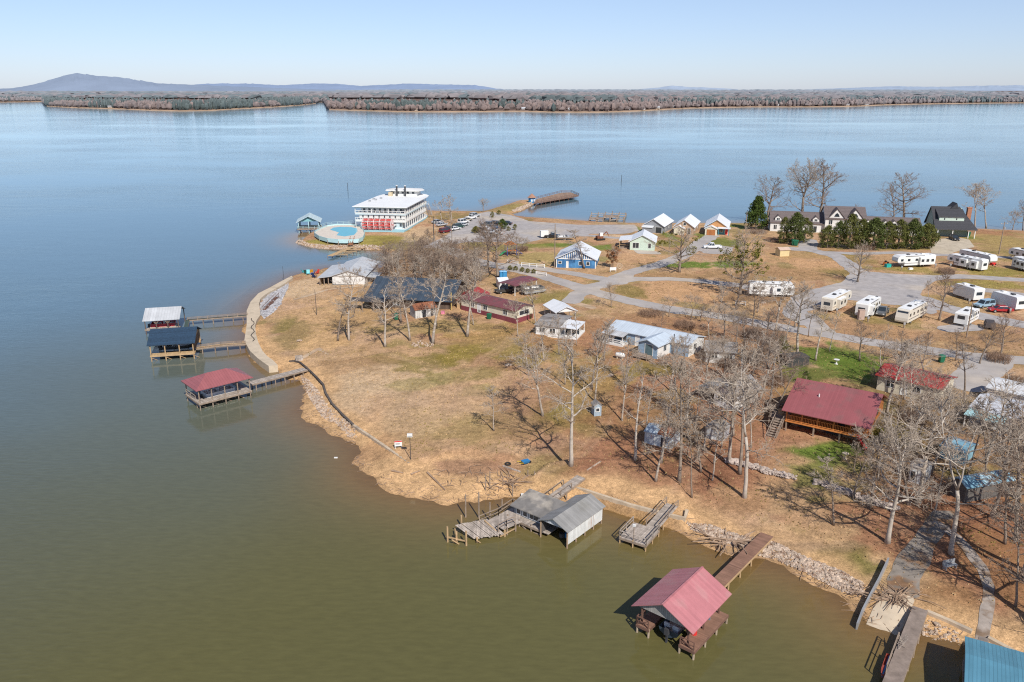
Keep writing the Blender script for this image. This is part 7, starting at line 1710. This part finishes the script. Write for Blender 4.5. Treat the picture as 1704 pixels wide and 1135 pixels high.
st.build('stair', M('red_brown_stair', (.36,.16,.08), .8, .2, 1), t)
# lakeside gazebo
o, rz, L2 = frame((497,388), (532,387), 0)
t = thing('gazebo', 'open gazebo with pale teal gable roof over the water', 'gazebo', o, rz)
Lg = L2; dock(t, -.4, Lg + .4, -.4, 8.4, 1.5, (), PLANK, POST)
chevron(MB(), Lg, 8, 4.1, 1.9, 'y', .7, t=.12).build('roof', TEALR, t); MB().prism_y([(.3, 4.1), (Lg - .3, 4.1), (Lg/2, 5.85)], .3, .36).build('gable_board', M('gazebo_gable', (.22,.46,.50), .7, .1, 1), t)
for x in (.2, Lg/2, Lg - .2):
    for y in (.2, 4, 7.8): MB().box(x - .1, x + .1, y - .1, y + .1, -1.6, 4.05).build('post', DARK if y > 1 else TEALW, t)
rail(t, [(-.3, 8.2), (-.3, -.3), (Lg + .3, -.3)], 1.5, 1.0, TEALW)
beams('brace', POST, t, [((x, .2, 1.3), (x + 1.5, .2, -.2)) for x in (.3, 2.4, 4.4)], .14)
t2 = slab_dock('boardwalk', 'boardwalk joining the gazebo to the swimming pool terrace', [(530,384),(545,376.5),(590,373.5),(590,371.8),(543,374.5),(528,381)], 2.1, M('boardwalk_tan', (.45,.33,.22), .9, .2, .6), POST, [(532,382),(545,375.6),(560,374.4),(575,373.5),(588,372.6)])
rail(t2, [tuple(wpt(t2, x, y, 2.1)[:2]) for x, y in ((528,381),(543,374.5),(590,371.8))], 2.1, 1.0, TEALW)
# finger dock
t = thing('finger_dock', 'pale finger dock with five slips in the little cove', 'dock', (W(575, 418, 0).x, W(575, 418, 0).y, 0), 0)
a, b = wpt(t, 585, 411, .7), wpt(t, 549, 426, .7); a.z = b.z = .7
MB().beam(a, b, 1.8, .1).build('deck', NEWW, t)
for k in range(5):
    c = a.lerp(b, .12 + k * .19); e = c + Vector((5.2 - k * .15, .3, 0)); MB().beam(c + Vector((.3, 0, -.01)), e, .8, .08).build('finger', NEWW, t)
    for q in (c.lerp(e, .5), e): post(t, q.x, q.y, -1.5, .9, .1, POST)
for k in range(6): c = a.lerp(b, k / 5); post(t, c.x - .6, c.y - .4, -1.5, .9, .1, POST)
# ================================================================== campers
G1 = 'campers parked in the park'
camper('long white fifth wheel camper beside the hedge, with orange and teal gear at its nose', (1492,446), (1556,443), 'fifth', 'x0', ((6.6, 11.2),), L=12)
camper('white motorhome sized trailer with two slide outs nearest the upper road', (1574,441), (1632,453), 'fifth', 'x0', ((4.2, 6.4), (7.4, 9.4)), stripe=STRIPE)
camper('long white camper parked behind the one with two slide outs', (1594,434), (1646,446), 'fifth', 'x1', (), Hh=3.4)
camper('pale camper at the right edge, upper of the two there', (1676,430), (1724,441), 'fifth', 'x0', (), L=10)
camper('white camper at the right edge, lower of the two there', (1682,446), (1728,458), 'trailer', 'x1', ((2, 5),), L=9)
o = P(1637, 501); q = P(1616, 504.5); d = q - o; hd = math.atan2(d.y, d.x) - math.pi / 2
def camper_at(label, near_right, near_left, Lk, **k):
    """camper whose near END runs from near_left to near_right and which reaches away from the lake"""
    a, b = P(*near_left), P(*near_right); d = (b - a).normalized(); y = Vector((-d.y, d.x, 0))
    far = b + y * Lk; fx = proj(far); return camper(label, near_right, fx, Wd=min(2.9, (b - a).length), L=Lk, **k)
camper_at('white box camper in the middle of the verge, light blue car before it', (1636,502), (1617,503.5), 6.5, kind='trailer', front='x1', Hh=3.2)
camper_at('white box camper right of the red car', (1706,517.5), (1684,519.5), 7.0, kind='trailer', front='x1', Hh=3.2)
camper('cream fifth wheel camper at the left of the lot, slide out and wide rear window', (1384,521), (1418,504), 'fifth', 'x1', ((2.2, 6.2),), RVC, stripe=STRT, L=11.3)
camper('white camper with small brown storage box at its rear', (1442,531), (1463,517.5), 'trailer', 'x1', ((1.0, 2.2),), L=9.2)
camper('cream motorhome with big dark windshield and striped sides', (1509,541.5), (1541,525.5), 'motor', 'x0', (), RVC, stripe=STRIPE)
camper('short white travel trailer by the dark utility pole', (1608,545.5), (1626.5,534.5), 'trailer', 'x1', (), L=7.2, Hh=2.9)
camper('long white trailer half hidden behind bare trees below the mistletoe tree', (1246,493), (1311,495), 'trailer', 'x1', ((5.2, 8.2),), L=10.5)
p = P(1432, 531.5); tag(MB().box(-.6, .6, -.5, .5, 0, 2.1).box(-.66, .66, -.56, .56, 2.1, 2.16).build('storage_box', M('tan_box', (.45,.33,.27), .7, .1, 1)), 'narrow pinkish tan storage box behind the white camper', 'box').location = p
for i, (x, y) in enumerate([(1500,450),(1556,446),(1581,446),(1640,449),(1612,506),(1680,522),(1392,522),(1444,536),(1504,546),(1604,549)]):
    t = thing('hookup_post', 'small grey power hookup post beside a camper pitch', 'post', P(x, y), 0, 'hookup posts of the camper pitches'); MB().box(-.1, .1, -.1, .1, -.2, .9).build('post', POST, t); MB().box(-.2, .2, -.14, .14, .75, 1.25).build('box', STEEL, t)
# ================================================================== cars
car('pickup', 1185, 413.5, R(178), PWHITE, 'white pickup truck parked below the orange door cottage', 5.6)
car('suv', 1587.5, 399.5, R(-95), PBLACK, 'black car parked in front of the charcoal roofed house', 4.7)
car('suv', 1637, 511, R(200), PBLUE, 'light blue car beside the verge campers', 4.8)
car('sedan', 1664, 519, R(175), PRED, 'red car on the verge road by the right edge', 5.0)
car('pickup', 1468, 523, R(-125), PGREY, 'grey pickup beside the white camper with the tan box', 5.4)
car('pickup', 841, 487, R(205), M('truck_dark', (.06,.055,.05), .4), 'dark old pickup left of the maroon carport', 5.3)
lots = [(741,387,'dark red','suv',M('car_dark_red',(.16,.02,.03),.3)),(749,384,'black','suv',PBLACK),(757,383,'white','sedan',PWHITE),(763,379.5,'dark green','suv',M('car_green',(.03,.07,.06),.3)),(770,376.5,'silver','sedan',PSILV),
        (771,371.5,'white','suv',PWHITE),(777,368,'cream','sedan',PTAN),(784,364.5,'white','pickup',PWHITE),(790,361,'silver','suv',PSILV),(735,376,'silver','sedan',PSILV),
        (797,386,'brown','suv',M('car_brown',(.10,.06,.04),.3)),(806,383,'white','sedan',PWHITE),(813,388,'silver','sedan',PSILV),(823,386,'dark blue','suv',PDKB),(810,376,'grey','suv',PGREY),(820,375,'black','suv',PBLACK),(828,390,'white','pickup',PWHITE),(818,380,'grey','sedan',PGREY),(842,374,'black','sedan',PBLACK),(728,371.5,'silver','sedan',PSILV)]
words = ['at the lower left end of the riverboat parking row', 'second in the riverboat parking row', 'third in the riverboat parking row', 'fourth in the riverboat parking row', 'fifth in the riverboat parking row', 'sixth in the riverboat parking row', 'seventh in the riverboat parking row', 'eighth in the riverboat parking row', 'last in the riverboat parking row', 'parked alone on the grass beside the riverboat bow',
         'at the left of the parking lot cluster', 'behind the brown car in the cluster', 'nearest the road in the lot cluster', 'right in the lot cluster', 'at the back of the lot cluster', 'beside the pine bush in the cluster', 'at the right of the lot cluster', 'in the middle of the lot cluster', 'beyond the little island of shrubs', 'by the trees at the riverboat bow']
for (x, y, cn, k, pm), wd in zip(lots, words): car(k, x, y, R(38 + (x * 7) % 9) if x < 795 else R(150 + (x * 5) % 12), pm, '%s car parked %s' % (cn, wd) if k != 'pickup' else '%s pickup parked %s' % (cn, wd), 4.6, 'cars in the riverboat parking lot')
# trailers and boats by the gravel
p = P(905, 395.5); t = thing('utility_trailer', 'small white box trailer parked on the gravel edge', 'trailer', p, R(10)); MB().box(-1.2, 1.4, -1, 1, .5, 2.4).build('body', WHITE, t)
for s in (-1, 1): MB().cyl((0, s * 1.02 - .1, .34), .34, .2, 10, 'y').build('wheel', BLACK, t)
car('pickup', 919, 395.5, R(5), PBLACK, 'black pickup hitched to a boat on the gravel edge', 5.4)
p = P(927, 397.5, .5); b_ = runabout('grey boat on a trailer behind the black pickup', p, R(8), PSILV, 6.2); 
p = P(998, 399.5); t = thing('excavator', 'small rusty digger standing on the bare clay', 'digger', p, R(20))
MB().box(-1.5, 1.5, -1.1, -.6, 0, .6).box(-1.5, 1.5, .6, 1.1, 0, .6).build('track', BLACK, t); MB().box(-1.2, .9, -.8, .8, .65, 1.4).build('body', RUST, t); MB().box(-.3, .8, -.75, .1, 1.4, 2.5).build('cab', WHITE, t)
MB().beam((.9, .3, 1.3), (2.6, .3, 2.6), .25).beam((2.6, .3, 2.6), (3.6, .3, .9), .22).build('boom', RUST, t)
p = P(1646, 546); t = thing('covered_trailer', 'dark covered utility trailer next to the short travel trailer', 'trailer', p, R(65)); MB().hexa([(-1.8,-1,.5),(1.8,-1,.5),(1.8,1,.5),(-1.8,1,.5)], [(-1.6,-.8,1.6),(1.5,-.8,1.5),(1.5,.8,1.5),(-1.6,.8,1.6)]).build('cover', M('dark_tarp', (.07,.06,.06), .85, .2, 2), t)
for s in (-1, 1): MB().cyl((0, s * 1.02 - .1, .3), .3, .2, 10, 'y').build('wheel', BLACK, t)
# boats under the maroon carport
p = P(870, 489, .3); pontoon('pontoon boat stored under the maroon carport', p, R(30), PGREY, 6.2)
# ================================================================== poles, lamps, signs
pole('utility_pole', 'utility pole at the left corner of the blue building', 'pole', 922.7, 446.5, 373, .14, None, None, 'trafo')
pole('utility_pole', 'utility pole on the grass at the far right', 'pole', 1662, 423, 369, .14, None, None, 'cross')
pole('utility_pole', 'dark leaning utility pole beside the short travel trailer', 'pole', 1608, 562, 503, .13, POST, None, 'trafo')
pole('utility_pole', 'utility pole with meter in front of the left cedars', 'pole', 1327, 404.5, 358, .14, NEWP, None, 'trafo')
pole('utility_pole', 'grey pole left of the dark conical evergreen', 'pole', 1240, 389, 352, .13)
pole('utility_pole', 'dark pole between the riverboat and the parking lot', 'pole', 722, 399.5, 360, .13, DARK, None, 'cross')
pole('flag_pole', 'thin bare pole on the sandy bank', 'pole', 527, 524, 482, .06, DARK); pole('flag_pole', 'thin pole at the water by the grey riprap', 'pole', 472.5, 468, 443, .05, DARK)
pole('utility_pole', 'wooden pole behind the annex of the long blue grey house', 'pole', 1120, 590, 556, .11, DARK)
pole('channel_marker', 'thin channel marker standing in the lake beyond the riverboat', 'marker', 579, 318, 304, .12, DARK); pole('channel_marker', 'thin pole marker in the lake before the three cottages', 'marker', 1034, 302, 291, .12, DARK)
p = P(683.5, 764.5); h = up(683.5, 764.5, 722, p); t = thing('light_pole', 'thin pole with a white box light at the lawn corner', 'lamp', p, 0)
MB().tube([(0,0,-.3),(0,0,h)], .05, 6).build('pole', DARK, t); MB().box(-.36, .36, -.12, .12, h - .45, h + .02).build('light_box', WHITE, t); MB().box(-.3, .3, -.135, -.115, h - .36, h - .24).build('light_panel', STEEL, t)
p = P(663, 746); t = thing('yard_sign', 'white yard sign with red top band at the lawn corner', 'sign', p, R(12))
MB().box(-.52, .52, -.04, .04, .35, 1.15).build('board', WHITE, t); MB().box(-.52, .52, -.05, -.041, .98, 1.15).build('red_band', REDP, t)
MB().box(-.4, .3, -.048, -.041, .74, .79).box(-.4, .2, -.048, -.041, .6, .64).build('text_line', DARK, t)
for x in (-.45, .45): MB().box(x - .04, x + .04, -.03, .03, -.2, .35).build('leg', WHITE, t)
# ================================================================== yard things
CH = [(506,454,'teal'),(510,455.5,'dark green'),(517,455,'yellow'),(520,457.5,'blue'),(527,456,'red'),(513,457,'aqua'),(524,462,'navy')]
CC = {'teal': (.02,.35,.38), 'dark green': (.02,.10,.08), 'yellow': (.65,.33,.03), 'blue': (.03,.16,.45), 'red': (.55,.06,.03), 'aqua': (.15,.50,.55), 'navy': (.02,.03,.09)}
for i, (x, y, cn) in enumerate(CH):
    t = thing('lawn_chair', '%s plastic lawn chair on the sandy point beside the boat shed' % cn, 'chair', P(x, y), i * .9 + 2, 'coloured lawn chairs'); m_ = M('chair_' + cn.replace(' ', '_'), CC[cn], .5)
    MB().hexa([(-.45,-.4,.35),(.45,-.4,.35),(.45,.4,.25),(-.45,.4,.25)], [(-.45,-.4,.42),(.45,-.4,.42),(.45,.4,.32),(-.45,.4,.32)]).build('seat', m_, t); MB().hexa([(-.45,.36,.25),(.45,.36,.25),(.45,.44,.25),(-.45,.44,.25)], [(-.42,.75,1.25),(.42,.75,1.25),(.42,.83,1.25),(-.42,.83,1.25)]).build('backrest', m_, t)
    for a in (-.45, .39):
        for b in (-.38, .3): MB().box(a, a + .06, b, b + .08, -.05, .55).build('leg', m_, t)
        MB().box(a - .05, a + .11, -.45, .4, .55, .6).build('armrest', m_, t)
def bin_(x, y, label, mat=None, s=1.0):
    t = thing('trash_bin', label, 'bin', P(x, y), x % 3, None); t.scale = (s, s, s)
    MB().hexa([(-.27,-.3,.08),(.27,-.3,.08),(.27,.3,.08),(-.27,.3,.08)], [(-.33,-.38,1.0),(.33,-.38,1.0),(.33,.38,1.0),(-.33,.38,1.0)]).build('body', mat or GREENP, t); MB().hexa([(-.36,-.42,1.0),(.36,-.42,1.0),(.36,.42,1.0),(-.36,.42,1.0)], [(-.3,-.34,1.1),(.3,-.34,1.1),(.3,.34,1.1),(-.3,.34,1.1)]).build('lid', mat or GREENP, t)
    for a in (-.27, .27): MB().cyl((a - .04, .3, .12), .12, .08, 8, 'x').build('wheel', BLACK, t)
bin_(814, 531, 'green trash bin at the corner of the maroon mobile home', None, 1.15); bin_(660, 532, 'green trash bin left of the rusty roofed shed', None, 1.3); bin_(1611, 393.5, 'green trash bin right of the charcoal roofed house', None, 1.5); bin_(1320, 408.5, 'first of two green bins by the lodge drive pole', None, 1.7); bin_(1324, 409, 'second of two green bins by the lodge drive pole', None, 1.7); bin_(1566, 603, 'green trash bin beside the lane above the bright red roof', None, 1.3)
for i, (x, lb) in enumerate(((834.5, 'left one of two blue portable toilets'), (839.5, 'right one of two blue portable toilets'))):
    t = thing('portable_toilet', lb, 'portable toilet', P(x, 465.5), .2, 'blue portable toilets'); MB().box(-.55, .55, -.55, .55, 0, 2.2).build('body', BLUEP, t); MB().box(-.62, .62, -.62, .62, 2.2, 2.28).hexa([(-.55,-.55,2.28),(.55,-.55,2.28),(.55,.55,2.28),(-.55,.55,2.28)], [(-.2,-.5,2.45),(.2,-.5,2.45),(.2,.5,2.45),(-.2,.5,2.45)]).build('roof', M('pale_blue_plastic', (.2,.42,.62), .5), t); MB().box(-.35, .35, -.58, -.545, .15, 1.95).build('door', M('mid_blue_plastic', (.05,.27,.52), .5), t)
# playset
p = P(850, 424); t = thing('playset', 'climbing frame with orange, blue and green slides behind bare trees', 'playset', p, .4)
for x in (-1.5, 1.5):
    for y in (-1, 1): MB().box(x - .08, x + .08, y - .08, y + .08, 0, 3.2).build('post', M('playset_blue', (.08,.14,.55), .5), t)
MB().box(-1.6, 1.6, -1.1, 1.1, 1.4, 1.5).build('platform', M('playset_orange', (.62,.20,.03), .5), t); MB().prism_y([(-1.8, 3.2), (1.8, 3.2), (0, 4.2)], -1.2, 1.2).build('roof', M('playset_orange', (.6,.2,.03)), t)
MB().hexa([(-1.6,-.5,1.4),(-1.6,.5,1.4),(-3.8,.5,.1),(-3.8,-.5,.1)], [(-1.6,-.5,1.55),(-1.6,.5,1.55),(-3.8,.5,.25),(-3.8,-.5,.25)]).build('slide', M('playset_green', (.03,.40,.14), .4), t); MB().hexa([(1.6,-.5,1.4),(3.6,-.5,.1),(3.6,.5,.1),(1.6,.5,1.4)], [(1.6,-.5,1.55),(3.6,-.5,.25),(3.6,.5,.25),(1.6,.5,1.55)]).build('slide', M('playset_blue', (.08,.14,.55)), t)
# fences
def fence(label, pts, h, mat, step=2.2, name='rail_fence'):
    p0 = P(*pts[0]); t = thing(name, label, 'fence', p0, 0); ps = [P(*q) - p0 for q in pts]
    for a, b in zip(ps[:-1], ps[1:]):
        n = max(1, int((b - a).length / step))
        MB().beam(a + Vector((0,0,h)), b + Vector((0,0,h)), .08, .14).beam(a + Vector((0,0,h*.55)), b + Vector((0,0,h*.55)), .08, .14).build('rail', mat, t)
        for k in range(n + 1): c = a.lerp(b, k / n); MB().box(c.x - .08, c.x + .08, c.y - .08, c.y + .08, c.z - .3, c.z + h + .1).build('post', mat, t)
fence('white rail fence on the grass left of the blue building', [(868,443),(906,446)], 1.0, WHITE); fence('second white rail fence in the roadside shrubs', [(892,456.5),(909,459)], .8, WHITE); fence('short white fence panel under the mistletoe tree', [(1224,508),(1240,508.5)], 1.0, WHITE)
fence('white rail fence by the leaning trunks near the road', [(845,438),(862,441)], 1.0, WHITE)
# roadside and yard odds
def box_thing(name, label, cat, x, y, sx, sy, sz, mat, rz=0.0, extra=None):
    t = thing(name, label, cat, P(x, y), rz); MB().hexa([(-sx/2,-sy/2,-.05),(sx/2,-sy/2,-.05),(sx/2,sy/2,-.05),(-sx/2,sy/2,-.05)], [(-sx/2*.94,-sy/2*.94,sz),(sx/2*.94,-sy/2*.94,sz),(sx/2*.94,sy/2*.94,sz),(-sx/2*.94,sy/2*.94,sz)]).build('body', mat, t)
    if extra: extra(t)
    return t
p = P(1020, 452); t = thing('park_sign', 'small white sign board on the verge by the road fork', 'sign', p, R(10)); MB().box(-.9, .9, -.05, .05, .4, 1.2).build('board', WHITE, t)
for x in (-.8, .8): MB().box(x - .06, x + .06, -.06, .06, -.2, 1.3).build('post', WHITE, t)
p = P(1031, 447); t = thing('wheel_ornament', 'small wheel ornament on the verge right of the blue building', 'ornament', p, 0); MB().tube([(.7 * math.cos(a * .5236), 0, .75 + .7 * math.sin(a * .5236)) for a in range(13)], .07, 5).build('rim', CONC, t); beams('spoke', CONC, t, [((-.7*math.cos(a), 0, .75-.7*math.sin(a)), (.7*math.cos(a), 0, .75+.7*math.sin(a))) for a in (0, 1.05, 2.1)], .05); MB().box(-.3, .3, -.2, .2, -.1, .06).build('base', CONC, t)
p = P(1391.5, 606); t = thing('bird_bath', 'white bird bath on the bright green lawn', 'bird bath', p, 0); MB().tube([(0,0,0),(0,0,.08),(0,0,.1),(0,0,.75)], [.3, .3, .12, .1], 10).build('pedestal', WHITE, t); MB().tube([(0,0,.72),(0,0,.8),(0,0,.9)], [.15, .45, .52], 14).build('bowl', WHITE, t)
p = P(1406, 763.5); t = thing('bird_bath', 'stone bird bath on the lawn below the log house deck', 'bird bath', p, 0); MB().tube([(0,0,0),(0,0,.08),(0,0,.1),(0,0,.7)], [.3, .3, .12, .1], 10).build('pedestal', CONC, t); MB().tube([(0,0,.68),(0,0,.76),(0,0,.85)], [.15, .4, .46], 14).build('bowl', CONC, t)
p = P(1438, 752); t = thing('kayak', 'red kayak leaning on a trunk at the right corner of the log house', 'kayak', p + Vector((0,0,.3)), R(110)); hull(MB(), 2.6, .75, 0, .4, .4).build('hull', REDP, t); t.rotation_euler = (R(35), R(-35), R(110)); MB().box(.8, 1.6, -.2, .2, .36, .42).build('cockpit', BLACK, t)
p = P(874, 773); t = thing('wheelbarrow', 'blue and yellow wheelbarrow toy lying at the lawn edge', 'wheelbarrow', p, .5); MB().hexa([(-.3,-.25,.25),(.4,-.25,.25),(.4,.25,.25),(-.3,.25,.25)], [(-.5,-.4,.6),(.6,-.4,.6),(.6,.4,.6),(-.5,.4,.6)]).build('tray', BLUEP, t); MB().cyl((.75,-.05,.2), .2, .1, 10, 'y').build('wheel', BLACK, t); beams('handle', M('yellow_paint', (.6,.42,.03), .5), t, [((-.4,-.3,.45),(-1.1,-.35,.6)), ((-.4,.3,.45),(-1.1,.35,.6))], .07)
p = P(845, 773); tag(MB().tube([(.35*math.cos(a*.5236), .35*math.sin(a*.5236), .1) for a in range(13)], .12, 8, False).build('tyre', BLACK), 'old black tyre lying at the lawn edge', 'tyre').location = p
box_thing('storage_bin', 'teal storage bin at the nose of the long fifth wheel camper', 'bin', 1477, 444.5, 1.6, 1.0, .9, M('teal_plastic', (.02,.36,.32), .5), .3); box_thing('lawn_tractor', 'orange mower at the nose of the long fifth wheel camper', 'mower', 1474, 441, 1.5, .9, .9, M('orange_plastic', (.55,.14,.03), .5), .6, lambda t: [MB().cyl((x, s * .5 - .08, .22), .22, .16, 8, 'y').build('wheel', BLACK, t) for x in (-.5, .5) for s in (-1, 1)] + [MB().box(-.5, -.1, -.25, .25, .9, 1.3).build('seat', BLACK, t)])
box_thing('picnic_cooler', 'white box on the grass in front of the long fifth wheel camper', 'box', 1515, 448.5, 1.2, .7, .5, WHITE, .2)
box_thing('lawn_mower', 'red mower on the grass by the right edge campers', 'mower', 1652, 441, 1.4, .9, .7, REDP, .3, lambda t: [MB().cyl((x, s * .5 - .08, .2), .2, .16, 8, 'y').build('wheel', BLACK, t) for x in (-.5, .5) for s in (-1, 1)] + [MB().beam((-.6,0,.6), (-1.2,0,1.1), .06).build('handle', DARK, t)])
box_thing('planter', 'pink flower tub by the shed steps', 'planter', 737, 522, .8, .8, .6, M('pink_plastic', (.6,.2,.28), .6)); box_thing('garden_bench', 'white bench on the pool lawn by the stair', 'bench', 498, 600, 1.4, .6, .5, GREYP, .4, lambda t: MB().box(-.7, .7, .2, .28, .4, 1.0).build('backrest', GREYP, t))
for i, (x, y) in enumerate(((846, 609), (1017, 626), (1270, 505), (499, 568))): tag(MB().blob((0,0,.15), (.7, .5, .35), i, .3).build('boulder', STONE), ['pale boulder in the middle of the lawn', 'pale boulder right of the outhouse', 'white boulder below the long white trailer', 'pale boulder on the sandy bank by the promenade'][i], 'rock').location = P(x, y)
box_thing('bait_bucket', 'white bucket on the sand by the brush pile', 'bucket', 869, 827, .35, .35, .45, WHITE); tag(MB().box(-.25,.25,-.12,.12,-.04,.1).build('float', WHITE), 'small white float drifting off the lawn point', 'float').location = W(559, 762, 0)
t = thing('bench_swing', 'metal bench in the tree shade by the boat ramp', 'bench', P(1580, 946), .3); MB().box(-.8,.8,-.25,.25,.4,.46).build('seat', STEEL, t); MB().box(-.8,.8,.22,.28,.5,.95).build('backrest', STEEL, t)
for x in (-.7, .64): MB().box(x, x + .06, -.25, .25, -.1, .4).build('leg', STEEL, t)
t = thing('gangway_rail', 'dark stair rail down the grey riprap bank', 'stair', P(440, 517), 0); a, b = Vector((0,0,.2)), P(461, 496) - P(440, 517) + Vector((0,0,.3)); MB().beam(a, b, .9, .08).build('tread', BROWNP, t); beams('handrail', BROWNP, t, [(a + Vector((.4,.4,.8)), b + Vector((.4,.4,.8))), (a + Vector((-.4,-.4,.8)), b + Vector((-.4,-.4,.8)))] + [(a.lerp(b, u) + Vector((.4,.4,0)), a.lerp(b, u) + Vector((.4,.4,.8))) for u in (0,.33,.66,1)], .08)
# ================================================================== houses along the far shore
rr = random.Random(21)
FH = [(100,177.5),(117,178.5),(128,179),(141,180),(155,180.5),(168,181),(180,181.5),(192,181.5),(206,182),(222,183),(236,183.5),(252,183.6),(600,183.5),(612,184),(640,185.5),(668,186),(690,186.5),(724,186.5),(760,186),(790,186),(868,185.5),(900,186),(925,187),(946,187),(962,187),(985,187.3),(1012,187),(1040,186),(1066,185),(1090,183.5),(1120,182),(1180,179.5),(1200,179.3),(1235,178.6),(1262,178.4),(1290,178.2),(1310,178.2),(1330,178.2),(1385,178),(1405,177.7),(1440,176.4),(1465,175),(1490,174.3),(1510,173.8),(1530,173.4),(1560,172.8),(1580,172.6),(1600,172.3),(1620,172.1),(1645,171.8),(1660,171.7),(1680,171.6)]
fm = [M('far_house_white', (.48,.46,.44), .8), M('far_house_tan', (.45,.36,.28), .8), M('far_house_grey', (.36,.37,.40), .8)]; fr_ = [M('far_roof_grey', (.30,.29,.30), .8), M('far_roof_brown', (.22,.16,.14), .8), M('far_roof_white', (.45,.46,.48), .8)]
for i, (x, y) in enumerate(FH):
    p = W(x, y, 0); d = p.length; p = p * (1 + rr.uniform(14, 75) / d); p.z = 2.4
    t = thing('shore_house', 'tiny pale house on the far lake shore among bare trees', 'house', p, rr.uniform(-.5, .5), 'houses along the far shore')
    a, b, h = rr.uniform(8, 14), rr.uniform(6, 9), rr.uniform(2.6, 4)
    gwall(MB(), a, b, h, 2.6, 'x').build('wall', fm[i % 5 % 3], t); chevron(MB(), a, b, h, 2.6, 'x', .5, t=.3).build('roof', fr_[(i * 7) % 3], t)
    for k in range(2): MB().box(a * (.2 + .4 * k), a * (.2 + .4 * k) + 1.6, -.06, .02, 1.0, 2.6).build('window', GLASS, t)

# ================================================================== dry grass tufts over the open ground
mb = MB(); rr = random.Random(77); ok = np.argwhere((SDS > np.where(GY < 168, 6.5, 3.5)) & (BEACH > .3) & (road > .4) & (lot > .4) & (park > .4) & (GY < 230) & (GX < 150))
for k in range(26000):
    j, i = ok[rr.randrange(len(ok))]
    x, y, z = GX[j, i] + rr.uniform(-.3, .3), GY[j, i] + rr.uniform(-.3, .3), GZ[j, i]
    h = rr.uniform(.08, .26)
    for q in range(2):
        a = rr.uniform(0, 6.28); w_ = rr.uniform(.05, .16); c_, s_ = math.cos(a) * w_, math.sin(a) * w_; o_ = rr.uniform(-.1, .1)
        mb.add([(x - c_, y - s_, z - .02), (x + c_, y + s_, z - .02), (x + o_, y + o_, z + h)], [(0, 1, 2)])
tag(mb.build('dry_grass', M('dry_grass_blades', (.44,.31,.17), .9, .35, .25, spec=.05, second=((.24,.19,.06), .12, .5))), 'short dry grass tufts over the open ground of the park', 'grass', None, 'stuff')
